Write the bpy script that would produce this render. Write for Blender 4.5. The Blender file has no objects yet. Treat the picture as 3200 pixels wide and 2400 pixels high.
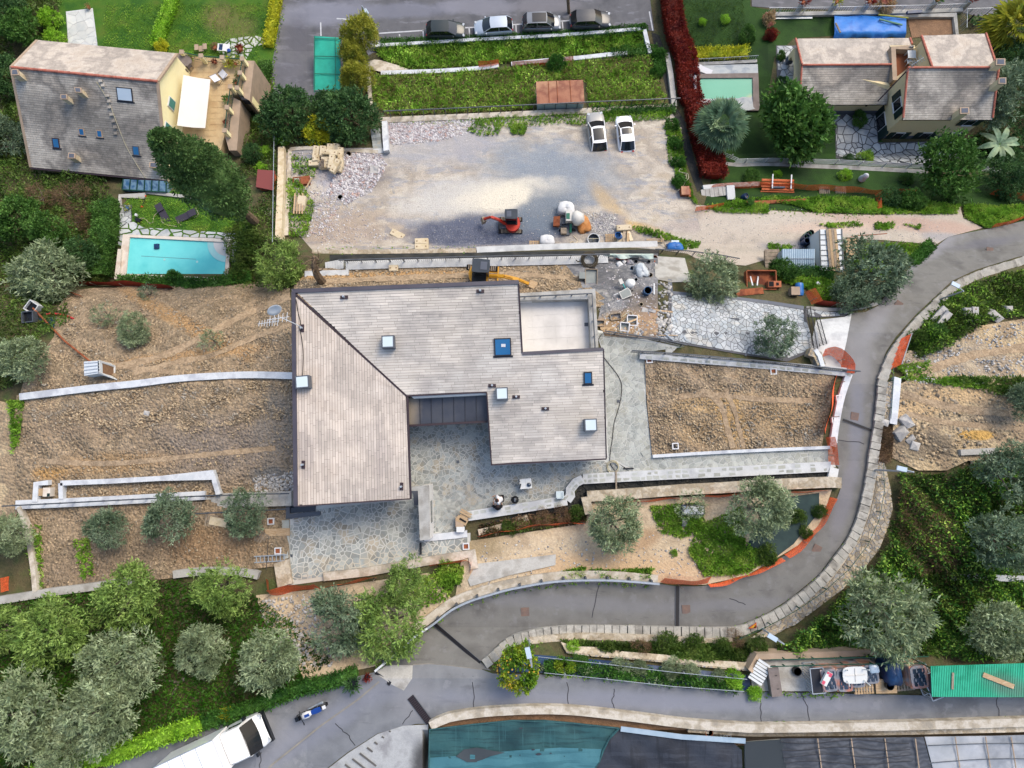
import bpy,bmesh,math,random
import numpy as np
from mathutils import Vector as Vc,Matrix
random.seed(7);RNG=np.random.default_rng(7)
RU,RR,sin,cos=random.uniform,random.random,math.sin,math.cos
scn=bpy.context.scene
# camera, sky, sun, exposure
HC,TILT,FPX=50.0,math.radians(5.2),2218.0
cam_d=bpy.data.cameras.new('camera');cam=bpy.data.objects.new('camera',cam_d)
scn.collection.objects.link(cam);scn.camera=cam
cam_d.sensor_width=36.0;cam_d.lens=36.0*FPX/3200.0;cam_d.clip_end=2000;cam_d.clip_start=.5
cam.location=(0,0,HC);cam.rotation_euler=(TILT,0,0)
SUN_EL,SUN_AZ=math.radians(50),math.radians(40)
world=bpy.data.worlds.new('World');scn.world=world;world.use_nodes=True
wn=world.node_tree.nodes;bg=wn['Background']
sky=wn.new('ShaderNodeTexSky');sky.sky_type='NISHITA';sky.sun_disc=False
sky.sun_elevation=SUN_EL;sky.sun_rotation=SUN_AZ;sky.dust_density=3.0;sky.air_density=1.2;sky.ozone_density=1.0
world.node_tree.links.new(sky.outputs[0],bg.inputs[0]);bg.inputs[1].default_value=0.15
sun_d=bpy.data.lights.new('sun','SUN');sun=bpy.data.objects.new('sun',sun_d);scn.collection.objects.link(sun)
sun_d.energy=1.2;sun_d.angle=math.radians(28);sun_d.color=(1.0,.89,.72)
_s=Vc((cos(SUN_EL)*sin(SUN_AZ),cos(SUN_EL)*cos(SUN_AZ),sin(SUN_EL)))
sun.rotation_euler=_s.to_track_quat('Z','Y').to_euler()
sun.location=(60,80,80)
scn.view_settings.view_transform='Standard';scn.view_settings.look='None'
scn.view_settings.gamma=1;scn.view_settings.use_curve_mapping=False
scn.view_settings.exposure=1.0
# pixel <-> place (photo pixels 3200 x 2400)
CT,ST=cos(TILT),sin(TILT)
def P(px,py,z):
 """point of the place at height z seen at photo pixel (px, py); arrays allowed"""
 dx=(np.asarray(px,float)-1600)/FPX;dy=(1200-np.asarray(py,float))/FPX
 wy=dy*CT+ST;wz=dy*ST-CT
 t=(np.asarray(z,float)-HC)/wz
 return np.stack([dx*t,wy*t,np.broadcast_to(np.asarray(z,float),np.shape(dx*t))],-1)
ROWS={-600:(-22,-24,-22),-200:(-21,-21,-20),0:(-20,-20,-19),160:(-19,-20,-17.5),240:(-18,-18.5,-17),360:(-16.5,-16,-17),400:(-16,-15,-17),480:(-14.5,-13.6,-17),520:(-13.5,-13,-15),600:(-11.5,-12,-13),720:(-9.5,-10.4,-10),760:(-9,-10,-9.2),800:(-9,-7,-8),880:(-8.6,-3.6,-5.5),920:(-6,-2.5,-4.5),960:(-4.5,-1.4,-3.4),1040:(-2.5,0,-1.6),1160:(-.9,0,-.5),1200:(-.5,0,-.2),1440:(0,0,.3),1560:(0,0,.8),1640:(.3,.2,1.0),1800:(1.2,1.4,1.6),1960:(2.6,1.7,2.0),2000:(3.0,2.4,2.6),2080:(3.6,3.6,3.6),2120:(4.0,4.0,4.0),2280:(4.6,4.2,4.2),2400:(5.0,4.2,4.2),3000:(6,3,3)}
RY=sorted(ROWS);RZ=np.array([ROWS[y]for y in RY],float)
def zg(px,py):
 px=np.asarray(px,float);py=np.asarray(py,float)
 a,b,c=[np.interp(py,RY,RZ[:,k])for k in range(3)]
 w=np.clip((px-800)/160,0,1);w2=np.clip((px-2080)/320,0,1)
 return np.where(px<1500,a+(b-a)*w,b+(c-b)*w2)-3.0*np.clip((px-1320)/40,0,1)*np.clip((py-2280)/40,0,1)
def PG(px,py,h=0.0):return P(px,py,zg(px,py)+h)
def V(px,py,h=0.0):return Vc(PG(px,py,h).tolist())
def VZ(px,py,z):return Vc(P(px,py,z).tolist())
def pxm(px,py,h=0.0):
 """photo pixels per metre at this place"""
 return FPX/((HC-float(zg(px,py))-h)/(CT-(1200-py)/FPX*ST)*1.0)
# materials
def S(r,g,b,k=.6):
 f=lambda c:(c/255/12.92 if c/255<=.04045 else((c/255+.055)/1.055)**2.4)*k
 return(f(r),f(g),f(b),1.0)
MT={}
def mat(name,cols,scale=3.0,rough=.85,bump=0.0,bscale=25.0,vamt=0.0,fine=0.0,metal=0.0,blobs=(),coord='W',spec=.3,stretch=None,lo=.35,hi=.65,sss=0.0,holes=None,vor=0.0,vscale=6.0,coat=0.0,streak=(),wave=None):
 m=bpy.data.materials.new(name);m.use_nodes=True;nt=m.node_tree;N,L=nt.nodes,nt.links
 bs=N['Principled BSDF'];out=N['Material Output']
 bs.inputs['Roughness'].default_value=rough;bs.inputs['Metallic'].default_value=metal
 bs.inputs['Specular IOR Level'].default_value=spec
 if coat:bs.inputs['Coat Weight'].default_value=coat
 if coord=='W':pos=N.new('ShaderNodeNewGeometry').outputs['Position']
 else:pos=N.new('ShaderNodeTexCoord').outputs['Object']
 if stretch:
  mp=N.new('ShaderNodeMapping');mp.inputs['Scale'].default_value=stretch[:3]
  if len(stretch)>3:mp.inputs['Rotation'].default_value=(0,0,stretch[3])
  L.new(pos,mp.inputs['Vector']);spos=mp.outputs[0]
 else:spos=pos
 def noise(sc,det=4,src=None,ro=.55):
  n=N.new('ShaderNodeTexNoise');n.inputs['Scale'].default_value=sc;n.inputs['Detail'].default_value=det
  n.inputs['Roughness'].default_value=ro;L.new(src or spos,n.inputs['Vector']);return n.outputs['Fac']
 def mix(fac,a,b,mode='MIX'):
  x=N.new('ShaderNodeMix');x.data_type='RGBA';x.blend_type=mode
  for s,v in((0,fac),(6,a),(7,b)):
   if isinstance(v,(int,float)):x.inputs[s].default_value=v
   elif isinstance(v,tuple):x.inputs[s].default_value=v
   else:L.new(v,x.inputs[s])
  return x.outputs[2]
 def mth(op,a,b=0.0,c=None):
  x=N.new('ShaderNodeMath');x.operation=op
  for s,v in enumerate((a,b)if c is None else(a,b,c)):
   if isinstance(v,(int,float)):x.inputs[s].default_value=v
   else:L.new(v,x.inputs[s])
  return x.outputs[0]
 def rng(v,a,b,c=0.0,d=1.0):
  x=N.new('ShaderNodeMapRange');x.interpolation_type='SMOOTHSTEP';L.new(v,x.inputs[0])
  for s,q in enumerate((a,b,c,d)):x.inputs[s+1].default_value=q
  return x.outputs[0]
 cols=[c if isinstance(c,tuple)else c for c in cols]
 if len(cols)==1:col=cols[0]
 else:
  r=N.new('ShaderNodeValToRGB');L.new(noise(scale,6),r.inputs[0]);el=r.color_ramp.elements
  while len(el)<len(cols):el.new(.5)
  for i,c in enumerate(cols):el[i].position=lo+(hi-lo)*i/(len(cols)-1);el[i].color=c
  col=r.outputs[0]
 for(sc,rot,c_,a_,b_,st)in streak:
  mp=N.new('ShaderNodeMapping');mp.inputs['Scale'].default_value=sc;mp.inputs['Rotation'].default_value=(0,0,rot);L.new(pos,mp.inputs['Vector'])
  col=mix(rng(noise(1.0,6,mp.outputs[0],.62),a_,b_,0,st),col,c_)
 if blobs:
  dn=mth('MULTIPLY',mth('SUBTRACT',noise(.55,6,pos,.65),.5),1.7)
  for(bx,by,rx,ry,rot,bc,st,soft)in blobs:
   c=PG(bx,by);k=1/pxm(bx,by)
   mp=N.new('ShaderNodeMapping');mp.vector_type='TEXTURE'
   mp.inputs['Location'].default_value=(c[0],c[1],0);mp.inputs['Rotation'].default_value=(0,0,math.radians(rot))
   mp.inputs['Scale'].default_value=(rx*k,ry*k,1e5);L.new(pos,mp.inputs['Vector'])
   ln=N.new('ShaderNodeVectorMath');ln.operation='LENGTH';L.new(mp.outputs[0],ln.inputs[0])
   d=mth('ADD',ln.outputs['Value'],mth('MULTIPLY',dn,.5+soft*.5))
   col=mix(rng(d,1+soft,1-soft,0,st),col,bc)
 if vor:
  vo=N.new('ShaderNodeTexVoronoi');vo.inputs['Scale'].default_value=vscale;L.new(spos,vo.inputs['Vector'])
  sep=N.new('ShaderNodeSeparateColor');L.new(vo.outputs['Color'],sep.inputs[0])
  f=mth('MULTIPLY_ADD',sep.outputs[0],2*vor,1-vor)
  g=N.new('ShaderNodeCombineColor')
  for q in range(3):L.new(f,g.inputs[q])
  col=mix(1.0,col,g.outputs[0],'MULTIPLY')
 if vamt:
  at=N.new('ShaderNodeAttribute');at.attribute_name='v'
  f=mth('MULTIPLY_ADD',at.outputs['Fac'],2*vamt,1-vamt)
  g=N.new('ShaderNodeCombineColor')
  for q in range(3):L.new(f,g.inputs[q])
  col=mix(1.0,col,g.outputs[0],'MULTIPLY')
 fn=None
 if fine:
  fn=noise(bscale,3,pos,.7);f=mth('MULTIPLY_ADD',fn,2*fine*1.6,1-fine*1.6)
  g=N.new('ShaderNodeCombineColor')
  for q in range(3):L.new(f,g.inputs[q])
  col=mix(1.0,col,g.outputs[0],'MULTIPLY')
 if wave:
  wv=N.new('ShaderNodeTexWave');wv.inputs['Scale'].default_value=wave[0];wv.bands_direction=wave[1]
  wv.inputs['Distortion'].default_value=wave[3];wv.inputs['Detail'].default_value=2;L.new(spos,wv.inputs['Vector'])
  col=mix(mth('MULTIPLY',wv.outputs['Fac'],wave[4]),col,wave[2])
 if isinstance(col,tuple):bs.inputs['Base Color'].default_value=col
 else:L.new(col,bs.inputs['Base Color'])
 if bump:
  b=N.new('ShaderNodeBump');b.inputs['Strength'].default_value=1.0;b.inputs['Distance'].default_value=bump
  h=fn or noise(bscale,4,pos,.65)
  if vor:h=mth('ADD',h,mth('MULTIPLY',vo.outputs['Distance'],-1.2))
  L.new(h,b.inputs['Height']);L.new(b.outputs[0],bs.inputs['Normal'])
 if sss:
  tr=N.new('ShaderNodeBsdfTranslucent')
  if isinstance(col,tuple):tr.inputs[0].default_value=col
  else:L.new(col,tr.inputs[0])
  mx=N.new('ShaderNodeMixShader');mx.inputs[0].default_value=sss
  L.new(bs.outputs[0],mx.inputs[1]);L.new(tr.outputs[0],mx.inputs[2]);L.new(mx.outputs[0],out.inputs[0])
 if holes:
  tp=N.new('ShaderNodeBsdfTransparent');mx=N.new('ShaderNodeMixShader')
  ck=rng(noise(holes[0],2,pos),holes[1],holes[1]+.05)
  L.new(mth('MULTIPLY',ck,holes[2]),mx.inputs[0]);L.new(bs.outputs[0],mx.inputs[1]);L.new(tp.outputs[0],mx.inputs[2]);L.new(mx.outputs[0],out.inputs[0])
 MT[name]=m;return m
# meshes and objects
COL=scn.collection.objects
class MB:
 def __init__(s,org=None):
  s.v,s.f,s.c=[],[],[];s.o=Vc(org)if org is not None else Vc((0,0,0));s.val=.5
 def add(s,vs,fs,val=None):
  n=len(s.v);s.v+=[tuple(Vc(p))for p in vs];s.f+=[tuple(n+i for i in f)for f in fs]
  s.c+=[s.val if val is None else val]*len(fs);return s
 def box(s,c,d,rz=0.0,M=None,val=None):
  c=Vc(c);R=M or Matrix.Rotation(rz,3,'Z');h=Vc(d)/2
  vs=[c+R@Vc((x*h.x,y*h.y,z*h.z))for z in(-1,1)for x,y in((-1,-1),(1,-1),(1,1),(-1,1))]
  return s.add(vs,[(3,2,1,0),(4,5,6,7),(0,1,5,4),(1,2,6,5),(2,3,7,6),(3,0,4,7)],val)
 def bar(s,a,b,w,h=None,val=None):
  a,b=Vc(a),Vc(b);d=b-a;l=d.length
  if l<1e-6:return s
  M=d.to_track_quat('X','Z').to_matrix()
  return s.box((a+b)/2,(l,w,h or w),M=M,val=val)
 def prism(s,top,z0,val=None):
  """top: list of 3D points; walls go down to z0 (number or list)"""
  n=len(top);top=[Vc(p)for p in top]
  if sum(a.x*b.y-b.x*a.y for a,b in zip(top,top[1:]+top[:1]))<0:top.reverse();z0=list(z0)[::-1]if hasattr(z0,'__len__')else z0
  zz=z0 if hasattr(z0,'__len__')else[z0]*n
  bot=[Vc((p.x,p.y,z))for p,z in zip(top,zz)]
  return s.add(top+bot,[tuple(range(n)),tuple(range(2*n-1,n-1,-1))]+[(i,n+i,n+(i+1)%n,(i+1)%n)for i in range(n)],val)
 def tube(s,pts,r,n=6,val=None,cap=True):
  pts=[Vc(p)for p in pts];rr=r if hasattr(r,'__len__')else[r]*len(pts);vs,fs=[],[]
  for i,p in enumerate(pts):
   d=(pts[min(i+1,len(pts)-1)]-pts[max(i-1,0)]).normalized()
   a=d.orthogonal().normalized()if abs(d.z)>.9 else d.cross(Vc((0,0,1))).normalized();b=d.cross(a)
   vs+=[p+(a*cos(k*2*math.pi/n)+b*sin(k*2*math.pi/n))*rr[i]for k in range(n)]
  for i in range(len(pts)-1):
   fs+=[(i*n+k,i*n+(k+1)%n,(i+1)*n+(k+1)%n,(i+1)*n+k)for k in range(n)]
  if cap:fs+=[tuple(range(n-1,-1,-1)),tuple(range((len(pts)-1)*n,len(pts)*n))]
  return s.add(vs,fs,val)
 def lathe(s,prof,c=(0,0,0),n=14,M=None,val=None):
  c=Vc(c);M=M or Matrix.Identity(3);vs,fs=[],[]
  for r,z in prof:vs+=[c+M@Vc((r*cos(k*2*math.pi/n),r*sin(k*2*math.pi/n),z))for k in range(n)]
  for i in range(len(prof)-1):
   fs+=[(i*n+k,i*n+(k+1)%n,(i+1)*n+(k+1)%n,(i+1)*n+k)for k in range(n)]
  fs+=[tuple(range(n-1,-1,-1)),tuple(range((len(prof)-1)*n,len(prof)*n))]
  return s.add(vs,fs,val)
 def rock(s,c,r,rz=None,flat=.6,val=None):
  c=Vc(c);vs=[]
  for z in(-1,1):
   for x,y in((-1,-1),(1,-1),(1,1),(-1,1)):
    q=Vc((x,y,z*flat))*RU(.62,1.0)*(.8 if z>0 else 1);vs.append(q*r*.7)
  a=RR()*6.3 if rz is None else rz;R=Matrix.Rotation(a,3,'Z');tz=RU(.7,1.3)
  vs=[c+R@Vc((v.x*tz,v.y/tz,v.z))for v in vs]+[c+R@Vc((0,0,flat*r*.75))]
  return s.add(vs,[(3,2,1,0),(4,5,8),(5,6,8),(6,7,8),(7,4,8),(0,1,5,4),(1,2,6,5),(2,3,7,6),(3,0,4,7)],RR()if val is None else val)
def rm(name,vs,fs,vals,m,smooth=False):
 me=bpy.data.meshes.new(name);me.from_pydata(vs,[],fs)
 at=me.attributes.new('v','FLOAT','FACE');at.data.foreach_set('value',np.asarray(vals,np.float32))
 if smooth:me.polygons.foreach_set('use_smooth',[True]*len(me.polygons))
 if m:me.materials.append(MT[m]if isinstance(m,str)else m)
 me.update();return me
def tag(o,label=None,cat=None,group=None,kind=None):
 if label:o['label']=label
 if cat:o['category']=cat
 if group:o['group']=group
 if kind:o['kind']=kind
 return o
def mk(mb,name,m,parent=None,label=None,cat=None,group=None,kind=None,smooth=False,loc=None):
 """one mesh object; world-space builder, moved to its thing's origin"""
 L=Vc(loc)if loc is not None else mb.o
 if parent is None and loc is None and mb.o.length==0 and kind is None and mb.v:
  a=np.array(mb.v);L=Vc((float(a[:,0].mean()),float(a[:,1].mean()),float(a[:,2].min())))
 vs=[(p[0]-L.x,p[1]-L.y,p[2]-L.z)for p in mb.v]if L.length else mb.v
 o=bpy.data.objects.new(name,rm(name,vs,mb.f,mb.c,m,smooth));COL.link(o)
 if parent is not None:o.parent=parent
 else:o.location=L
 return tag(o,label,cat,group,kind)
def thing(name,label,cat,loc=(0,0,0),rz=0.0,group=None):
 o=bpy.data.objects.new(name,None);COL.link(o);o.location=loc;o.rotation_euler=(0,0,rz);o.empty_display_size=.3
 return tag(o,label,cat,group)
def copy_tree(o,parent=None):
 c=o.copy();COL.link(c);c.parent=parent
 for ch in list(o.children):copy_tree(ch,c)
 return c
def dup(o,label,loc,rz=0.0,sc=None):
 c=copy_tree(o);c.location=loc;c.rotation_euler=(0,0,rz);c['label']=label
 if sc:c.scale=sc if hasattr(sc,'__len__')else(sc,sc,sc)
 return c
def np_mesh(name,verts,faces,vals,m,smooth=False):
 """fast mesh from arrays; faces (n, k)"""
 me=bpy.data.meshes.new(name);n,k=faces.shape
 me.vertices.add(len(verts));me.vertices.foreach_set('co',np.ascontiguousarray(verts,np.float32).ravel())
 me.loops.add(n*k);me.loops.foreach_set('vertex_index',np.ascontiguousarray(faces,np.int32).ravel())
 me.polygons.add(n);me.polygons.foreach_set('loop_start',np.arange(0,n*k,k,dtype=np.int32));me.polygons.foreach_set('loop_total',np.full(n,k,np.int32))
 at=me.attributes.new('v','FLOAT','FACE');at.data.foreach_set('value',np.asarray(vals,np.float32))
 me.materials.append(MT[m]if isinstance(m,str)else m);me.update(calc_edges=True)
 if smooth:me.polygons.foreach_set('use_smooth',[True]*n)
 return me
def lm(name,me,parent=None,loc=(0,0,0),label=None,cat=None,group=None,kind=None):
 o=bpy.data.objects.new(name,me);COL.link(o);o.location=loc
 if parent is not None:o.parent=parent
 return tag(o,label,cat,group,kind)
# polygon helpers
def clip_half(poly,nx,ny,d):
 """keep nx*x+ny*y <= d; points carry extra coordinates along"""
 out=[];n=len(poly)
 for i in range(n):
  a,b=poly[i],poly[(i+1)%n];da=nx*a[0]+ny*a[1]-d;db=nx*b[0]+ny*b[1]-d
  if da<=0:out.append(a)
  if(da<0<db)or(db<0<da):
   t=da/(da-db);out.append((a[0]+(b[0]-a[0])*t,a[1]+(b[1]-a[1])*t))
 return out
def clip_rect(poly,x0,y0,x1,y1):
 for q in((-1,0,-x0),(1,0,x1),(0,-1,-y0),(0,1,y1)):
  poly=clip_half(poly,*q)
  if len(poly)<3:return[]
 return poly
def clip_convex(poly,win):
 """clip poly by convex counter-clockwise window"""
 n=len(win)
 for i in range(n):
  a,b=win[i],win[(i+1)%n];nx,ny=b[1]-a[1],-(b[0]-a[0])
  poly=clip_half(poly,nx,ny,nx*a[0]+ny*a[1])
  if len(poly)<3:return[]
 return poly
def area2(p):return sum(a[0]*b[1]-b[0]*a[1]for a,b in zip(p,p[1:]+p[:1]))/2
def inside(px,py,poly):
 px=np.asarray(px,float);py=np.asarray(py,float);r=np.zeros(px.shape,bool);n=len(poly)
 for i in range(n):
  x1,y1=poly[i];x2,y2=poly[(i+1)%n]
  if y1==y2:continue
  c=((y1>py)!=(y2>py))&(px<(x2-x1)*(py-y1)/(y2-y1)+x1);r^=c
 return r
def spth(pts,step=14.0):
 """Catmull-Rom through points (any dimension)"""
 p=[np.array(q,float)for q in pts];out=[]
 for i in range(len(p)-1):
  a=p[max(i-1,0)];b=p[i];c=p[i+1];d=p[min(i+2,len(p)-1)]
  n=max(1,int(np.linalg.norm(c[:2]-b[:2])/step))
  for k in range(n):
   t=k/n;out.append(.5*((2*b)+(c-a)*t+(2*a-5*b+4*c-d)*t*t+(3*b-a-3*c+d)*t**3))
 out.append(p[-1]);return[tuple(float(v)for v in q)for q in out]
def sheet(name,poly,m,h=.03,cell=40,kind='structure',label=None,cat=None,rough=0.0):
 """ground sheet following the terrain inside a photo-pixel outline"""
 xs=[p[0]for p in poly];ys=[p[1]for p in poly];vid={};vs=[];fs=[]
 def vert(x,y):
  k=(round(x,2),round(y,2))
  if k not in vid:vid[k]=len(vs);vs.append(k)
  return vid[k]
 for j in range(math.floor(min(ys)/cell),math.ceil(max(ys)/cell)):
  for i in range(math.floor(min(xs)/cell),math.ceil(max(xs)/cell)):
   q=clip_rect(list(poly),i*cell,j*cell,(i+1)*cell,(j+1)*cell)
   if len(q)<3 or abs(area2(q))<.5:continue
   f=[]
   for p in(q if area2(q)<0 else q[::-1]):
    k=vert(*p)
    if k not in f:f.append(k)
   if len(f)>2:fs.append(tuple(f))
 a=np.array(vs);w=PG(a[:,0],a[:,1],h)
 if rough:
  w[:,2]+=rough*(np.sin(w[:,0]*2.1+np.sin(w[:,1]*1.3)*2)+np.sin(w[:,1]*2.7+np.cos(w[:,0]*.9)*2))*.5
 o=bpy.data.objects.new(name,rm(name,[tuple(q)for q in w.tolist()],fs,[.5]*len(fs),m));COL.link(o)
 return tag(o,label,cat,None,kind)
def sample_poly(poly,n):
 xs=[p[0]for p in poly];ys=[p[1]for p in poly];got=[];c=0
 while c<n:
  x=RNG.uniform(min(xs),max(xs),n*2);y=RNG.uniform(min(ys),max(ys),n*2);k=inside(x,y,poly)
  got.append(np.stack([x[k],y[k]],1));c+=int(k.sum())
  if k.sum()==0:break
 return np.concatenate(got)[:n]
def offset_line(pts,w):
 """left and right edges of a world polyline (list of Vector)"""
 Lf,Rt=[],[]
 for i,p in enumerate(pts):
  d=(pts[min(i+1,len(pts)-1)]-pts[max(i-1,0)]);d.z=0;d.normalize();n=Vc((-d.y,d.x,0))
  k=1.0
  if 0<i<len(pts)-1:
   d2=(pts[i+1]-p);d2.z=0;d2.normalize();k=1/max(.5,abs(d.dot(d2)))
  Lf.append(p+n*w/2*k);Rt.append(p-n*w/2*k)
 return Lf,Rt
def strip(mb,pts,w,depth,val=None):
 """solid band along a world polyline; pts = centre of its top, depth downwards"""
 pts=[Vc(p)for p in pts];Lf,Rt=offset_line(pts,w);n=len(pts);D=Vc((0,0,depth));vs,fs=[],[]
 for a,b in zip(Lf,Rt):vs+=[a,b,b-D,a-D]
 for i in range(n-1):
  q,r=i*4,i*4+4;fs+=[(q,q+1,r+1,r),(q+1,q+2,r+2,r+1),(q+2,q+3,r+3,r+2),(q+3,q,r,r+3)]
 fs+=[(3,2,1,0),((n-1)*4,(n-1)*4+1,(n-1)*4+2,(n-1)*4+3)]
 return mb.add(vs,fs,val)
def wpath(path,h=0.0):return[V(q[0],q[1],h if len(q)<3 else q[2])for q in path]
def along(pts,step):
 """points every step metres along a world polyline, with heading"""
 out=[];acc=0.0;nxt=step/2
 for a,b in zip(pts,pts[1:]):
  l=(b-a).length
  while l>0 and nxt<=acc+l:
   out.append((a.lerp(b,(nxt-acc)/l),math.atan2(b.y-a.y,b.x-a.x)));nxt+=step
  acc+=l
 return out
def pieces(parent,cells,name,m,org=(0,0,0),maxn=300,stuff='small_stones'):
 """cells: list of (area, verts, faces, value); the largest become parts, the rest one joined part"""
 cells.sort(key=lambda c:-c[0]);org=Vc(org)
 for a,vs,fs,val in cells[:maxn]:
  c=sum((Vc(v)for v in vs),Vc())/len(vs)
  me=rm(name,[tuple(Vc(v)-c)for v in vs],fs,[val]*len(fs),m)
  o=bpy.data.objects.new(name,me);COL.link(o);o.parent=parent;o.location=c-org
 if len(cells)>maxn:
  mb=MB(org)
  for a,vs,fs,val in cells[maxn:]:mb.add(vs,fs,val)
  mk(mb,stuff,m,parent,kind='stuff')
def prism_cell(poly,ztop,zbot,val):
 n=len(poly);vs=[(x,y,z)for(x,y),z in zip(poly,ztop)]+[(x,y,z)for(x,y),z in zip(poly,zbot)]
 fs=[tuple(range(n))]+[(i,n+i,n+(i+1)%n,(i+1)%n)for i in range(n)]
 return(abs(area2(poly)),vs,fs,val)
def cpav(parent,poly,size,gap,m,h=.03,thick=.03,aniso=1.0,keep=1.0,maxn=300,name='paving_stone'):
 """irregular flat stones filling a photo-pixel outline, every stone its own raised slab"""
 W=PG([p[0]for p in poly],[p[1]for p in poly]);Wp=[(float(a),float(b))for a,b,_ in W]
 if area2(Wp)<0:Wp.reverse()
 x0=min(p[0]for p in Wp);x1=max(p[0]for p in Wp);y0=min(p[1]for p in Wp);y1=max(p[1]for p in Wp)
 sx,sy=size*aniso,size;nx=int((x1-x0)/sx)+3;ny=int((y1-y0)/sy)+3
 gx=x0-sx+(np.arange(nx)[:,None]+RNG.uniform(-.2,1.2,(nx,ny)))*sx;gy=y0-sy+(np.arange(ny)[None,:]+RNG.uniform(-.2,1.2,(nx,ny)))*sy
 off=RNG.random((nx,ny))<.16;gx[off]=-1e4;ins=inside(gx,gy,Wp);A=np.array([[a,b]for a,b,_ in W]);Z=W[:,2]
 cf=np.linalg.lstsq(np.c_[A,np.ones(len(A))],Z,rcond=None)[0]
 flat=np.ptp(Z)<.01
 cells=[]
 for i in range(nx):
  for j in range(ny):
   cx,cy=gx[i,j],gy[i,j]
   if not(ins[i,j])and not(x0<cx<x1 and y0<cy<y1):continue
   c=[(cx-1.3*sx,cy-1.3*sy),(cx+1.3*sx,cy-1.3*sy),(cx+1.3*sx,cy+1.3*sy),(cx-1.3*sx,cy+1.3*sy)]
   for a in range(max(0,i-2),min(nx,i+3)):
    for b in range(max(0,j-2),min(ny,j+3)):
     if a==i and b==j:continue
     dx,dy=gx[a,b]-cx,gy[a,b]-cy;l=math.hypot(dx,dy)
     if l<1e-4:continue
     c=clip_half(c,dx/l,dy/l,(dx*cx+dy*cy)/l+l/2-gap/2)
     if len(c)<3:break
    if len(c)<3:break
   if len(c)<3:continue
   if not inside(np.array([p[0]for p in c]),np.array([p[1]for p in c]),Wp).all():
    c=clip_convex(Wp,c)
   if len(c)<3 or area2(c)<size*size*.06 or RR()>keep:continue
   q=[]
   for p in c:
    if not q or math.hypot(p[0]-q[-1][0],p[1]-q[-1][1])>size*.1:q.append(p)
   if len(q)<3:continue
   z=[float(zw(x,y))for x,y in q]if not flat else[float(Z[0])]*len(q)
   dz=h+RU(-.006,.006)
   cells.append(prism_cell(q,[k+dz for k in z],[k+dz-thick for k in z],RR()))
 pieces(parent,cells,name,m,maxn=maxn)
_tx=None
def zw(x,y):
 """terrain height at a world position (fixed-point search through the photo rows)"""
 z=0.0
 for _ in range(6):
  d=HC-z;vx=x;vy=y*CT-(z-HC)*ST*-1
  yc=y*CT+(z-HC)*ST;zc=-y*ST+(z-HC)*CT
  px=1600+FPX*x/-zc;py=1200-FPX*yc/-zc
  z=float(zg(px,py))
 return z
def to_px(p):
 yc=p[1]*CT+(p[2]-HC)*ST;zc=-p[1]*ST+(p[2]-HC)*CT
 return 1600+FPX*p[0]/-zc,1200-FPX*yc/-zc
# materials of the place
GB=S(120,132,148);GW=S(222,220,212);TAN=S(205,180,145)
mat('earth_weed',[S(96,96,50),S(124,116,76),S(84,92,44)],.9,bump=.08,bscale=6,fine=.35)
mat('earth',[S(70,72,42),S(96,88,60),S(78,92,48)],.6,bump=.08,bscale=6,fine=.35)
mat('lawn',[S(48,96,12),S(72,114,18),S(92,114,30)],.45,bump=.05,bscale=14,fine=.32,blobs=[(690,60,45,60,20,S(128,118,72),.8,.6),(760,90,40,50,0,S(120,116,66),.7,.6)])
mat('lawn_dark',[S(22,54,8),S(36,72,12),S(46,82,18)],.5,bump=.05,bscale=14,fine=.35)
mat('plot_gravel',[S(190,177,158),S(204,194,180),S(172,162,150),S(196,182,162)],.5,bump=.05,bscale=9,fine=.28,lo=.3,hi=.7,streak=[((.35,1.1,1),.5,S(158,160,168),.5,.62,.75),((.5,1.6,1),-.4,S(216,208,192),.54,.66,.7),((1.6,3.2,1),.2,S(150,140,130),.56,.7,.5),((.9,.5,1),.9,S(136,144,158),.58,.66,.6)],blobs=[(1720,540,210,120,-12,S(138,150,164),.85,.6),(1420,620,160,70,10,S(206,204,200),.8,.5),(1300,470,150,60,0,S(176,176,180),.6,.7),(1640,580,60,24,-20,S(96,104,118),.7,.5),(1600,610,170,60,8,S(226,219,204),.9,.35),(1560,720,230,60,0,S(98,105,124),1,.35),(1420,735,150,45,0,S(94,100,120),.95,.4),(1690,660,130,80,20,S(116,128,142),.9,.5),(1580,620,80,45,15,S(232,224,206),.95,.3),(1280,410,110,35,-2,S(192,180,182),.9,.4),(1090,530,90,80,20,S(206,198,200),.9,.4),(1160,560,60,50,0,S(112,102,96),.6,.6),(1470,450,90,60,25,S(168,168,176),.7,.6),(1960,700,120,14,-14,S(204,170,106),.75,.5),(1905,640,26,90,32,S(206,176,124),.6,.6),(1900,700,55,45,0,S(146,146,156),.85,.4),(1060,720,170,60,0,S(176,156,138),.6,.7),(2300,700,250,26,4,S(184,172,166),.8,.6)])
mat('track',[S(188,178,164),S(200,188,174),S(178,168,156)],.5,bump=.04,bscale=9,fine=.22,blobs=[(2850,700,260,30,-8,S(192,156,140),.6,.5),(2600,712,180,22,0,S(206,184,168),.8,.6),(2520,765,130,22,3,S(150,148,152),.8,.5),(2350,690,170,40,8,S(200,190,178),.7,.6),(2960,745,70,20,-8,S(170,166,166),.9,.4)])
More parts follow.
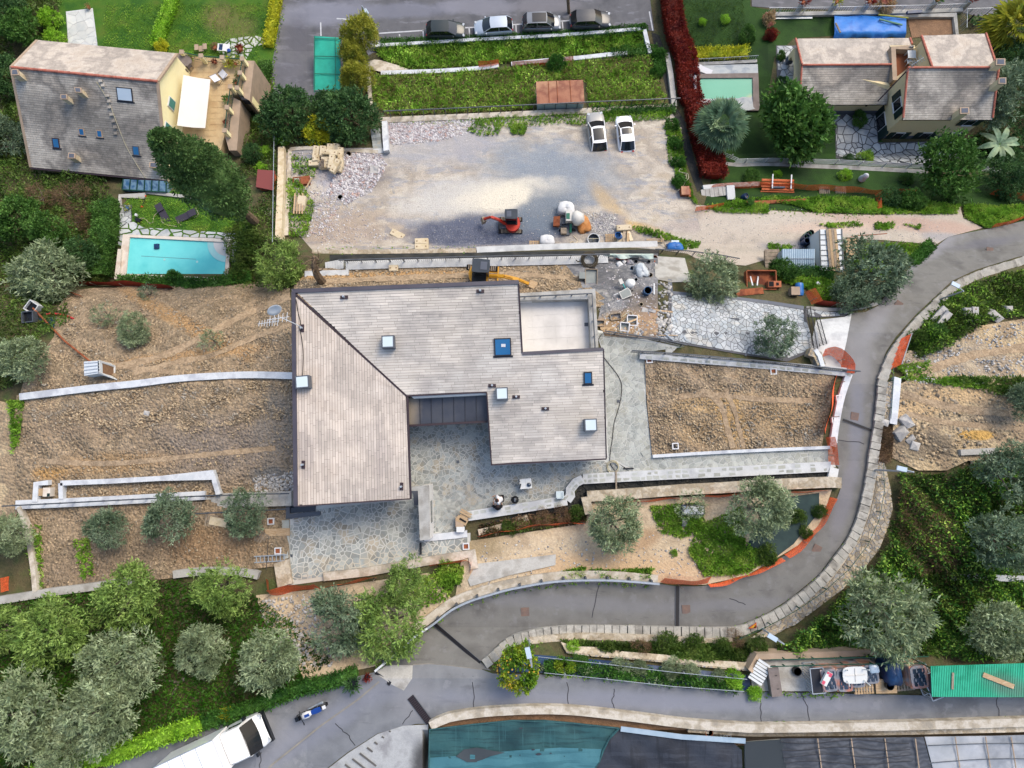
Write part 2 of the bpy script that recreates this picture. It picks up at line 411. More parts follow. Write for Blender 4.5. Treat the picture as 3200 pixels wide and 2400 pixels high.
mat('dirt',[S(164,142,114),S(186,163,134),S(146,128,104),S(178,158,130)],.8,bump=.14,bscale=5.5,fine=.42,vor=.14,vscale=5,blobs=[(560,1000,280,22,-27,S(196,156,108),.8,.4),(600,1110,240,18,6,S(200,160,112),.7,.5),(300,1320,220,45,4,S(150,130,108),.6,.6),(700,1400,220,90,0,S(146,134,124),.75,.6),(350,1450,200,30,5,S(186,150,104),.6,.6),(870,1330,60,120,0,S(150,142,132),.7,.6),(1200,860,260,14,2,S(206,164,112),.9,.4),(860,1490,80,30,0,S(126,126,124),.8,.4),(330,1760,220,60,10,S(140,122,102),.6,.6),(650,1700,140,60,0,S(158,124,88),.6,.6),(160,1480,50,20,0,S(196,152,92),.8,.5)])
mat('dirt_plot',[S(170,146,118),S(188,166,138),S(146,128,106),S(178,158,130)],.8,bump=.12,bscale=6,fine=.4,vor=.14,vscale=5.5,blobs=[(2230,1260,130,26,6,S(204,172,126),.85,.5),(2270,1320,26,90,14,S(206,168,112),.9,.4),(2310,1320,18,80,12,S(206,168,112),.8,.4),(2420,1300,120,60,0,S(186,156,114),.6,.6),(2180,1350,90,40,0,S(190,160,118),.6,.6)])
mat('dirt_slope',[S(204,182,150),S(216,196,166),S(188,168,140)],.6,bump=.06,bscale=7,fine=.3,blobs=[(1900,1770,260,40,0,S(204,172,134),.8,.6),(1500,1700,90,40,0,S(150,132,96),.7,.6),(2000,1690,80,30,20,S(176,144,110),.7,.5)])
mat('dirt_right',[S(192,168,132),S(208,186,150),S(166,146,120),S(186,162,130)],.5,bump=.1,bscale=6,fine=.34,vor=.12,vscale=5,blobs=[(2960,1120,190,60,-6,S(176,164,148),.6,.5),(3050,1360,60,16,-3,S(216,172,98),1,.25),(2900,1260,170,36,12,S(214,182,138),.8,.4),(2900,1390,90,40,0,S(110,100,88),.8,.4),(3120,1300,130,22,4,S(150,138,122),.7,.5)])
mat('site_ground',[S(122,124,130),S(150,150,152),S(104,106,112),S(160,158,154)],.9,bump=.05,bscale=7,fine=.3,blobs=[(1930,1010,90,40,20,S(168,142,108),.9,.4),(2030,960,60,60,0,S(128,112,96),.7,.6),(1960,1030,130,30,0,S(160,132,100),.8,.5),(1900,870,60,40,0,S(92,92,96),.6,.6),(2060,1000,60,40,0,S(186,150,116),.7,.5)])
mat('asphalt_top',[S(96,97,102),S(112,112,116),S(88,89,94)],.35,bump=.01,bscale=40,fine=.15,rough=.8,streak=[((.5,1.8,1),.1,S(138,138,146),.55,.62,.6),((3,3,1),0,S(78,78,84),.63,.7,.5)],blobs=[(1000,45,150,40,5,S(150,152,166),.75,.4),(1250,35,190,24,3,S(134,136,150),.7,.4),(1500,20,130,26,0,S(146,146,156),.7,.4),(1700,18,100,22,0,S(132,130,136),.8,.3),(930,120,40,80,0,S(96,96,106),.6,.6),(900,230,60,60,0,S(100,100,112),.5,.6)])
mat('asphalt_lane',[S(112,111,108),S(130,129,126),S(102,101,99)],.4,bump=.012,bscale=45,fine=.16,rough=.85,lo=.3,hi=.7,streak=[((1.2,1.2,1),0,S(142,142,144),.56,.66,.45),((.6,2.4,1),.1,S(92,92,94),.58,.7,.5),((5,5,1),0,S(88,86,86),.64,.72,.4)],blobs=[(2880,800,170,20,28,S(160,160,168),.75,.6),(2760,960,130,30,48,S(158,158,164),.6,.6),(2680,1130,40,130,-14,S(148,148,152),.6,.6),(2675,1330,20,140,-7,S(134,136,146),.7,.6),(2640,1550,22,130,-20,S(136,134,140),.7,.6),(2250,1890,260,18,3,S(134,134,138),.6,.6),(1750,1880,260,22,-3,S(134,134,138),.6,.6),(3080,760,120,16,10,S(112,112,122),.6,.6)])
mat('asphalt_low',[S(122,125,130),S(138,141,146),S(112,115,120)],.4,bump=.012,bscale=45,fine=.15,rough=.85,lo=.3,hi=.7,streak=[((.5,2.2,1),.05,S(110,112,118),.56,.68,.5),((1.1,1.1,1),0,S(158,160,166),.57,.67,.45),((4,4,1),0,S(84,84,90),.66,.72,.5)],blobs=[(2000,2190,700,26,-1,S(146,150,164),.7,.6),(1000,2270,260,40,30,S(140,144,158),.6,.6),(1300,2190,70,50,30,S(152,152,156),.5,.6),(820,2260,24,60,10,S(164,164,170),.6,.7),(900,2290,50,40,20,S(152,154,162),.5,.7)])
mat('concrete',[S(176,174,168),S(198,196,190),S(164,160,152)],.8,bump=.008,bscale=14,fine=.16,rough=.9)
mat('concrete_pale',[S(206,208,208),S(224,226,226),S(190,192,194)],.7,bump=.006,bscale=14,fine=.12,rough=.9)
mat('concrete_white',[S(214,220,226),S(232,236,240),S(196,200,208)],.9,bump=.006,bscale=14,fine=.12,rough=.9)
mat('concrete_warm',[S(206,196,178),S(222,213,198),S(192,180,160),S(172,163,148)],1.1,bump=.012,bscale=10,fine=.2,rough=.95)
mat('concrete_ramp',[S(170,172,174),S(190,192,192),S(156,156,158)],.8,bump=.01,bscale=16,fine=.16,blobs=[(1325,2360,30,60,-20,S(66,66,68),.9,.6)])
mat('groove',[S(96,94,92),S(112,108,104)],2,fine=.2)
mat('wall_stone',[S(196,172,136),S(168,164,156),S(206,184,146),S(150,150,148)],1.4,bump=.05,bscale=9,fine=.3,vor=.3,vscale=3.4,rough=.95)
mat('old_wall',[S(200,187,165),S(216,204,184),S(180,164,138),S(192,180,160)],1.3,bump=.03,bscale=8,fine=.25,vor=.1,vscale=3,rough=.95)
mat('wall_rock',[S(176,162,138),S(154,152,148),S(190,170,136),S(138,142,148),S(200,184,156)],2.2,bump=.02,bscale=14,fine=.2,vamt=.35,rough=.95)
mat('mortar',[S(206,208,204),S(218,219,214),S(194,198,195)],.6,bump=.006,bscale=20,fine=.1,rough=.9,blobs=[(1200,1760,300,34,8,S(206,196,176),.8,.6),(1450,1590,90,80,0,S(160,158,154),.6,.6),(1500,1300,200,40,0,S(176,176,176),.6,.6)])
mat('stone_blue',[S(162,165,159),S(178,181,175),S(156,163,163),S(174,169,155),S(186,177,160)],.9,bump=.006,bscale=20,fine=.14,vamt=.3,rough=.85,lo=.3,hi=.7)
mat('stone_pale',[S(172,177,172),S(190,193,186),S(178,179,168)],.9,bump=.006,bscale=20,fine=.12,vamt=.2,rough=.85)
mat('joint_dark',[S(84,86,92),S(104,104,108)],2,fine=.2)
mat('stone_drive',[S(184,190,196),S(198,202,204),S(174,183,190),S(202,200,193)],.7,bump=.006,bscale=20,fine=.12,vamt=.2,rough=.85)
mat('stone_garden',[S(176,184,190),S(196,200,200),S(160,168,176)],.9,bump=.008,bscale=14,fine=.14,vamt=.17,rough=.85)
mat('stone_white',[S(206,210,208),S(222,222,216)],1.2,fine=.12,vamt=.1)
mat('rock_tan',[S(182,160,128),S(202,180,148),S(150,134,112),S(180,170,154)],1.5,bump=.01,bscale=16,fine=.15,vamt=.28,rough=.95)
mat('rock_grey',[S(180,178,176),S(206,202,196),S(150,152,158)],1.5,bump=.01,bscale=14,fine=.15,vamt=.3,rough=.95)
mat('rubble',[S(200,196,200),S(226,222,222),S(168,164,172),S(206,176,164)],2.5,fine=.12,vamt=.3,rough=.95)
mat('gravel_blue',[S(96,102,124),S(124,130,148),S(150,152,164)],3,fine=.1,vamt=.35)
mat('tile_new',[S(212,203,190),S(222,213,201),S(198,191,182),S(216,210,201)],.3,bump=.003,bscale=30,fine=.09,vamt=.22,streak=[((.3,.5,1),.3,S(170,164,158),.52,.66,.6)],rough=.55,spec=.5)
mat('tile_warm',[S(212,197,182),S(222,208,194),S(196,184,172),S(214,202,190)],.3,bump=.003,bscale=30,fine=.09,vamt=.2,streak=[((.5,.25,1),.1,S(184,172,164),.52,.66,.6)],rough=.55,spec=.5)
mat('roof_under',[S(72,68,66)],rough=.9)
mat('slate_shaded',[S(184,177,165),S(202,195,183),S(142,137,130),S(196,186,172)],.35,bump=.012,bscale=14,fine=.3,vamt=.22,rough=.7,blobs=[(330,450,220,40,-6,S(120,117,112),.6,.7),(400,300,40,90,20,S(116,110,98),.7,.7),(150,380,50,80,0,S(150,150,152),.6,.7),(440,500,80,40,0,S(118,115,110),.6,.7),(2660,280,90,40,0,S(126,122,118),.7,.6),(2900,320,70,50,20,S(110,108,106),.8,.6),(2990,270,70,50,20,S(118,116,114),.7,.6)])  # slopes away from the sun: shade put into the slate colour; blobs are stains
mat('slate_lit',[S(204,190,174),S(214,202,188),S(176,166,156),S(208,196,182)],.5,bump=.01,bscale=14,fine=.18,vamt=.12,rough=.7,blobs=[(300,190,160,20,-5,S(176,168,158),.6,.7),(180,160,70,18,-5,S(184,176,168),.5,.7),(2720,130,110,12,0,S(150,146,142),.8,.6),(2560,190,120,14,0,S(196,188,178),.6,.7),(2980,140,90,16,0,S(186,180,172),.7,.7)])  # same slate on the sunward slopes, their light put into a brighter base
mat('ridge_tile',[S(196,112,92),S(206,128,108),S(170,100,84)],1.5,bump=.01,bscale=10,fine=.15)
mat('render_yellow',[S(250,236,180,.78),S(252,242,194,.78)],.5,fine=.05,bscale=5,rough=.9)
mat('render_cream',[S(240,220,174,.66),S(244,226,184,.66)],.5,fine=.05,bscale=5,rough=.9)
mat('render_white',[S(238,236,230),S(246,244,240)],.5,fine=.05,bscale=6,rough=.9)
mat('render_grey',[S(120,124,132),S(132,136,144)],.8,fine=.08)
mat('plinth',[S(96,102,116),S(106,112,124)],1,fine=.08)
mat('sheet_dark',[S(68,64,76),S(80,76,86)],.8,fine=.06,rough=.45,spec=.5)
mat('gutter_brown',[S(62,48,54)],rough=.5)
mat('flat_roof_metal',[S(62,66,76),S(78,82,92),S(96,96,98)],.35,rough=.4,spec=.5,fine=.06,metal=.3,blobs=[(1290,1280,34,60,0,S(170,156,136),.9,.6)])
mat('terrace_white',[S(232,228,222),S(240,236,230),S(222,218,212)],.5,fine=.05,bscale=8,rough=.6)
mat('tile_tan',[S(210,180,136),S(224,196,150),S(204,172,128)],.8,fine=.12,bscale=18,rough=.8,wave=None)
mat('terracotta_floor',[S(164,100,66),S(150,88,56)],1.5,fine=.12)
mat('coping_tan',[S(176,156,134),S(196,172,148)],1.5,fine=.15,vamt=.12)
mat('shutter',[S(18,46,44),S(22,54,50)],3,rough=.5)
mat('shutter_pale',[S(70,140,128),S(84,150,138)],3,rough=.5)
mat('frame_white',[S(240,240,242)],rough=.4)
mat('frame_grey',[S(92,98,108)],rough=.5)
mat('frame_dark',[S(46,48,56)],rough=.5)
mat('glass_dark',[S(28,34,44)],rough=.08,spec=.6)
mat('glass_sky',[S(196,216,232),S(210,226,240)],.5,rough=.12,spec=.6,coord='O')
mat('glass_blue',[S(34,104,158),S(44,116,170)],.6,rough=.15,spec=.6,coord='O')
mat('glass_conserv',[S(70,120,164),S(140,176,200),S(56,92,132)],1.2,rough=.15,spec=.6)
mat('dome_white',[S(216,232,238),S(226,240,244)],.6,rough=.35,coord='O')
mat('metal_rail',[S(84,90,98),S(98,104,112)],3,rough=.45,metal=.2)
mat('metal_galv',[S(176,186,196),S(196,204,212)],3,rough=.4,metal=.3,fine=.06)
mat('metal_white',[S(228,232,236)],rough=.4)
mat('metal_black',[S(30,32,36)],rough=.5)
mat('metal_green',[S(30,82,66)],rough=.5)
mat('rust',[S(140,74,44),S(170,98,62),S(116,60,40)],1.5,bump=.004,bscale=12,fine=.2,rough=.85)
mat('rust_sheet',[S(164,96,66),S(186,122,88),S(150,84,58),S(200,146,108)],.5,fine=.1,bscale=10,rough=.55,spec=.4)
mat('corrugated',[S(176,198,214),S(190,210,224),S(160,184,204)],.6,rough=.4,metal=.2,fine=.05)
mat('panel_white',[S(224,232,238),S(236,242,246)],.6,rough=.45,fine=.04)
mat('wood_board',[S(206,178,142),S(190,160,122),S(216,190,156)],2.2,fine=.16,bscale=12,vamt=.18,stretch=(1,5,1))
mat('wood_grey',[S(150,136,118),S(172,156,136),S(130,118,104)],2.2,fine=.16,bscale=12,vamt=.2)
mat('wood_deck',[S(130,118,112),S(146,134,128)],2.2,fine=.14,vamt=.15)
mat('block_tan',[S(226,208,172),S(236,220,190),S(210,190,152)],1.6,fine=.12,bscale=14,vamt=.12)
mat('pipe_orange',[S(206,106,62),S(216,124,80)],1.5,fine=.08,vamt=.14)
mat('pipe_grey',[S(96,104,116)],rough=.6)
mat('terracotta',[S(196,122,86),S(180,104,72)],3,fine=.12,coord='O')
mat('net_orange',[S(252,120,66,.85),S(242,100,54,.85)],2,rough=.8,sss=.35,fine=.25,bscale=14,holes=(20,.46,.45))
mat('net_orange_solid',[S(252,112,60,.85),S(240,98,56,.85)],.8,rough=.8,sss=.3,fine=.3,bscale=9,bump=.03,holes=(20,.5,.4))
mat('net_red',[S(188,78,52),S(170,70,50)],1,rough=.8,fine=.2)
mat('tarp_blue',[S(36,122,214),S(52,136,226),S(28,108,200)],.6,rough=.45,bump=.02,bscale=3,fine=.06)
mat('tarp_navy',[S(22,52,92),S(30,66,110),S(18,40,76)],1,rough=.4,bump=.02,bscale=6,fine=.06)
mat('tarp_pale',[S(196,216,208),S(212,228,220)],1,rough=.5,bump=.02,bscale=5)
mat('film_white',[S(226,228,230),S(240,240,240),S(206,210,214)],1.5,rough=.4,bump=.03,bscale=5)
mat('film_clear',[S(196,206,212),S(222,228,232)],1.5,rough=.25,bump=.03,bscale=5)
mat('film_black',[S(24,40,58),S(46,66,88),S(18,28,42)],2.5,rough=.25,bump=.03,bscale=6,spec=.6)
mat('wrap_grey',[S(120,124,134),S(150,152,160),S(190,130,112)],1.2,rough=.35,bump=.02,bscale=6)
mat('wrap_orange',[S(216,140,108),S(226,176,156),S(196,196,200)],2.0,rough=.4,fine=.1)
mat('net_teal',[S(38,84,88),S(52,98,102),S(32,72,78)],.35,streak=[((.25,5,1),0,S(30,62,68),.5,.6,.6),((6,.3,1),.1,S(64,112,116),.56,.64,.45)],rough=.75,bump=.02,bscale=2.5,fine=.07)
mat('net_teal_pale',[S(66,122,134),S(78,134,146)],.4,streak=[((.25,5,1),0,S(52,104,116),.5,.6,.6)],rough=.75,bump=.02,bscale=2.5,fine=.07)
mat('net_black',[S(44,50,60),S(56,62,74),S(38,42,52)],.4,streak=[((.3,4,1),-.15,S(66,72,84),.52,.62,.6),((3,.25,1),.2,S(30,34,42),.54,.64,.6)],rough=.7,bump=.025,bscale=2.5,fine=.1)
mat('net_hole',[S(70,78,84)],rough=.9)
mat('green_sheet',[S(46,186,144),S(64,200,160),S(38,170,130)],.8,rough=.45,fine=.06,blobs=[(3080,2110,70,30,-20,S(120,128,118),.6,.8)])
mat('green_cloth',[S(36,176,152),S(44,190,164),S(30,160,140)],.5,rough=.7,fine=.06,bump=.01,bscale=3)
mat('plastic_film',[S(172,178,184),S(196,200,206),S(150,156,164)],.4,rough=.3,bump=.02,bscale=3,fine=.08)
mat('film_shade',[S(84,88,96),S(104,108,116),S(70,74,82)],.5,rough=.4,bump=.03,bscale=3,fine=.1,wave=(1.1,'Y',S(60,64,70),9,.6))
mat('film_stripe',[S(150,152,146),S(170,170,162)],.6,rough=.5,fine=.08)
mat('water_cyan',[S(110,216,216,.74),S(124,224,222,.74),S(98,206,208,.74)],.25,rough=.12,spec=.25,bump=.003,bscale=7)
mat('water_green',[S(84,178,150),S(104,190,162)],.2,rough=.25,spec=.15,bump=.003,bscale=7,blobs=[(2350,320,30,20,20,S(214,206,160),.8,.5)])
mat('pool_coping',[S(236,222,206),S(246,236,222),S(226,206,186)],1,fine=.06,rough=.7)
mat('pool_step',[S(176,234,232),S(190,240,236)],1,rough=.4)
mat('line_white',[S(226,228,232),S(206,208,212)],3,fine=.2,bscale=12,rough=.8)
mat('crack',[S(64,64,70)],rough=.9)
mat('seam',[S(160,155,144),S(140,136,128)],2,fine=.2)
mat('grate',[S(34,32,36)],rough=.6)
mat('manhole',[S(136,112,100),S(120,104,98)],3,fine=.2)
mat('tyre',[S(28,28,30)],rough=.85)
mat('rim',[S(150,154,160)],rough=.35,metal=.6)
mat('car_dark_green',[S(34,48,50)],rough=.3,spec=.4,coat=.15)
mat('car_silver',[S(196,208,222)],rough=.3,spec=.5,coat=.5,metal=.25)
mat('car_grey',[S(124,130,138)],rough=.3,spec=.5,coat=.5,metal=.3)
mat('car_dark',[S(58,62,70)],rough=.3,spec=.4,coat=.15)
mat('car_greige',[S(176,174,170)],rough=.3,coat=.5,metal=.25)
mat('car_white',[S(246,246,246,.8)],rough=.3,coat=.5)
mat('car_black',[S(22,24,28)],rough=.3,coat=.4)
mat('lamp_red',[S(176,30,40)],rough=.3)
mat('lamp_clear',[S(206,212,218)],rough=.2)
mat('plate',[S(226,228,232)],rough=.5)
mat('red_paint',[S(212,58,34),S(196,50,32)],3,rough=.45,coord='O')
mat('yellow_paint',[S(232,172,52),S(218,156,44)],3,rough=.5,coord='O')
mat('dark_paint',[S(48,58,70),S(56,66,78)],2,rough=.5,coord='O')
mat('green_paint',[S(36,116,92)],rough=.5)
mat('teal_paint',[S(90,186,186)],rough=.5)
mat('mixer_white',[S(232,230,222),S(214,212,206)],2,rough=.5,coord='O',fine=.05)
mat('bike_blue',[S(32,74,156)],rough=.3)
mat('plastic_white',[S(240,242,240)],rough=.4)
mat('plastic_black',[S(26,28,32)],rough=.4)
mat('plastic_blue',[S(40,110,190),S(60,126,200)],2,rough=.4,coord='O')
mat('barrel_blue',[S(58,104,150),S(70,116,162)],2,rough=.5,coord='O')
mat('plastic_red',[S(204,52,56)],rough=.5)
mat('plastic_pink',[S(226,90,116)],rough=.5)
mat('rattan',[S(62,58,72)],rough=.7)
mat('fabric_white',[S(236,236,240)],rough=.8)
mat('awning',[S(250,244,232),S(252,248,240)],.4,rough=.8)
mat('skin',[S(206,160,132)],rough=.6)
mat('hair',[S(46,30,28)],rough=.7)
mat('cloth_black',[S(24,24,28)],rough=.9)
mat('cloth_white',[S(240,240,240)],rough=.9)
mat('hose',[S(206,196,160),S(190,186,168)],2,rough=.6)
mat('hose_dark',[S(92,82,62),S(70,64,54)],2,rough=.6)
mat('cable',[S(60,56,54)],rough=.6)
mat('slurry',[S(140,148,146),S(156,162,158)],1.5,rough=.4)
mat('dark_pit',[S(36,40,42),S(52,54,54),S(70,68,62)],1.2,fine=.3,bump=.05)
mat('weed_mat',[S(36,58,60),S(52,74,72)],1.2,rough=.8,fine=.2)
mat('bark',[S(110,92,74),S(134,114,92),S(88,74,60)],3,bump=.02,bscale=10,fine=.2)
mat('bark_grey',[S(128,116,106),S(150,138,126)],3,bump=.02,bscale=10,fine=.2)
mat('sign_orange',[S(226,90,40)],rough=.6)
mat('sign_yellow',[S(236,178,60)],rough=.6)
mat('mud',[S(126,98,74),S(150,116,88)],1.2,bump=.05,bscale=7,fine=.3)
mat('track_dirt',[S(176,152,122),S(194,170,140),S(160,138,112),S(186,162,132)],1.6,bump=.08,bscale=7,fine=.34,rough=.95)
def leafmat(name,a,b,c,vamt=.45,g=1.0):
 a,b,c=[tuple(min(.5,q*1.55*g)for q in x[:3])+(1.0,)for x in(a,b,c)]
 mat(name,[a,b,c],.9,rough=.55,vamt=vamt,sss=.25,spec=.25)
leafmat('leaf_olive',S(92,106,76,.62),S(124,138,104,.62),S(150,162,128,.62),.62,g=1.2)
leafmat('leaf_olive_dark',S(70,90,66,.6),S(100,118,92,.6),S(126,142,116,.6),.62,g=1.25)
leafmat('leaf_bright',S(86,112,52,.62),S(116,142,70,.62),S(144,166,92,.62),.6,g=1.15)
leafmat('leaf_green',S(52,88,34),S(78,116,50),S(96,134,62))
leafmat('leaf_dark',S(36,62,34),S(56,84,46),S(72,100,56),g=1.5)
leafmat('leaf_cypress',S(46,68,34),S(64,88,46),S(78,102,56),.6,1.7)
leafmat('leaf_yellow',S(176,176,40),S(206,200,52),S(150,168,44))
leafmat('leaf_lime',S(110,160,40),S(140,186,52),S(150,190,70))
leafmat('leaf_gold',S(140,146,50),S(170,168,66),S(116,132,52))
leafmat('leaf_red',S(120,34,28),S(146,54,38),S(100,26,32),g=.75)
leafmat('leaf_pink',S(196,130,116),S(160,140,96),S(206,170,140))
leafmat('leaf_brown',S(110,86,66),S(130,106,80),S(96,78,66),.4)
leafmat('leaf_palm',S(96,124,96),S(130,154,124),S(150,170,130),.3)
leafmat('leaf_weed',S(78,112,34),S(112,146,52),S(140,168,72),.45,1.55)
leafmat('leaf_weed_dry',S(110,104,60),S(132,126,78),S(116,126,70),.4,1.3)
leafmat('leaf_under',S(52,78,28),S(76,100,40),S(96,114,54),.5,1.1)
leafmat('leaf_cover',S(36,74,12),S(54,98,20),S(74,116,34),.45,.8)
leafmat('leaf_ivy',S(44,84,30),S(64,108,40),S(84,128,54),.45)
leafmat('leaf_citrus',S(60,110,34),S(120,150,40),S(170,170,50),.4)
mat('fruit_orange',[S(220,176,62)],rough=.5)
mat('flower_red',[S(190,36,48)],rough=.6)
mat('flower_white',[S(240,240,236)],rough=.6)
# the ground and everything laid on it
sheet('ground',[(-520,-520),(3720,-520),(3720,2960),(-520,2960)],'earth',0.0)
carpark=sheet('car_park',[(893,-240),(870,90),(848,210),(855,330),(1000,330),(1040,250),(1165,165),(1500,134),(1760,116),(2012,92),(2045,98),(2032,0),(2015,-240)],'asphalt_top',.05)
sheet('lawn',[(120,-240),(893,-240),(870,90),(848,215),(780,260),(560,200),(300,240),(100,130),(190,60)],'lawn',.03)
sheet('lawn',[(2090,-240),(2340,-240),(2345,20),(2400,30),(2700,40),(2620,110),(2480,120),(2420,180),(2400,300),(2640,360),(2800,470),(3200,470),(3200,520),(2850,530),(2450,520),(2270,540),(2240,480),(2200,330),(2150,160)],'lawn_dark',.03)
sheet('lane',[(2335,-240),(2350,20),(2420,25),(2600,30),(3010,40),(3100,60),(3190,40),(3400,20),(3400,-240)],'asphalt_top',.05)
sheet('lawn',[(365,660),(415,605),(620,590),(740,650),(800,720),(735,760),(700,735),(420,705),(380,720),(365,690)],'lawn',.03)
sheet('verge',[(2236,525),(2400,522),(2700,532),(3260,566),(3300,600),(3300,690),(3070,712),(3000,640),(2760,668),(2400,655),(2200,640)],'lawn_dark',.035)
plot=sheet('gravel_plot',[(1205,370),(2085,330),(2130,400),(2125,540),(2180,645),(2250,700),(2200,800),(2060,780),(1950,772),(1600,778),(985,792),(940,740),(880,700),(880,480),(960,462),(1180,462)],'plot_gravel',.05)
track=sheet('dirt_track',[(2170,640),(2400,657),(2650,670),(2760,672),(3000,645),(3010,680),(3072,712),(2964,740),(2925,764),(2760,750),(2635,748),(2545,756),(2497,776),(2430,800),(2330,830),(2200,820),(2120,778),(2190,720)],'track',.065)
LANE=[(3420,640),(3200,690),(3100,713),(3020,728),(2964,740),(2925,772),(2850,830),(2780,905),(2745,955),(2705,975),(2662,978),(2645,1070),(2633,1120),(2626,1160),(2665,1163),(2640,1230),(2612,1395),(2597,1440),(2620,1460),(2606,1505),(2632,1512),(2617,1554),(2581,1616),(2537,1677),(2454,1735),(2400,1772),(2350,1795),(2269,1822),(2190,1832),(2113,1832),(2056,1824),(1950,1814),(1853,1811),(1730,1816),(1600,1838),(1535,1855),(1469,1875),(1411,1903),(1353,1947),(1296,1986),(1241,2041),(1205,2074),(1172,2100),(1255,2085),(1330,2073),(1500,2090),(1535,2096),(1502,2068),(1560,2010),(1596,1984),(1672,1967),(1763,1957),(1853,1956),(1985,1957),(2117,1960),(2200,1962),(2287,1960),(2345,1940),(2400,1914),(2470,1870),(2559,1795),(2603,1737),(2650,1672),(2682,1592),(2700,1508),(2715,1407),(2725,1345),(2733,1290),(2740,1200),(2746,1180),(2768,1100),(2800,1052),(2860,985),(2910,938),(2975,878),(3050,843),(3180,803),(3420,760)]
lane=sheet('lane',LANE,'asphalt_lane',.06)
LOW=[(1172,2100),(1255,2085),(1330,2073),(1500,2090),(1540,2105),(1700,2108),(1900,2122),(2150,2152),(2350,2162),(2600,2167),(3420,2185),(3420,2242),(2800,2258),(2400,2264),(2150,2254),(1950,2227),(1800,2214),(1600,2212),(1400,2234),(1345,2262),(1300,2262),(1180,2292),(1085,2352),(1010,2410),(900,2560),(100,2560),(250,2425),(400,2372),(600,2292),(800,2215),(920,2178),(1050,2130)]
low=sheet('road',LOW,'asphalt_low',.06)
sheet('concrete_patch',[(1172,2100),(1212,2078),(1290,2079),(1288,2120),(1262,2158),(1225,2140),(1180,2108)],'concrete',.075)
ramp=sheet('concrete_ramp',[(1180,2294),(1260,2268),(1338,2264),(1338,2560),(905,2560),(1012,2412),(1087,2354)],'concrete_ramp',.075)
g=MB()
for k in range(15):
 a=V(1216-k*23,2284+k*17.5,.17);b=V(1360-k*9.5,2392+k*29,.17);d=(b-a).normalized();n=Vc((-d.y,d.x,0))*.06
 if k<3:b=a.lerp(b,.35+.2*k)
 g.add([a+n,a-n,b-n,b+n],[(0,1,2,3)])
mk(g,'anti_slip_grooves','groove',ramp,kind='stuff')
drive=sheet('paved_drive',[(2550,1000),(2640,990),(2662,978),(2645,1070),(2633,1120),(2626,1160),(2560,1150),(2530,1110),(2540,1050)],'concrete_pale',.075)
sheet('dirt_terrace',[(230,905),(500,885),(700,890),(830,880),(905,900),(918,1172),(700,1178),(400,1192),(60,1240),(90,1160),(170,1050),(180,960)],'dirt',.17,cell=20,rough=.12)
sheet('dirt_terrace',[(50,1235),(400,1196),(700,1178),(920,1180),(925,1540),(690,1552),(60,1575),(40,1400)],'dirt',.18,cell=20,rough=.12)
sheet('dirt_terrace',[(70,1580),(690,1560),(905,1585),(905,1745),(860,1770),(600,1800),(110,1850)],'dirt',.13,cell=20,rough=.08)
sheet('dirt_terrace',[(920,880),(960,840),(1180,832),(1760,822),(1800,860),(1900,940),(1880,960),(1640,960),(1200,960),(915,960)],'dirt',.12,cell=20,rough=.06)
sheet('site_floor',[(1750,835),(1830,792),(2056,792),(2056,1060),(1890,1050),(1868,1000),(1880,950),(1800,900)],'site_ground',.12,cell=20,rough=.04)
sheet('concrete_slab',[(2046,800),(2140,806),(2160,880),(2100,882),(2048,872)],'concrete',.13)
mk_plot=sheet('dirt_plot',[(2014,1118),(2300,1136),(2610,1165),(2590,1290),(2565,1404),(2200,1414),(2038,1424),(2022,1260)],'dirt_plot',.16,cell=20,rough=.1)
sheet('dirt_slope',[(1470,1690),(1800,1640),(1850,1570),(2000,1560),(2600,1530),(2560,1660),(2460,1725),(2330,1800),(2200,1828),(2056,1822),(1853,1806),(1730,1812),(1600,1834),(1470,1868),(1420,1880),(1440,1760)],'dirt_slope',.11,cell=20,rough=.06)
sheet('dirt_bank',[(800,1860),(1000,1840),(1340,1790),(1420,1880),(1340,1940),(1180,2080),(950,2130),(900,2000),(830,1950)],'dirt_slope',.1,cell=20,rough=.06)
sheet('excavation',[(2800,1100),(2900,1090),(3050,1020),(3420,960),(3420,1420),(3020,1440),(2960,1470),(2870,1470),(2790,1430),(2790,1310),(2812,1200),(2850,1180)],'dirt_right',.18,cell=20,rough=.12)
sheet('dirt_path',[(-60,1240),(30,1260),(42,1400),(62,1580),(40,1640),(-60,1640)],'dirt_right',.035)
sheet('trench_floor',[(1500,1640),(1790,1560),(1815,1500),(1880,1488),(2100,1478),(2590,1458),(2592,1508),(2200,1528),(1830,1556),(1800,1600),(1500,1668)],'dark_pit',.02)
sheet('weed_membrane',[(2410,1560),(2560,1540),(2560,1600),(2480,1700),(2400,1760),(2310,1750)],'weed_mat',.19)
sheet('garden_path',[(372,640),(412,640),(412,700),(385,705),(372,700)],'joint_dark',.05)
court=sheet('courtyard',[(1270,1230),(1545,1230),(1560,1450),(1895,1420),(2000,1500),(2000,1488),(1825,1500),(1790,1518),(1775,1548),(1760,1570),(1600,1600),(1440,1620),(1440,1670),(1270,1670)],'mortar',.05)
cpav(court,[(1275,1240),(1540,1240),(1560,1455),(1885,1440),(1990,1475),(1815,1492),(1775,1512),(1764,1545),(1600,1578),(1440,1602),(1440,1664),(1290,1664)],.235,.042,'stone_blue',.072,aniso=1.15)
patio=sheet('patio',[(880,1580),(1300,1540),(1310,1680),(1470,1665),(1470,1735),(1300,1775),(900,1830),(900,1660),(884,1640)],'mortar',.055)
cpav(patio,[(905,1600),(1290,1560),(1306,1676),(1460,1672),(1462,1722),(1320,1755),(910,1815),(908,1660)],.27,.06,'stone_blue',.077,aniso=1.2)
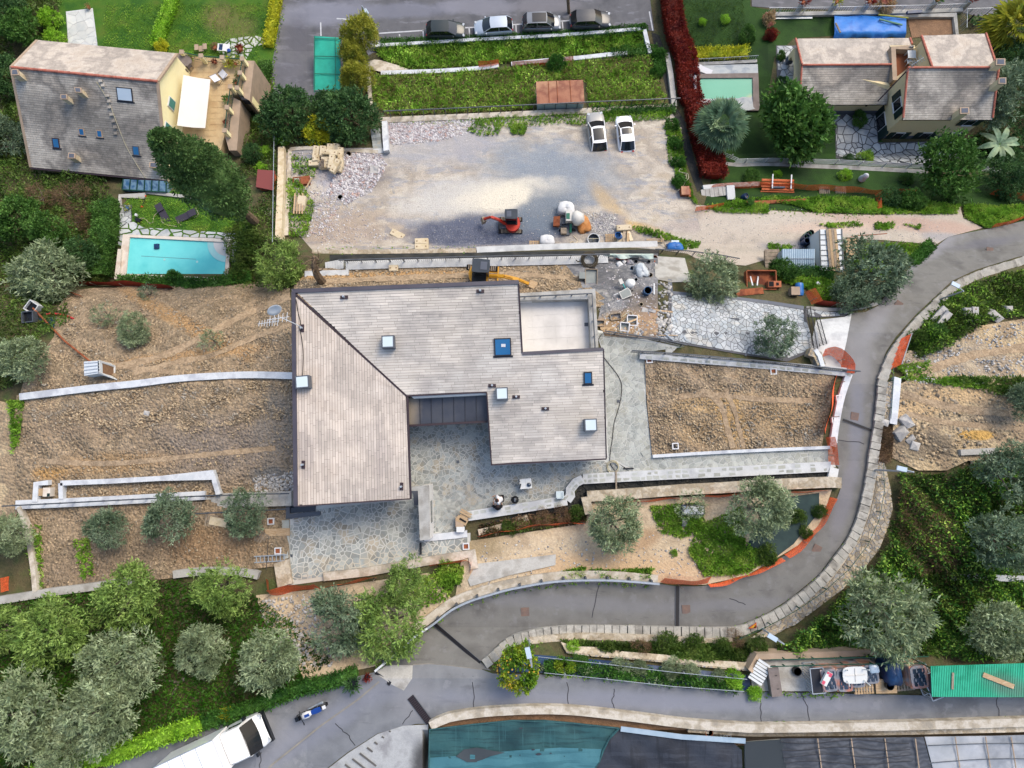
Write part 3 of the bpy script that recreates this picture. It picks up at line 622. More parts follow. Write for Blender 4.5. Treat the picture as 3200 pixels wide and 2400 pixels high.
walk=sheet('side_walk',[(1860,1030),(1970,1050),(2130,1085),(2015,1100),(2020,1260),(2038,1424),(2300,1410),(2600,1395),(2612,1460),(2300,1470),(1995,1486),(1895,1425),(1880,1090)],'mortar',.06)
cpav(walk,[(1866,1038),(1970,1058),(2110,1088),(2012,1102),(2016,1260),(2034,1430),(2300,1416),(2596,1400),(2606,1448),(2300,1458),(2000,1476),(1902,1425),(1884,1095)],.28,.05,'stone_pale',.082,aniso=1.15)
lower_walk=sheet('paved_yard',[(2090,915),(2260,925),(2400,945),(2515,965),(2545,1095),(2460,1130),(2330,1110),(2100,1070),(1900,1042),(1980,1020),(2060,1055),(2085,1030)],'joint_dark',.075)
cpav(lower_walk,[(2098,920),(2260,932),(2400,952),(2508,970),(2536,1090),(2450,1124),(2330,1104),(2105,1064),(1960,1040),(2070,1050),(2096,1010)],.31,.035,'stone_drive',.095)
mk_gate_walk=sheet('gate_strip',[(2515,962),(2600,975),(2664,972),(2640,988),(2560,992),(2520,990)],'joint_dark',.085)
cpav(mk_gate_walk,[(2518,964),(2600,977),(2655,976),(2636,986),(2560,990),(2522,988)],.32,.04,'stone_drive',.1)
yard=sheet('garden_patio',[(2585,355),(2740,355),(2745,445),(3010,440),(3020,485),(2900,520),(2730,512),(2612,495),(2610,390),(2585,390)],'joint_dark',.05)
cpav(yard,[(2588,358),(2735,358),(2742,448),(3008,445),(3016,483),(2900,515),(2730,508),(2617,490),(2614,386),(2588,386)],.62,.09,'stone_garden',.075)
sp=sheet('garden_patio',[(2425,142),(2490,142),(2510,300),(2470,300),(2428,240)],'joint_dark',.05)
cpav(sp,[(2428,145),(2488,145),(2508,298),(2472,298),(2431,240)],.6,.06,'stone_garden',.075)
up=sheet('garden_patio',[(206,36),(290,25),(306,150),(213,140)],'concrete_pale',.05)
cpav(up,[(209,40),(287,29),(302,147),(216,137)],.75,.03,'stone_white',.07)
st=sheet('stepping_path',[(690,145),(720,122),(800,112),(850,130),(790,150),(770,185),(700,180)],'lawn',.035)
cpav(st,[(690,145),(720,122),(800,112),(850,130),(790,150),(770,185),(700,180)],.55,.16,'stone_white',.06)
pool_edge=sheet('stepping_path',[(366,700),(420,690),(450,710),(742,730),(744,830),(722,830),(716,744),(395,735),(388,770),(370,770)],'lawn',.035)
cpav(pool_edge,[(370,702),(420,694),(450,712),(740,730),(742,830),(724,830),(718,746),(395,734),(386,768),(372,768)],.62,.13,'stone_garden',.075,aniso=1.2)
cpav(bpy.data.objects['garden_path'],[(374,642),(410,642),(410,698),(386,702),(374,698)],.5,.05,'stone_garden',.07)
def line(name,pts,w,m,h,parent=None,kind='structure'):
 mb=MB()
 for a,b in zip(pts,pts[1:]):
  A,B=V(*a,h),V(*b,h);d=(B-A);d.z=0;d.normalize();n=Vc((-d.y,d.x,0))*w/2
  mb.add([A+n,A-n,B-n,B+n],[(0,1,2,3)])
 return mk(mb,name,m,parent,kind=kind,loc=(0,0,0))
for pts in([(1170,105),(1325,95)],[(1322,94),(1324,128)],[(1445,87),(1485,85)],[(1466,86),(1468,118)],[(1603,77),(1634,75)],[(1612,77),(1614,108)],[(1752,66),(1782,64)],[(1757,66),(1760,98)],[(1052,58),(1145,64)],[(1155,62),(1158,86)],[(1002,70),(1003,112)],[(1889,-10),(1898,50)],[(1180,134),(1240,128)],[(1248,107),(1250,117)]):
 line('bay_marking',pts,.13,'line_white',.062,carpark)
line('kerb_marking',[(2022,-60),(2030,40),(2040,95)],.14,'line_white',.062,carpark)
def crack(pts,par,w=.05,h=.07):
 q=[]
 for a,b in zip(pts,pts[1:]):
  for k in range(5):q.append((a[0]+(b[0]-a[0])*k/5+RU(-3,3),a[1]+(b[1]-a[1])*k/5+RU(-3,3)))
 line('crack',q+[pts[-1]],w,'crack',h,par)
for c in([(1920,2150),(1914,2190),(1920,2220)],[(1772,2130),(1776,2200)],[(2500,2162),(2520,2200),(2528,2260)],[(3115,2180),(3122,2245)],[(1478,2112),(1482,2222)],[(1050,2262),(1090,2300),(1110,2330)],[(1255,2265),(1290,2220)],[(2376,2185),(2380,2258)],[(1870,1830),(1850,1930)],[(2700,1385),(2620,1375)],[(2280,1870),(2330,1890)],[(815,2350),(812,2400)]):
 crack(c,low if c[0][1]>2000 else lane)
line('road_seam',[(1185,2130),(1120,2185),(1000,2270),(850,2390),(800,2440)],.1,'seam',.07,low)
line('road_seam',[(1290,2078),(1340,2074),(1505,2092)],.1,'seam',.078,low)
def slab(name,px,py,w,d,rz,m,par=None,h=.09,t=.03,**k):
 mb=MB();mb.box(V(px,py,h-t/2),(w,d,t),rz);return mk(mb,name,m,par,loc=(0,0,0)if par else None,**k)
for i,(x,y,r,lab)in enumerate([(1641,1912,.05,'rusty square lid on the lane below the guard rail'),(2144,1904,.02,'rusty square lid just right of the cross drain on the lane'),(2671,1301,-.2,'rusty square lid on the lane beside the rocky plot'),(2553,1716,-.5,'dull red square lid on the outside of the bend'),(2808,952,-.6,'square lid on the lane opposite the paved drive'),(3093,783,-.15,'square lid on the lane near the top right bend')]):
 o=slab('manhole_cover',x,y,.55,.55,r,'manhole',None,.09,.04,label=lab,cat='manhole cover',group='lids set in the lane')
for(x0,y0,x1,y1,w,lab)in[(1353,1946,1500,2072,.26,'black drain channel across the lane mouth at the junction'),(2117,1832,2116,1958,.26,'dark drain channel straight across the lower lane'),(2634,1312,2722,1345,.2,'mossy drain channel across the lane beside the rocky plot'),(1282,2178,1342,2258,.45,'wide slatted drain grate at the top of the concrete ramp'),(1172,2104,1220,2138,.25,'short drain channel beside the concrete patch at the junction')]:
 a,b=V(x0,y0,.075),V(x1,y1,.075);c=(a+b)/2;t=thing('drain_channel',lab,'drain',c,0)
 mb=MB(c);mb.bar(a,b,w,.03);mk(mb,'grate_bed','grate',t)
 rail=MB(c);d=(b-a).normalized();n=Vc((-d.y,d.x,0))
 for s in(-1,1):rail.bar(a+n*s*w*.5+Vc((0,0,.012)),b+n*s*w*.5+Vc((0,0,.012)),.03,.03)
 mk(rail,'frame','metal_rail',t)
 if w>.4:
  for p,_ in along([a,b],.12):
   s_=MB(c);s_.bar(p-n*w*.42+Vc((0,0,.02)),p+n*w*.42+Vc((0,0,.02)),.05,.03);mk(s_,'slat','gutter_brown',t)
for(x,y,lab)in[(1431,1443,'small square floor drain in the middle of the courtyard'),(1932,1254,'small square floor drain on the pale side walk'),(910,1737,'black square drain at the lower left corner of the patio')]:
 slab('floor_drain',x,y,.2,.2,.03,'metal_rail',None,.1,.03,label=lab,cat='drain',group='floor drains')
slab('inspection_cover',2229,991,.58,.58,.03,'stone_garden',None,.12,.03,label='square stone inspection cover in the paved yard',cat='cover')
slab('slot_drain',2292,998,.85,.2,-.08,'metal_rail',None,.12,.03,label='long narrow slot drain in the paved yard',cat='drain')
TRACKS=[([(330,1150),(480,1120),(620,1060),(760,985),(905,925)],11),([(420,1165),(560,1130),(660,1110),(780,1060),(910,1010)],9),([(300,1130),(420,1150),(560,1165)],8),([(1000,880),(1300,866),(1600,858),(1780,868)],9),([(2120,1240),(2220,1232),(2380,1248),(2540,1252)],9),([(2190,1218),(2250,1260),(2268,1320),(2290,1400)],10),([(2270,1215),(2300,1300),(2325,1400)],8),([(120,1440),(350,1448),(600,1425),(860,1400)],9),([(2820,1230),(2960,1270),(3120,1290),(3260,1300)],12),([(2830,1290),(2960,1320),(3260,1345)],9),([(2860,1170),(3040,1110),(3260,1080)],14)]
for tp_,hw in TRACKS:
 tp_=spth(tp_,12);a_,b_=[],[]
 for i,p in enumerate(tp_):
  d=np.array(tp_[min(i+1,len(tp_)-1)])-np.array(tp_[max(i-1,0)]);n_=np.array([-d[1],d[0]])/np.linalg.norm(d)*hw*RU(.7,1.15);a_.append(tuple(np.array(p)+n_));b_.append(tuple(np.array(p)-n_))
 sheet('wheel_track',a_+b_[::-1],'track_dirt',.2,cell=20,rough=.1)
def stones(name,poly,n,r0,r1,m,h=.05,flat=.6,pw=2.2):
 q=sample_poly(poly,n)
 for tp_,hw in TRACKS:
  for A_,B_ in zip(tp_,tp_[1:]):
   A_,B_=np.array(A_),np.array(B_);u=np.clip(((q-A_)@(B_-A_))/((B_-A_)@(B_-A_)),0,1);q=q[np.linalg.norm(q-A_-u[:,None]*(B_-A_),axis=1)>hw]
 w=PG(q[:,0],q[:,1],h);n=len(w)
 r=r0+(r1-r0)*RNG.random(n)**pw;a=RNG.random(n)*6.28;tz=RNG.uniform(.7,1.35,n)
 base=np.array([(x,y,z)for z in(-1,1)for x,y in((-1,-1),(1,-1),(1,1),(-1,1))]+[(0,0,1.4)],float)
 v=base[None]*RNG.uniform(.6,1.0,(n,9,1))*np.array([.72,.72,flat*.72])*r[:,None,None]
 v[:,:,0]*=tz[:,None];v[:,:,1]/=tz[:,None];v[:,4:8,:2]*=.75
 c,s_=np.cos(a)[:,None],np.sin(a)[:,None];x=v[:,:,0]*c-v[:,:,1]*s_;y=v[:,:,0]*s_+v[:,:,1]*c
 v[:,:,0],v[:,:,1]=x,y;v+=w[:,None]
 f=np.array([(4,5,8),(5,6,8),(6,7,8),(7,4,8),(0,1,5),(0,5,4),(1,2,6),(1,6,5),(2,3,7),(2,7,6),(3,0,4),(3,4,7)])
 F=(f[None]+np.arange(n)[:,None,None]*9).reshape(-1,3)
 return lm(name,np_mesh(name,v.reshape(-1,3),F,np.repeat(RNG.random(n),12),m),kind='stuff')
stones('loose_stones',[(230,930),(700,905),(905,930),(916,1170),(400,1186),(80,1225),(180,1040)],5200,.03,.13,'rock_tan',.2)
stones('loose_stones',[(60,1245),(400,1200),(915,1190),(915,1300),(600,1345),(120,1330)],5000,.03,.14,'rock_tan',.2)
stones('loose_stones',[(60,1330),(915,1300),(915,1530),(690,1540),(660,1490),(70,1500)],1700,.03,.12,'rock_tan',.2)
stones('loose_stones',[(190,1510),(660,1500),(670,1545),(190,1560)],900,.03,.15,'rock_tan',.2)
stones('loose_stones',[(110,1600),(690,1580),(890,1600),(890,1730),(600,1790),(120,1830)],1300,.03,.1,'rock_tan',.2)
stones('loose_stones',[(2020,1125),(2600,1170),(2560,1400),(2040,1420)],5000,.03,.13,'rock_tan',.2)
stones('loose_stones',[(960,850),(1750,830),(1830,930),(1640,945),(920,920)],2600,.04,.16,'rock_tan',.2)
stones('loose_stones',[(2810,1120),(3050,1030),(3300,990),(3300,1200),(2830,1200)],1300,.04,.16,'rock_grey',.2)
stones('loose_stones',[(2810,1200),(3300,1200),(3300,1430),(2960,1460),(2800,1420)],1100,.04,.22,'rock_tan',.2)
stones('loose_stones',[(790,1490),(920,1470),(920,1540),(800,1545)],500,.05,.16,'rock_grey',.2)
stones('loose_stones',[(1500,1700),(2300,1640),(2300,1800),(1500,1840)],700,.03,.12,'rock_grey',.13)
stones('loose_stones',[(800,1880),(1000,1850),(1040,2080),(900,2100)],600,.05,.2,'rock_grey',.13)
stones('loose_stones',[(2060,880),(2100,890),(2100,1050),(2050,1052)],140,.08,.26,'rock_grey',.1)
stones('loose_stones',[(1870,990),(2040,1000),(2040,1050),(1900,1048)],200,.05,.2,'rock_grey',.08)
stones('loose_stones',[(1500,1645),(1780,1575),(1815,1520),(2590,1462),(2590,1500),(1830,1550),(1790,1600)],700,.05,.2,'dark_pit',.03)
stones('rubble',[(1210,385),(1480,372),(1490,410),(1380,440),(1230,455),(1205,430)],2600,.04,.17,'rubble',.05)
stones('rubble',[(1075,480),(1190,480),(1210,520),(1160,600),(1080,640),(1020,600)],3000,.04,.2,'rubble',.05)
stones('rubble',[(970,600),(1070,600),(1050,720),(960,740)],800,.03,.14,'rubble',.05)
stones('rubble',[(1830,660),(1930,670),(1920,730),(1860,740),(1820,700)],900,.03,.14,'rock_grey',.06)
stones('gravel',[(1345,700),(1620,720),(1700,760),(1690,778),(1350,782)],6000,.02,.07,'gravel_blue',.05)
stones('gravel',[(1000,640),(2100,560),(2200,700),(1950,760),(1000,780)],1500,.02,.08,'rock_grey',.05)
stones('gravel',[(1230,420),(1900,420),(2080,520),(1100,620)],700,.02,.08,'rock_grey',.05)
stones('gravel',[(2170,650),(2990,660),(2940,740),(2500,770),(2200,800)],1200,.02,.08,'rock_grey',.07)
stones('gravel',[(2440,765),(2560,756),(2540,800),(2440,810)],700,.02,.08,'gravel_blue',.07)
stones('gravel',[(1760,840),(1840,830),(1860,930),(1790,890)],1200,.02,.06,'gravel_blue',.07)
stones('gravel',[(1840,900),(1990,960),(2000,1000),(1880,990)],900,.02,.06,'rock_grey',.07)
stones('rubble',[(1880,800),(2050,815),(2050,1040),(1880,1020)],420,.03,.14,'rubble',.12);stones('wood_scraps',[(1880,980),(2050,990),(2050,1045),(1880,1040)],90,.06,.22,'wood_board',.14,.2);stones('rubble',[(1000,640),(1100,640),(1250,770),(980,780)],500,.03,.12,'rubble',.06);stones('rubble',[(895,470),(1000,480),(1060,640),(1000,740),(900,730)],500,.03,.14,'rubble',.08)
for i,(x,y,r,lab)in enumerate([(2830,1320,.75,'tall pale boulder at the edge of the excavation, topmost of the group'),(2816,1352,.9,'largest blue grey boulder beside the broken end of the stone wall'),(2856,1394,.62,'pale boulder lowest of the group beside the stone wall'),(2842,1374,.5,'small wedge shaped boulder between two larger ones'),(2762,1320,.5,'flat boulder fallen on top of the broken stone wall'),(460,1292,.42,'grey boulder lying in the middle of the stony terrace'),(442,1293,.34,'tan boulder touching the grey boulder on the stony terrace'),(2140,1636,.45,'pale rock in the grass below the small olive tree'),(3105,990,.8,'big pale boulder below the brambles at the right'),(3150,970,.6,'squarish boulder at the right edge of the rubble bank')]):
 mb=MB();mb.rock(V(x,y,r*.3),r,flat=.7);mk(mb,'boulder','rock_grey' if i!=6 else 'rock_tan',label=lab,cat='boulder',group='boulders',smooth=False)
# roofs, walls and the four buildings
class Plane:
 """plane through three photo points of known height"""
 def __init__(s,a,b,c,up=0.0):
  A,B,C=[VZ(*q)for q in(a,b,c)];s.n=(B-A).cross(C-A).normalized()
  if s.n.z<0:s.n=-s.n
  s.p=A+s.n*up
 def at(s,px,py):
  o=Vc((0,0,HC));d=VZ(px,py,0)-o;return o+d*((s.p-o).dot(s.n)/d.dot(s.n))
 def z(s,x,y):return s.p.z-(s.n.x*(x-s.p.x)+s.n.y*(y-s.p.y))/s.n.z
def wall_plane(a,b):
 """vertical plane through world points a, b"""
 class W:pass
 w=W();w.p=a;d=b-a;d.z=0;w.n=d.normalized().cross(Vc((0,0,1))).normalized();w.d=d.normalized()
 def at(px,py):
  o=Vc((0,0,HC));q=VZ(px,py,-20)-o;return o+q*((w.p-o).dot(w.n)/q.dot(w.n))
 w.at=at;return w
def roof_slab(mb,plane,outline,t=.16):
 pts=[plane.at(*q)for q in outline];mb.prism(pts,[p.z-t for p in pts])
 return pts
def tiled_roof(house,name,plane,outline,udir,course,lens,m,under,t=.022,maxn=140,label=None,pattern=.12,gap=.015):
 """a slab with courses of overlapping tiles; udir = two photo points giving the course direction"""
 mb=MB(house.location);pts=roof_slab(mb,plane,outline);roof=mk(mb,name,under,house,label=label)
 u=(plane.at(*udir[1])-plane.at(*udir[0])).normalized();v=plane.n.cross(u).normalized()
 if v.z>0:v=-v;
 o=pts[0];P2=[((p-o).dot(u),(p-o).dot(v))for p in pts]
 if area2(P2)<0:P2=P2[::-1]
 u0=min(p[0]for p in P2);u1=max(p[0]for p in P2);v0=min(p[1]for p in P2);v1=max(p[1]for p in P2)
 N=plane.n;cells=[];j=0;vv=v0
 ph=[RU(0,6)for _ in range(4)]
 while vv<v1:
  uu=u0-RR()*lens[1]
  while uu<u1:
   l=RU(*lens);q=clip_rect(P2,uu+.005,vv,uu+l-.005,vv+course-gap)
   if len(q)>=3 and abs(area2(q))>course*.06:
    if area2(q)<0:q=q[::-1]
    top=[]
    for a,b in q:
     k=(b-vv)/course;top.append(o+u*a+v*b+N*(.006+t*k))
    bot=[p-N*(t+.004)for p in top]
    n=len(q);w=.5+pattern*1.6*(sin(uu*.55+ph[0])+sin(vv*.8+uu*.2+ph[1]))*.5+RU(-.42,.42)*(1 if RR()<.35 else.55)
    nn=(top[1]-top[0]).cross(top[2]-top[0]).dot(N);idx=tuple(range(n))if nn>0 else tuple(range(n-1,-1,-1))
    sd=[(i,n+i,n+(i+1)%n,(i+1)%n)for i in range(n)]
    if nn<0:sd=[f[::-1]for f in sd]
    cells.append((abs(area2(q)),top+bot,[idx]+sd,min(1,max(0,w))))
   uu+=l
  vv+=course;j+=1
 random.shuffle(cells)
 pieces(roof,cells,'roof_tile',m,house.location,maxn,'roof_tiles')
 return roof
def px_box(mb,top,z0,ztop):return mb.prism([VZ(x,y,ztop)for x,y in top],z0)
def chim(house,top,ztop,plane,m='render_cream',cap='coping_tan',hole=True):
 c=[VZ(x,y,ztop)for x,y in top];cen=sum(c,Vc())/4;zb=plane.z(cen.x,cen.y)-.3
 mb=MB(house.location);mb.prism([p.lerp(cen,.12)for p in c],zb);ch=mk(mb,'chimney',m,house)
 cp=MB(house.location);cp.prism([p+Vc((0,0,.08))for p in c],ztop-.06);mk(cp,'cap',cap,ch)
 if hole:
  h=MB(house.location);h.prism([p.lerp(cen,.3)+Vc((0,0,.1))for p in c],ztop);mk(h,'flue','plinth',ch)
 return ch
def rwin(house,plane,cx,cy,w,d,udir,glass,frame,raise_=.1,dome=False,hgt=.12):
 u=(plane.at(*udir[1])-plane.at(*udir[0])).normalized();v=plane.n.cross(u);o=plane.at(cx,cy);N=plane.n
 M=Matrix((u,v,N)).transposed();mb=MB(house.location)
 if dome:M=Matrix.Rotation(math.atan2(u.y,u.x),3,'Z');N=Vc((0,0,1))
 t=.07
 for s in(-1,1):
  mb.box(o+M@Vc((s*(w/2-t/2),0,hgt/2)),(t,d,hgt+.3 if dome else hgt),M=M);mb.box(o+M@Vc((0,s*(d/2-t/2),hgt/2)),(w-2*t-.004,t,hgt+.3 if dome else hgt),M=M)
 f=mk(mb,'roof_window',frame,house)
 g=MB(house.location);g.box(o+M@Vc((0,0,hgt-.03+(.15 if dome else 0))),(w-2*t-.006,d-2*t-.006,.05),M=M);mk(g,'pane',glass,f)
 fl=MB(house.location)
 if not dome:fl.box(o+M@Vc((0,-d/2-.06,.03)),(w+.2,.12,.05),M=M);mk(fl,'flashing','frame_dark',f)
 return f
def ridge(house,a,b,m='ridge_tile',r=.12,step=.42,name='ridge_tile'):
 for p,h in along([a,b],step):
  mb=MB(house.location);d=(b-a).normalized();mb.tube([p-d*step*.5,p+d*step*.48],[r*.92,r*1.06],8);mk(mb,name,m,house,smooth=False)
# 1. the new house with the wedge shaped roof
MH=thing('house','new wedge roofed house with pale plank tiles and an open courtyard','house',V(1300,1250))
HL=MH.location
ZH,ZL=5.0,3.55
topP=Plane((915,912,ZH),(1620,881,ZH),(1270,1238,ZL));leftP=Plane((915,912,ZH),(922,1580,ZH),(1270,1238,ZL))
tiled_roof(MH,'roof',leftP,[(923,926),(1268,1238),(1280,1557),(930,1580)],((922,930),(926,1570)),.172,(.45,1.5),'tile_warm','roof_under',maxn=150)
tiled_roof(MH,'roof',topP,[(926,912),(1619,888),(1631,1104),(1884,1091),(1893,1432),(1535,1450),(1520,1226),(1272,1237)],((920,912),(1618,886)),.178,(.5,1.6),'tile_new','roof_under',maxn=150)
def edge(path,plane,w,h,m,name='roof_edge',up=.06,closed=False):
 mb=MB(HL);pts=[plane.at(*q)+Vc((0,0,up))for q in path];strip(mb,pts,w,h);return mk(mb,name,m,MH)
edge([(917,905),(917,910),(1621,882)],topP,.26,.35,'sheet_dark','roof_coping',.1)
edge([(918,912),(925,1582)],leftP,.26,.35,'sheet_dark','roof_coping',.1)
edge([(925,1582),(1281,1559)],leftP,.08,.22,'gutter_brown','verge_trim',.05)
edge([(1273,1238),(1283,1560)],leftP,.12,.16,'gutter_brown','gutter',.02)
edge([(1270,1237),(1520,1225)],topP,.1,.16,'gutter_brown','gutter',.02)
edge([(1521,1226),(1536,1451)],topP,.08,.2,'gutter_brown','verge_trim',.05)
edge([(1534,1452),(1895,1434)],topP,.12,.16,'gutter_brown','gutter',.02)
edge([(1886,1090),(1895,1434)],topP,.07,.2,'gutter_brown','verge_trim',.05)
edge([(1620,881),(1632,1104)],topP,.1,.3,'gutter_brown','verge_trim',.06)
edge([(1632,1105),(1885,1091)],topP,.2,.3,'sheet_dark','roof_coping',.08)
mb=MB(HL);strip(mb,[topP.at(918,914)+Vc((0,0,.05)),topP.at(1271,1238)+Vc((0,0,.05))],.12,.08);mk(mb,'valley_gutter','gutter_brown',MH)
def house_wall(pts,ztop,zbot,m,name='wall'):
 mb=MB(HL);mb.prism([Vc((p.x,p.y,ztop(p)if callable(ztop)else ztop))for p in pts],zbot);return mk(mb,name,m,MH)
def inset(plane,pts,d):
 q=[plane.at(*p)for p in pts];c=sum(q,Vc())/len(q);out=[]
 for p in q:out.append(p+(c-p).normalized()*d)
 return out
lw=[leftP.at(*p)for p in((926,926),(1262,1235),(1277,1530),(940,1560))]
for k in(1,2):lw[k].x-=.3
house_wall(lw,lambda p:leftP.z(p.x,p.y)-.2,-3.0,'render_white')
tw=[topP.at(*p)for p in((930,915),(1612,886),(1622,1108),(1875,1100),(1880,1418),(1548,1434),(1534,1232),(1290,1244))]
house_wall(tw,lambda p:topP.z(p.x,p.y)-.2,-3.2,'render_white')
wp=wall_plane(Vc((lw[1].x+.04,lw[1].y,0)),Vc((lw[2].x+.04,lw[2].y,0)))
mb=MB(HL)
for t0,t1 in((.46,.56),):
 a=lw[1].lerp(lw[2],t0);b=lw[1].lerp(lw[2],t1);mb.add([Vc((a.x+.05,a.y,.1)),Vc((b.x+.05,b.y,.1)),Vc((b.x+.05,b.y,2.2)),Vc((a.x+.05,a.y,2.2))],[(0,1,2,3)])
mk(mb,'door','glass_dark',MH)
mb=MB(HL);lowq=[VZ(1276,1243,2.75),VZ(1523,1231,2.75),VZ(1524,1315,2.6),VZ(1279,1328,2.6)];mb.prism(lowq,2.45);lr=mk(mb,'flat_roof','flat_roof_metal',MH)
for k in range(1,7):
 a=lowq[0].lerp(lowq[1],k/7);b=lowq[3].lerp(lowq[2],k/7);s_=MB(HL);s_.bar(a+Vc((0,0,.02)),b+Vc((0,0,.02)),.03,.05);mk(s_,'standing_seam','frame_dark',lr)
mb=MB(HL);mb.bar(lowq[3]+Vc((0,-.05,.02)),lowq[2]+Vc((0,-.05,.02)),.14,.14);mk(mb,'gutter','gutter_brown',MH)
house_wall([VZ(1284,1246,2.4),VZ(1518,1234,2.4),VZ(1518,1300,2.4),VZ(1284,1312,2.4)],2.4,0,'render_white','glazed_wall')
ZT=2.2
def tq(x,y,z=ZT):return VZ(x,y,z)
mb=MB(HL);mb.prism([tq(1618,928),tq(1852,918),tq(1860,1092),tq(1630,1106)],-2.5);ter=mk(mb,'terrace','terrace_white',MH)
mb=MB(HL);pp=[tq(1616,931,ZT+.5),tq(1848,921,ZT+.5),tq(1857,1088,ZT+.5)];strip(mb,[p+Vc((0,0,.3))for p in pp],.5,.9);mk(mb,'parapet','concrete',ter)
mb=MB(HL)
for a,b in zip([tq(1616,943,ZT+.25),tq(1840,933,ZT+.25)],[tq(1840,933,ZT+.25),tq(1848,1088,ZT+.25)]):mb.bar(a,b,.12,.4)
mk(mb,'parapet_lining','frame_white',ter)
mb=MB(HL)
rail=[tq(1616,928,ZT+1.1),tq(1850,917,ZT+1.1),tq(1860,1092,ZT+1.1)]
mb.tube(rail,.05,6)
mk(mb,'railing','metal_rail',ter)
for p,h in along(rail,1.05):
 s_=MB(HL);s_.bar(p,p-Vc((0,0,.5)),.07);mk(s_,'railing_post','metal_rail',ter)
mb=MB(HL);mb.box(tq(1832,1014,ZT+.02),(.25,.25,.04));mk(mb,'floor_drain','metal_rail',ter)
fl=[]
A,B,C,D=tq(1624,952,ZT+.012),tq(1836,942,ZT+.012),tq(1845,1088,ZT+.012),tq(1634,1100,ZT+.012)
for i in range(6):
 for j in range(4):
  q=[]
  for(s_,t_)in((i,j),(i+1,j),(i+1,j+1),(i,j+1)):
   s2=s_/6+(.0035 if s_==i else-.0035);t2=t_/4+(.005 if t_==j else-.005);q.append(A.lerp(B,s2).lerp(D.lerp(C,s2),t2))
  mbp=MB(HL);mbp.prism(q[::-1],ZT-.004);mbp.c=[.4+.2*RR()]*len(mbp.f);mk(mbp,'floor_slab','terrace_white',ter)
U=((920,912),(1618,886))
rwin(MH,topP,1217,1072,.8,.8,U,'dome_white','frame_grey',dome=True,hgt=.5)
rwin(MH,topP,1569,1232,.78,.8,U,'dome_white','frame_grey',dome=True,hgt=.5)
rwin(MH,topP,1843,1329,.82,.82,U,'dome_white','frame_grey',dome=True,hgt=.5)
rwin(MH,leftP,953,1196,.85,.8,U,'dome_white','frame_grey',dome=True,hgt=.5)
rw=rwin(MH,topP,1571,1084,1.1,1.15,U,'glass_blue','frame_dark',hgt=.14)
mb=MB(HL);o_=topP.at(1573,1079)+topP.n*.16;mb.box(o_,(.28,.2,.012),M=Matrix((Vc((1,0,0)),topP.n.cross(Vc((1,0,0))),topP.n)).transposed());mk(mb,'sticker','plate',rw)
rwin(MH,topP,1837,1181,.55,.8,U,'glass_blue','frame_dark',hgt=.12)
for(x,y,pl)in[(1076,929,topP),(1501,910,topP),(1613,1240,topP),(1704,1277,topP),(945,1026,leftP),(948,1452,leftP),(1255,1520,leftP),(1538,1205,topP)]:
 mb=MB(HL);o_=pl.at(x,y);mb.box(o_+pl.n*.04,(.5,.22,.05)if pl is topP else(.22,.5,.05));v_=mk(mb,'vent','gutter_brown',MH)
 m2=MB(HL);m2.tube([o_,o_+Vc((0,0,.4))],.07,8);mk(m2,'vent_pipe','metal_galv',v_)
mb=MB(HL)
mb.tube([leftP.at(x,y)+Vc((0,0,.05))for x,y in spth([(926,936),(932,975),(940,1010),(936,1022),(944,1060),(948,1110),(946,1180)],8)],.025,4);mk(mb,'roof_cable','cable',MH)
an=thing('antenna','white dish and two comb aerials on a mast at the upper left roof edge','antenna',leftP.at(938,1020));AO=an.location
mb=MB(AO);mt=AO+Vc((-.6,.2,2.2));mb.tube([AO,AO+Vc((-.15,.05,1.0)),mt],.03,6);mk(mb,'mast','metal_white',an)
mb=MB(AO);mb.lathe([(.05,.0),(.28,.04),(.45,.14),(.44,.16),(.26,.07),(.02,.03)],mt+Vc((-.35,.5,.1)),16,M=Matrix.Rotation(1.1,3,'X')@Matrix.Rotation(.5,3,'Y'));mk(mb,'dish','metal_white',an,smooth=True)
for k,(dx,dy,n)in enumerate([(-.6,-.3,8),(0.1,-.1,5)]):
 mb=MB(AO);a=mt+Vc((dx+.5,dy+.1,-.2+k*.3));b=mt+Vc((dx-.8,dy-.1,-.2+k*.3));mb.tube([a,b],.02,5);aer=mk(mb,'aerial','metal_white',an)
 for i in range(n):
  p=a.lerp(b,(i+.5)/n);s_=MB(AO);s_.tube([p+Vc((.02,.3-.02*i,0)),p+Vc((-.02,-.3+.02*i,0))],.018,4);mk(s_,'rod','metal_white',aer)
mb=MB(HL);mb.prism([VZ(1318,1518,2.6),VZ(1340,1517,2.6),VZ(1345,1685,2.4),VZ(1312,1690,2.4)],0);wing=mk(mb,'wing_wall','render_white',MH)
mb=MB(HL);mb.prism([VZ(1282,1521,2.75),VZ(1340,1517,2.75),VZ(1344,1686,2.55),VZ(1312,1689,2.55),VZ(1306,1533,2.7),VZ(1282,1534,2.7)],[2.5]*6);mk(mb,'wing_coping','concrete',wing)
a=P(1340,1517,2.6);b=P(1345,1685,2.4);a,b=Vc(a.tolist()),Vc(b.tolist())
mb=MB(HL);c,d=a.lerp(b,.3),a.lerp(b,.72)
mb.add([Vc((c.x+.02,c.y,1.0)),Vc((d.x+.02,d.y,1.0)),Vc((d.x+.02,d.y,1.9)),Vc((c.x+.02,c.y,1.9))],[(0,1,2,3)]);mk(mb,'slot_window','glass_dark',wing)
mb=MB(HL);mb.prism([VZ(1282,1534,.12),VZ(1306,1534,.12),VZ(1311,1690,.12),VZ(1300,1690,.12),VZ(1292,1545,.12)],0);mk(mb,'dark_sill','plinth',wing)
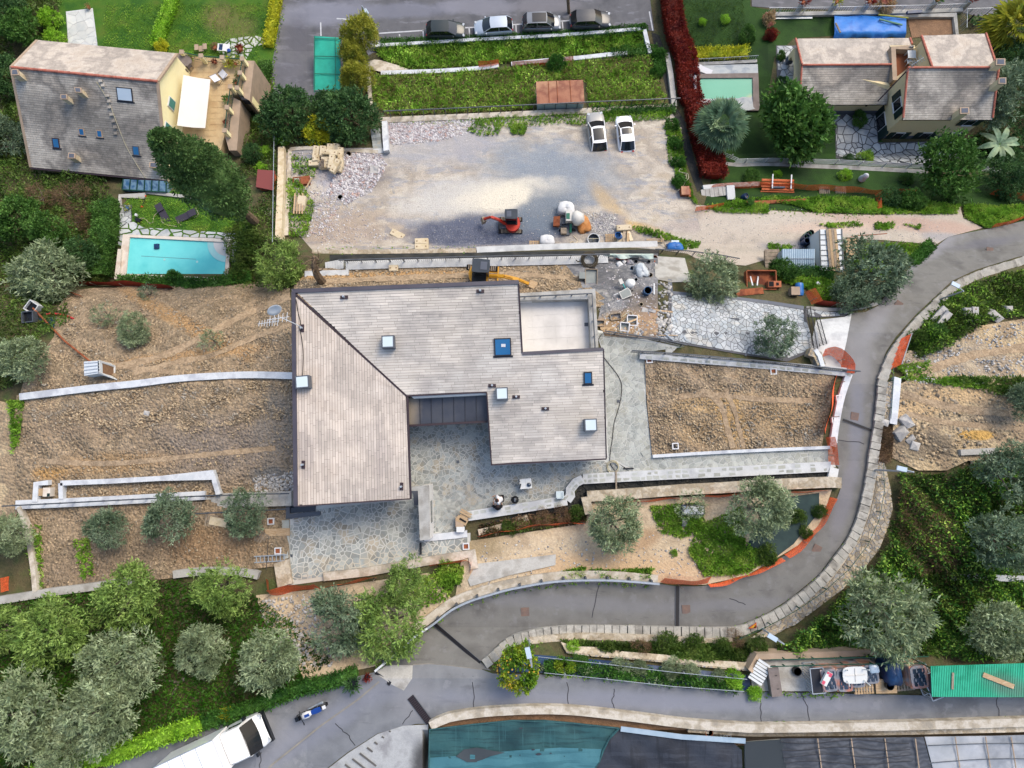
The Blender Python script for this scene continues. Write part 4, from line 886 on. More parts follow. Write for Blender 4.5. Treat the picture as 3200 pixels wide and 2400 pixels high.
mb=MB(HL);mb.prism([VZ(893,1584,.35),VZ(905,1584,.35),VZ(905,1606,.35),VZ(1000,1598,.35),VZ(1000,1610,.35),VZ(893,1622,.35)],0);mk(mb,'lightwell_frame','frame_grey',MH)
mb=MB(HL);mb.prism([VZ(906,1580,.2),VZ(986,1574,.2),VZ(986,1598,.2),VZ(906,1604,.2)],.05);mk(mb,'lightwell_glass','glass_dark',MH)
# 2. the yellow house with the dark slate roof (upper left)
YH=thing('house','big yellow house with blotchy slate roof and roof terrace','house',V(330,350));YL=YH.location
ZR=-7.6
yt=Plane((34,210,ZR),(492,254,ZR),(330,140,ZR-2.6));yb=Plane((34,210,ZR),(492,254,ZR),(310,545,ZR-4.0))
tiled_roof(YH,'roof',yt,[(34,209),(116,125),(553,167),(492,253)],((34,210),(492,254)),.19,(.3,.55),'slate_lit','roof_under',t=.02,maxn=130)
tiled_roof(YH,'roof',yb,[(34,211),(492,255),(521,564),(96,523)],((34,210),(492,254)),.19,(.3,.55),'slate_shaded','roof_under',t=.025,maxn=160)
ridge(YH,VZ(36,210,ZR+.05),VZ(491,254,ZR+.05),r=.12,step=.5)
def gable(top,ground,m,house,name='wall'):
 mb=MB(house.location);mb.prism(top,ground);return mk(mb,name,m,house)
ye=[yt.at(116,125),yt.at(553,167),yb.at(521,564),yb.at(96,523)]
rid=[VZ(34,210,ZR),VZ(492,254,ZR)]
cc=sum(ye,Vc())/4
def ins(p,d=.35):q=p+(cc-p).normalized()*d;return Vc((q.x,q.y,p.z-.22))
body=[ins(ye[0]),ins(ye[1],.2),ins(rid[1],.12),ins(ye[2],.2),ins(ye[3]),ins(rid[0],.2)]
gable(body,-18.5,'render_yellow',YH)
mb=MB(YL);w_=[yb.at(136,524),yb.at(280,538)];mb.prism([Vc((w_[0].x,w_[0].y-.1,-15.0)),Vc((w_[1].x,w_[1].y-.1,-15.0)),Vc((w_[1].x,w_[1].y-1.3,-15.0)),Vc((w_[0].x,w_[0].y-1.3,-15.0))],-17.5);mk(mb,'rear_wall','render_white',YH)
for path in([yb.at(34,211),yb.at(96,523)],[yb.at(492,255),yb.at(521,564)],[yt.at(34,209),yt.at(116,125)],[yt.at(492,253),yt.at(553,167)]):
 mb=MB(YL);strip(mb,[p+Vc((0,0,.05))for p in path],.22,.2);mk(mb,'verge','coping_tan',YH)
mb=MB(YL);strip(mb,[yb.at(96,525),yb.at(521,566)],.14,.14);mk(mb,'gutter','gutter_brown',YH)
for q in([(233,273),(254,275),(257,291),(236,290)],[(190,296),(211,296),(212,312),(191,311)],[(215,478),(237,480),(236,496),(213,496)],[(468,508),(496,508),(498,526),(467,524)],[(38,217),(57,217),(62,236),(36,237)]):
 c_=yb.at(*q[0]);chim(YH,q,c_.z+.6,yb,'block_tan','coping_tan')
UY=((34,210),(492,254))
rwin(YH,yb,391,295,1.35,1.1,UY,'glass_sky','frame_dark')
rwin(YH,yb,256,412,.5,.62,UY,'glass_blue','coping_tan',hgt=.09);rwin(YH,yb,312,418,.5,.62,UY,'glass_blue','coping_tan',hgt=.09)
rwin(YH,yb,176,447,.62,.85,UY,'glass_blue','gutter_brown',hgt=.09);rwin(YH,yb,426,471,.6,.8,UY,'glass_blue','frame_grey',hgt=.09)
for k,(x,y)in enumerate([(316,252),(337,298),(342,316),(344,334),(350,357),(356,378),(361,397),(363,416),(323,266)]):
 mb=MB(YL);mb.box(yb.at(x,y)+yb.n*.09,(.3,.26,.07),.1);mk(mb,'loose_slate','slate_shaded',YH)
mb=MB(YL);mb.tube([yb.at(x,y)+yb.n*.06 for x,y in spth([(302,256),(320,282),(345,330),(372,400),(402,470),(455,556)],10)],.03,4);mb.tube([yb.at(x,y)+yb.n*.06 for x,y in spth([(304,258),(330,300),(350,340)],10)],.03,4);mk(mb,'roof_cable','hose',YH)
gp=wall_plane(ins(rid[1],.1),ins(ye[2],.18))
mb=MB(YL);q=[gp.at(x,y)-gp.n*0 for x,y in((528,310),(541,325),(540,340),(529,327))]
for cx,cy in((535,324),(523,402)):
 c_=gp.at(cx,cy);d_=gp.d;mb=MB(YL);mb.box(c_,(.9,.16,1.1),math.atan2(d_.y,d_.x));w_=mk(mb,'window','frame_white',YH)
 mb=MB(YL);mb.box(c_,(.76,.22,.96),math.atan2(d_.y,d_.x));mk(mb,'shutter','shutter_pale',w_)
for cx,cy,l_ in((553,560,1.6),):
 c_=gp.at(cx,cy);d_=gp.d;mb=MB(YL);mb.box(c_,(l_,.16,1.6),math.atan2(d_.y,d_.x));mk(mb,'shutter','shutter',YH)
ZF=-13.0
def yz(x,y,z=ZF):return VZ(x,y,z)
mb=MB(YL);mb.prism([yz(545,172),yz(770,190),yz(757,292),yz(722,300),(yz(700,430)),yz(690,470),yz(600,500),yz(560,470),yz(545,300)],-18.5);yter=mk(mb,'terrace','tile_tan',YH)
for i in range(9):
 for j in range(14):
  x0,y0=556+i*20,192+j*18
  cxm=x0+10;cym=y0+9
  if inside(np.array([cxm-12,cxm+12,cxm,cxm]),np.array([cym,cym,cym-11,cym+11]),[(552,180),(757,195),(748,288),(712,300),(690,440),(570,470)]).all()and not(572<cxm<650 and 245<cym<390):
   mbp=MB(YL);mbp.prism([yz(x0+.8,y0+.8,ZF+.02),yz(x0+19.2,y0+.8,ZF+.02),yz(x0+19.2,y0+17.2,ZF+.02),yz(x0+.8,y0+17.2,ZF+.02)],ZF);mbp.c=[RR()]*len(mbp.f);mk(mbp,'floor_tile','tile_tan',yter)
mb=MB(YL);a,b,c,d=yz(573,234,-10.9),yz(657,248,-11.4),yz(641,400,-11.4),yz(553,392,-10.9)
n_=8;vs=[];fs=[]
for i in range(n_+1):
 p,q_=a.lerp(d,i/n_),b.lerp(c,i/n_)
 for j in range(5):
  r_=p.lerp(q_,j/4);r_.z-=.1*sin(j/4*math.pi)*(1+.2*sin(i));vs.append(r_)
for i in range(n_):
 for j in range(4):fs.append((i*5+j,i*5+j+1,i*5+j+6,i*5+j+5))
m2=len(vs);vs+=[v-Vc((0,0,.05))for v in vs];fs+=[tuple(m2+k for k in f[::-1])for f in fs]
mb.add(vs,fs);mk(mb,'awning','awning',YH,smooth=True)
PIL=[(568,163),(628,175),(694,180),(757,184),(750,228),(741,275),(720,271),(710,336),(702,408)]
for i,(x,y)in enumerate(PIL):
 mb=MB(YL);t_=yz(x,y,ZF+1.15);mb.box(t_-Vc((0,0,.6)),(.32,.32,1.2));p_=mk(mb,'pillar','render_yellow',yter);mb=MB(YL);mb.box(t_+Vc((0,0,.04)),(.4,.4,.08));mk(mb,'cap','coping_tan',p_)
for i,j in((0,1),(1,2),(2,3),(3,4),(4,5),(6,7),(7,8)):
 a,b=yz(*PIL[i],ZF+1.0),yz(*PIL[j],ZF+1.0);mb=MB(YL);mb.bar(a,b,.07);mb.bar(a-Vc((0,0,.85)),b-Vc((0,0,.85)),.05)
 fr=mk(mb,'railing','metal_green',yter)
 for p,h in along([a,b],.16):
  s_=MB(YL);s_.bar(p,p-Vc((0,0,.85)),.03);mk(s_,'baluster','coping_tan',fr)
for q in([(770,189),(795,190),(780,315),(766,312),(757,290)],[(722,300),(752,316),(740,470),(716,470),(704,430)]):
 mb=MB(YL);mb.prism([yz(x,y,ZF+.05)for x,y in q],-17.5);mk(mb,'tiled_ledge','coping_tan',YH)
mb=MB(YL);mb.prism([yz(782,190,-13.5),yz(797,212,-13.5),yz(788,320,-13.5),yz(776,318,-13.5)],-18);mk(mb,'lower_facade','render_yellow',YH)
mb=MB(YL);mb.prism([yz(738,287,ZF+.2),yz(752,300,ZF+.2),yz(778,313,ZF+.2),yz(756,312,ZF+.2)],ZF-.6);mk(mb,'dark_awning','frame_dark',YH)
cons=thing('conservatory','blue glass conservatory with green frames under the slate roof eave','conservatory',V(455,575,1.0));CL=cons.location
q=[VZ(386,560,-10.6),VZ(520,566,-10.6),VZ(520,600,-11.0),VZ(382,592,-11.0)]
mb=MB(CL);mb.prism(q,-12.6);mk(mb,'glass_roof','glass_conserv',cons)
for k in range(7):
 a,b=q[0].lerp(q[1],k/6),q[3].lerp(q[2],k/6);mb=MB(CL);mb.bar(a+Vc((0,0,.05)),b+Vc((0,0,.05)),.07);mb.bar(b+Vc((0,0,.05)),Vc((b.x,b.y,-12.6)),.07);mk(mb,'frame_bar','metal_green',cons)
mb=MB(CL);mb.bar(q[3]+Vc((0,-.02,.03)),q[2]+Vc((0,-.02,.03)),.08);mk(mb,'gutter','metal_green',cons)
# 3. the cream house (upper right): a two storey block and a low wing
CH=thing('house','cream house with terracotta ridges, low wing and dark green shutters','house',V(2830,300));CLc=CH.location
GZ=-17.0;ZE,ZR2=GZ+4.5,GZ+6.2
ct=Plane((2836,212,ZR2),(3112,211,ZR2),(2990,108,ZR2-1.6));cb=Plane((2836,212,ZR2),(3112,211,ZR2),(2960,374,ZE))
UC=((2836,212),(3112,211))
tiled_roof(CH,'roof',ct,[(2912,210),(2879,112),(3080,105),(3114,209)],UC,.2,(.28,.42),'slate_lit','roof_under',t=.02,maxn=80)
tiled_roof(CH,'roof',cb,[(2836,213),(3120,213),(3100,374),(2821,374)],UC,.2,(.28,.42),'slate_shaded','roof_under',t=.024,maxn=90)
ZE1,ZR1=GZ+2.3,GZ+3.6
wt=Plane((2505,205,ZR1),(2782,203,ZR1),(2660,121,ZR1-1.1));wb=Plane((2505,205,ZR1),(2782,203,ZR1),(2640,327,ZE1))
tiled_roof(CH,'roof',wt,[(2506,204),(2486,121),(2843,119),(2850,142),(2785,142),(2782,202)],UC,.2,(.28,.42),'slate_lit','roof_under',t=.02,maxn=60)
tiled_roof(CH,'roof',wb,[(2506,206),(2782,203),(2772,327),(2497,328)],UC,.2,(.28,.42),'slate_shaded','roof_under',t=.024,maxn=70)
for a,b in((VZ(2836,212,ZR2+.06),VZ(3112,211,ZR2+.06)),(cb.at(2836,213),cb.at(2821,374)),(cb.at(3120,213),cb.at(3100,374)),(ct.at(3080,105),ct.at(3114,209)),(ct.at(2879,112),ct.at(2912,208)),(VZ(2505,204,ZR1+.06),VZ(2782,202,ZR1+.06)),(wt.at(2486,121),wt.at(2506,203)),(wb.at(2505,206),wb.at(2497,328)),(wt.at(2843,119),wt.at(2850,141))):
 ridge(CH,a+Vc((0,0,.05)),b+Vc((0,0,.05)),r=.1,step=.42)
def cpt(plane,x,y,dx=0,dy=0,dz=-.2):p=plane.at(x,y);return Vc((p.x+dx,p.y+dy,p.z+dz))
blk=[cpt(ct,2879,112,.3,-.2),cpt(ct,3080,105,-.2,-.2),VZ(3110,211,ZR2)+Vc((-.2,0,-.2)),cpt(cb,3100,374,-.2,.3),cpt(cb,2821,374,.15,.3),VZ(2838,213,ZR2)+Vc((.15,0,-.2)),VZ(2910,210,ZR2)+Vc((.2,0,-.2))]
mb=MB(CLc);mb.prism(blk,GZ);mk(mb,'wall','render_cream',CH)
wg=[cpt(wt,2486,121,1.2,-.3),cpt(wt,2843,119,0,-.3),Vc((cpt(cb,2838,213).x,VZ(2838,213,ZR2).y,ZR1-.4)),cpt(wb,2790,327,.1,.3),cpt(wb,2497,328,1.2,.3),VZ(2506,205,ZR1)+Vc((1.2,0,-.2))]
for q in((0,1,2,5),(2,3,4,5)):mb=MB(CLc);mb.prism([wg[k]-Vc((0,0,.12))for k in q],GZ);mk(mb,'wall','render_cream',CH)
mb=MB(CLc)
for seg in((blk[3],blk[4]),(blk[4],Vc((blk[5].x,blk[5].y,0))),(wg[3],wg[4])):
 a,b=seg;d_=Vc((b.x-a.x,b.y-a.y,0)).normalized();n_=Vc((d_.y,-d_.x,0));n_=n_ if n_.y<0 or n_.x<-.5 else-n_
 strip(mb,[Vc((a.x,a.y,GZ+.5))+n_*.02,Vc((b.x,b.y,GZ+.5))+n_*.02],.1,.5)
mk(mb,'plinth','plinth',CH)
for(x,y)in((2478,170),(2478,265)):
 mb=MB(CLc);t_=VZ(x+10,y-12,GZ+2.0);mb.box(t_-Vc((0,0,1.0)),(.5,.5,2.0));a_=mk(mb,'porch_pillar','render_cream',CH);mb=MB(CLc);mb.box(Vc((t_.x,t_.y,GZ+.35)),(.56,.56,.7));mk(mb,'base','plinth',a_)
mb=MB(CLc);vs=[];A_=VZ(2489,155,GZ+2.2);B_=VZ(2492,262,GZ+2.2);nn=10;fs=[]
for i in range(nn+1):
 p=A_.lerp(B_,i/nn);zz=GZ+1.2+.75*sin(i/nn*math.pi);vs+=[Vc((p.x-.2,p.y,zz)),Vc((p.x+.2,p.y,zz)),Vc((p.x+.2,p.y,GZ+2.25)),Vc((p.x-.2,p.y,GZ+2.25))]
for i in range(nn):
 q_=i*4;fs+=[(q_+k,q_+(k+1)%4,q_+4+(k+1)%4,q_+4+k)for k in range(4)]
mb.add(vs,fs);mk(mb,'arch','render_cream',CH)
mb=MB(CLc);mb.prism([VZ(2782,142,GZ+3.0),VZ(2858,142,GZ+3.0),VZ(2880,205,GZ+3.0),VZ(2836,216,GZ+3.0),VZ(2793,262,GZ+3.0)],GZ+.5);ct_=mk(mb,'terrace','render_cream',CH)
mb=MB(CLc);mb.prism([VZ(2800,168,GZ+3.02),VZ(2845,166,GZ+3.02),VZ(2840,210,GZ+3.02),VZ(2800,242,GZ+3.02)],GZ+2.8)
mk(mb,'terrace_floor','terracotta_floor',ct_)
mb=MB(CLc);strip(mb,[VZ(2855,148,GZ+3.8),VZ(2792,149,GZ+3.8),VZ(2797,250,GZ+3.8)],.42,.8);mk(mb,'parapet','coping_tan',ct_)
for q,z in(([(3111,184),(3140,184),(3140,205),(3110,204)],ZR2+.9),([(3120,244),(3143,243),(3143,264),(3118,262)],ZR2+.6)):
 chim(CH,q,z,cb,'render_cream','coping_tan')
chim(CH,[(2998,337),(3027,336),(3028,356),(2999,357)],ZE+1.3,cb,'render_cream','coping_tan')
wf=wall_plane(blk[4],blk[3]);wl=wall_plane(blk[5],blk[4])
def cwin(plane,px,py,w,h,sh):
 c=plane.at(px,py);a=math.atan2(plane.d.y,plane.d.x);mb=MB(CLc);mb.box(c,(w,.14,h),a);f=mk(mb,'window','frame_white',CH)
 mb=MB(CLc);mb.box(c,(w-.16,.18,h-.16),a);mk(mb,'pane','glass_dark',f)
 mb=MB(CLc);mb.box(c-Vc((0,0,h/2+.04)),(w+.1,.3,.07),a);mk(mb,'sill','frame_white',f)
 for s in(-1,1):
  mb=MB(CLc);mb.box(c+plane.d*s*(w/2+sh/2+.01),(sh,.2,h+.05),a);mk(mb,'shutter','shutter',f)
cwin(wf,2805,423,.95,1.3,.5);cwin(wf,2889,423,.95,1.3,.5);cwin(wf,2976,423,.95,1.3,.5);cwin(wf,3030,382,.95,1.0,.5)
cwin(wl,2806,327,1.0,1.3,.62);cwin(wl,2752,384,1.4,1.9,.8)
mb=MB(CLc);c_=wall_plane(wg[3],wg[4]).at(2706,331);mb.lathe([(.02,0),(.1,.03),(.12,.1),(.02,.2)],c_,8);mk(mb,'wall_lamp','metal_black',CH)
mb=MB(CLc);p0=cb.at(2776,285);mb.tube([Vc((p0.x,p0.y,ZR1)),VZ(2836,219,ZR2-.2)],.06,6);mk(mb,'downpipe','gutter_brown',CH)
ca=thing('antenna','comb aerial on the cream house beside its little roof terrace','antenna',cb.at(2832,225));AO=ca.location
mb=MB(AO);mb.tube([AO,AO+Vc((0,0,1.8))],.03,5);mk(mb,'mast','metal_galv',ca);mb=MB(AO);mb.tube([AO+Vc((-.5,-.3,1.7)),AO+Vc((.6,.4,1.7))],.02,4);ae=mk(mb,'aerial','metal_galv',ca)
for i in range(6):
 p=AO+Vc((-.5+i*.2,-.3+i*.13,1.7));s_=MB(AO);s_.tube([p+Vc((-.18,.25,0)),p+Vc((.18,-.25,0))],.015,4);mk(s_,'rod','metal_galv',ae)
# 4. sheds, shade roofs and greenhouses
def net_roof(name,label,outline,z,m,cell=24,sag=.1,thick=.05,cat='shade roof',legs=(),org=None,zf=None):
 """draped sheet over an outline, real thickness, on posts"""
 c=V(sum(p[0]for p in outline)/len(outline),sum(p[1]for p in outline)/len(outline));t=thing(name,label,cat,c)
 xs=[p[0]for p in outline];ys=[p[1]for p in outline];vid={};vs=[];fs=[]
 for j in range(math.floor(min(ys)/cell),math.ceil(max(ys)/cell)):
  for i in range(math.floor(min(xs)/cell),math.ceil(max(xs)/cell)):
   q=clip_rect(list(outline),i*cell,j*cell,(i+1)*cell,(j+1)*cell)
   if len(q)<3 or abs(area2(q))<.5:continue
   f=[]
   for p in(q if area2(q)<0 else q[::-1]):
    k=(round(p[0],1),round(p[1],1))
    if k not in vid:vid[k]=len(vs);vs.append(k)
    if vid[k]not in f:f.append(vid[k])
   if len(f)>2:fs.append(tuple(f))
 w=[VZ(x,y,(z if zf is None else zf(x,y))+sag*(sin(x*.045)*cos(y*.05)+.4*sin(x*.11+y*.07)))for x,y in vs]
 mb=MB(c);n=len(w);mb.add(w+[p-Vc((0,0,thick))for p in w],fs+[tuple(n+k for k in f[::-1])for f in fs]);mk(mb,'canopy',m,t,smooth=True)
 for(x,y)in legs:
  b=VZ(x,y,z-.05);mb=MB(c);mb.tube([b,Vc((b.x,b.y,b.z-2.6))],.04,6);mk(mb,'post','metal_green',t)
 return t
gn=net_roof('shade_roof','turquoise fabric parking canopy beside the yellow green conifers',[(981,112),(1064,118),(1064,300),(980,300)],-17.6,'green_cloth',sag=.06,legs=[(985,118),(985,290),(1058,120)])
mb=MB(gn.location)
for k in range(4):mb.bar(VZ(981,120+k*55,-17.45),VZ(1062,122+k*55,-17.45),.05)
mb.bar(VZ(983,112,-17.45),VZ(983,300,-17.45),.06);mb.bar(VZ(1048,114,-17.45),VZ(1048,300,-17.45),.05);mk(mb,'frame','green_paint',gn)
te=net_roof('greenhouse','greenhouse under blue green shade netting with a torn dark hole',[(1343,2278),(1480,2262),(1600,2250),(1700,2250),(1790,2258),(1935,2274),(1902,2310),(1885,2345),(1872,2380),(1850,2410),(1840,2540),(1338,2540)],4.6,'net_teal',sag=.12,cat='greenhouse',legs=[(1348,2284)])
def patch(t,outline,z,m,name,sag=.12,cell=24):
 mb=MB(t.location);xs=[p[0]for p in outline];ys=[p[1]for p in outline];vid={};vs=[];fs=[]
 for j in range(math.floor(min(ys)/cell),math.ceil(max(ys)/cell)):
  for i in range(math.floor(min(xs)/cell),math.ceil(max(xs)/cell)):
   q=clip_rect(list(outline),i*cell,j*cell,(i+1)*cell,(j+1)*cell)
   if len(q)<3 or abs(area2(q))<.5:continue
   f=[]
   for p in(q if area2(q)<0 else q[::-1]):
    k=(round(p[0],1),round(p[1],1))
    if k not in vid:vid[k]=len(vs);vs.append(k)
    if vid[k]not in f:f.append(vid[k])
   if len(f)>2:fs.append(tuple(f))
 w=[VZ(x,y,z+sag*(sin(x*.045)*cos(y*.05)+.4*sin(x*.11+y*.07)))for x,y in vs]
 mb.add(w,fs);return mk(mb,name,m,t,smooth=True)
patch(te,[(1342,2368),(1430,2362),(1600,2346),(1750,2336),(1880,2341),(1872,2380),(1850,2410),(1840,2540),(1340,2540)],4.64,'net_teal_pale','netting_panel')
patch(te,[(1425,2364),(1450,2342),(1490,2336),(1540,2346),(1578,2352),(1530,2364),(1490,2382),(1460,2382)],4.68,'net_hole','torn_hole')
for(x,y,r)in((1683,2357,10),(1721,2354,4),(1666,2343,6),(1628,2276,7),(1625,2360,3)):
 patch(te,[(x-r,y),(x-r*.4,y-r*.35),(x+r*.6,y-r*.35),(x+r,y),(x+r*.4,y+r*.35),(x-r*.5,y+r*.35)],4.69,'net_black','small_hole')
mb=MB(te.location);mb.tube([VZ(x,y,4.68)for x,y in((1343,2280),(1480,2264),(1600,2252),(1790,2260),(1935,2276))],.05,5);mb.tube([VZ(x,y,4.68)for x,y in((1935,2275),(1902,2310),(1885,2345),(1872,2380),(1850,2412))],.07,5);mb.tube([VZ(1343,2280,4.66),VZ(1338,2500,4.66)],.06,5);mk(mb,'hem','teal_paint',te).data.materials[0]=MT['net_teal']
bk=net_roof('greenhouse','greenhouse under black shade netting beside the blue green one',[(1938,2276),(2130,2305),(2290,2320),(2318,2345),(2325,2540),(1842,2540),(1852,2410),(1874,2380),(1887,2345),(1904,2310)],4.5,'net_black',sag=.14,cat='greenhouse')
mb=MB(bk.location);strip(mb,[VZ(1940,2278,4.68),VZ(2130,2303,4.68),VZ(2330,2316,4.68)],.3,.06);mk(mb,'pale_edge_sheet','corrugated',bk)
sg=net_roof('greenhouse','greenhouse with shaded grey plastic film and many taut strings',[(2440,2308),(2700,2306),(2886,2304),(2912,2400),(2935,2540),(2470,2540)],4.4,'film_shade',sag=.1,cat='greenhouse')
for k in range(10):
 mb=MB(sg.location);pts=[VZ(2440+k*4+x,2318+k*22+6*sin(x*.02+k),4.56)for x in range(0,440,40)];mb.tube(pts,.025,4);mk(mb,'string','frame_dark',sg)
for x in(2555,2660,2765,2860):
 mb=MB(sg.location);mb.bar(VZ(x,2308,4.53),VZ(x+30,2540,4.53),.06);mk(mb,'rafter','coping_tan',sg)
sv=net_roof('greenhouse','greenhouse roofed with fine ribbed sheets between black and grey ones',[(2326,2318),(2438,2309),(2468,2540),(2330,2540)],4.3,'film_stripe',sag=.03,cat='greenhouse')
for k in range(40):
 x=2328+k*3.2;mb=MB(sv.location);mb.bar(VZ(x,2318-k*.2,4.37),VZ(x+8,2540,4.37),.05,.05);mk(mb,'rib','net_hole',sv)
pv=net_roof('greenhouse','greenhouse with clear pale plastic film at the far lower right',[(2890,2303),(3100,2300),(3420,2292),(3420,2540),(2938,2540),(2915,2400)],4.4,'plastic_film',sag=.08,cat='greenhouse')
for x in(2985,3080,3160,3260):
 mb=MB(pv.location);mb.bar(VZ(x,2303,4.53),VZ(x+36,2540,4.53),.05);mk(mb,'rafter','coping_tan',pv)
for k in range(3):
 mb=MB(pv.location);mb.tube([VZ(2900+x,2330+k*55-12*sin(x*.006)*(k+1)*.6,4.55)for x in range(0,500,40)],.03,4);mk(mb,'string','metal_rail',pv)
cg=net_roof('canopy','green corrugated roof over the roadside store at the right edge',[(2908,2082),(3420,2066),(3420,2180),(2917,2176)],6.2,'green_sheet',sag=.0,cat='canopy',legs=[(2912,2090),(2920,2172),(3150,2174)])
for k in range(90):
 x=2910+k*5.4
 if x>3400:break
 mb=MB(cg.location);mb.bar(VZ(x,2082-k*.17,6.235),VZ(x+4,2177+k*.03,6.235),.07,.06);mk(mb,'corrugation','green_sheet',cg)
for(a,b,w,lab,m)in[((2978,2102),(2976,2154),.12,'short upright plank lying on the green corrugated roof','wood_grey'),((3072,2108),(3168,2146),.28,'long pale plank lying aslant on the green corrugated roof','wood_board')]:
 mb=MB();mb.bar(VZ(*a,6.31),VZ(*b,6.31),w,.06);mk(mb,'plank',m,label=lab,cat='plank')
rs=thing('shed','low shed with a rusty brown sheet roof behind the upper railing','shed',V(1750,300));RL=rs.location
zr=float(zg(1750,330))+2.0;q=[VZ(1675,255,zr),VZ(1822,249,zr),VZ(1827,322,zr-.25),VZ(1678,326,zr-.25)]
mb=MB(RL);mb.prism(q,[p.z-.05 for p in q]);mk(mb,'roof','rust_sheet',rs)
for k in(1,2,3):
 a,b=q[0].lerp(q[1],(0,.26,.44,.72)[k]),q[3].lerp(q[2],(0,.26,.44,.72)[k]);mb=MB(RL);mb.bar(a+Vc((0,0,.02)),b+Vc((0,0,.02)),.06,.04);mk(mb,'roof_seam','rust',rs)
mb=MB(RL);c_=sum(q,Vc())/4;mb.prism([Vc((p.x,p.y,zr-.34)).lerp(Vc((c_.x,c_.y,zr-.34)),.03)for p in q],zr-2.2);wl_=mk(mb,'wall','corrugated',rs)
hut=thing('cabin','white panelled site cabin with wooden boards laid on its roof','cabin',V(2600,770));HLc=hut.location
zc=float(zg(2600,770))+2.5;q=[VZ(2560,718,zc),VZ(2629,717,zc),VZ(2635,848,zc),VZ(2564,848,zc)]
mb=MB(HLc);mb.prism(q,zc-2.5);mk(mb,'wall','panel_white',hut)
ec=[p+Vc((0,0,.06))for p in q];mb=MB(HLc);mb.prism(ec,zc+.002);mk(mb,'roof','panel_white',hut)
for k in range(1,8):
 a,b=ec[0].lerp(ec[3],k/8),ec[1].lerp(ec[2],k/8);mb=MB(HLc);mb.bar(a+Vc((0,0,.02)),b+Vc((0,0,.02)),.05,.05);mk(mb,'roof_batten','metal_rail',hut)
for(a,b)in((0,3),(1,2)):
 mb=MB(HLc);mb.bar(ec[a]+Vc((0,0,.03)),ec[b]+Vc((0,0,.03)),.07,.07);mk(mb,'roof_trim','metal_rail',hut)
mb=MB(HLc);sl=[VZ(2530,744,zc-1.5),VZ(2559,719,zc-.02),VZ(2563,850,zc-.02),VZ(2545,850,zc-1.4),VZ(2548,800,zc-1.5)];mb.prism(sl,[p.z-.04 for p in sl]);mk(mb,'side_flap','panel_white',hut)
for k in range(4):
 t0=.26+.12*k;a,b=ec[0].lerp(ec[1],t0),ec[3].lerp(ec[2],t0+.1);d_=(b-a)*(.0 if k else 0)
 mb=MB();mb.bar(a+Vc((.1,0,.1)),b+Vc((.1,0,.1)),.2,.05);mk(mb,'board',('wood_grey','wood_board','wood_grey','wood_board')[k],label=('leftmost grey board on the white cabin roof','second board from the left on the white cabin roof','third board on the white cabin roof, weathered grey','rightmost tan board on the white cabin roof')[k],cat='board',group='boards on the cabin roof')
ln=thing('shed','curved blue grey corrugated metal lean-to beside the white cabin','shed',V(2490,810));LL=ln.location
zl_=float(zg(2490,810))+2.0;n_=30;vs=[];fs=[]
for i in range(n_+1):
 for j in range(9):
  x=2444+i*(2546-2444)/n_;y=778+j*8.5+(1.5 if j else 0)
  zz=zl_-.9*((j-3)/6)**2+.045*sin(i*math.pi);vs.append(VZ(x,y-4*((i/n_)-.5)**2*0,zl_-.75*max(0,(j-3)/6)**2+(.05 if i%2 else 0)))
for i in range(n_):
 for j in range(8):fs.append((i*9+j+1,i*9+j,i*9+9+j,i*9+9+j+1))
m_=len(vs);vs+=[v-Vc((0,0,.04))for v in vs];fs+=[tuple(m_+k for k in f[::-1])for f in fs]
mb=MB(LL);mb.add(vs,fs);mk(mb,'roof','corrugated',ln)
mb=MB(LL);q=[VZ(2446,780,zl_-.1),VZ(2544,780,zl_-.1),VZ(2544,840,zl_-.6),VZ(2446,840,zl_-.6)];mb.prism(q,zl_-2.2);mk(mb,'wall','corrugated',ln)
mb=MB(LL);mb.prism([VZ(2430,797,zl_-.9),VZ(2445,779,zl_-.03),VZ(2446,846,zl_-.4),VZ(2432,840,zl_-1.1)],[zl_-.95,zl_-.1,zl_-.5,zl_-1.2]);mk(mb,'side_panel','corrugated',ln)
mb=MB(LL);mb.bar(VZ(2446,809,zl_+.03),VZ(2546,809,zl_+.05),.04);mk(mb,'roof_joint','metal_rail',ln)
# walls, railings, stairs, kerbs, pools, nets
def wall(label,path,w,h,depth,m,cat='wall',name='wall',sm=True,step=22):
 p=spth(path,step)if sm else path
 pts=[V(x,y,h)for x,y in p];mb=MB();strip(mb,pts,w,depth)
 L=pts[len(pts)//2]-Vc((0,0,depth));return mk(mb,name,m,None,label,cat,None,'thing',loc=L),pts
wall('white parapet along the car park, behind the parked cars',[(1160,142),(1350,131),(1500,122),(1760,108),(2012,88)],.32,.55,1.6,'concrete_white')
wall('short white wall closing the weedy strip at its right end',[(2014,92),(2022,125),(2032,165)],.4,.6,1.6,'concrete_white')
wall('old pale wall between the two weedy strips, left half',[(1190,227),(1280,224),(1372,221),(1500,212),(1558,203)],.42,.45,1.2,'concrete_white')
wall('old pale wall between the two weedy strips, right half',[(1598,199),(1700,189),(1810,180),(1900,170),(1960,165)],.42,.45,1.2,'concrete_white')
sheet('apron',[(1148,192),(1170,186),(1190,188),(1240,203),(1278,217),(1190,224),(1150,215)],'concrete_warm',.3)
wall('buff wall at the left end of the weedy strips',[(1148,198),(1152,260),(1160,345)],.36,.6,1.8,'concrete_warm')
_,RW=wall('pale retaining wall under the long dark railing',[(1188,375),(1400,366),(1600,357),(1850,345),(2114,333)],.55,.4,1.6,'concrete_warm')
wall('short white stair wall at the upper left of the gravel plot',[(1201,378),(1203,420),(1207,470)],.5,.9,1.6,'concrete_white')
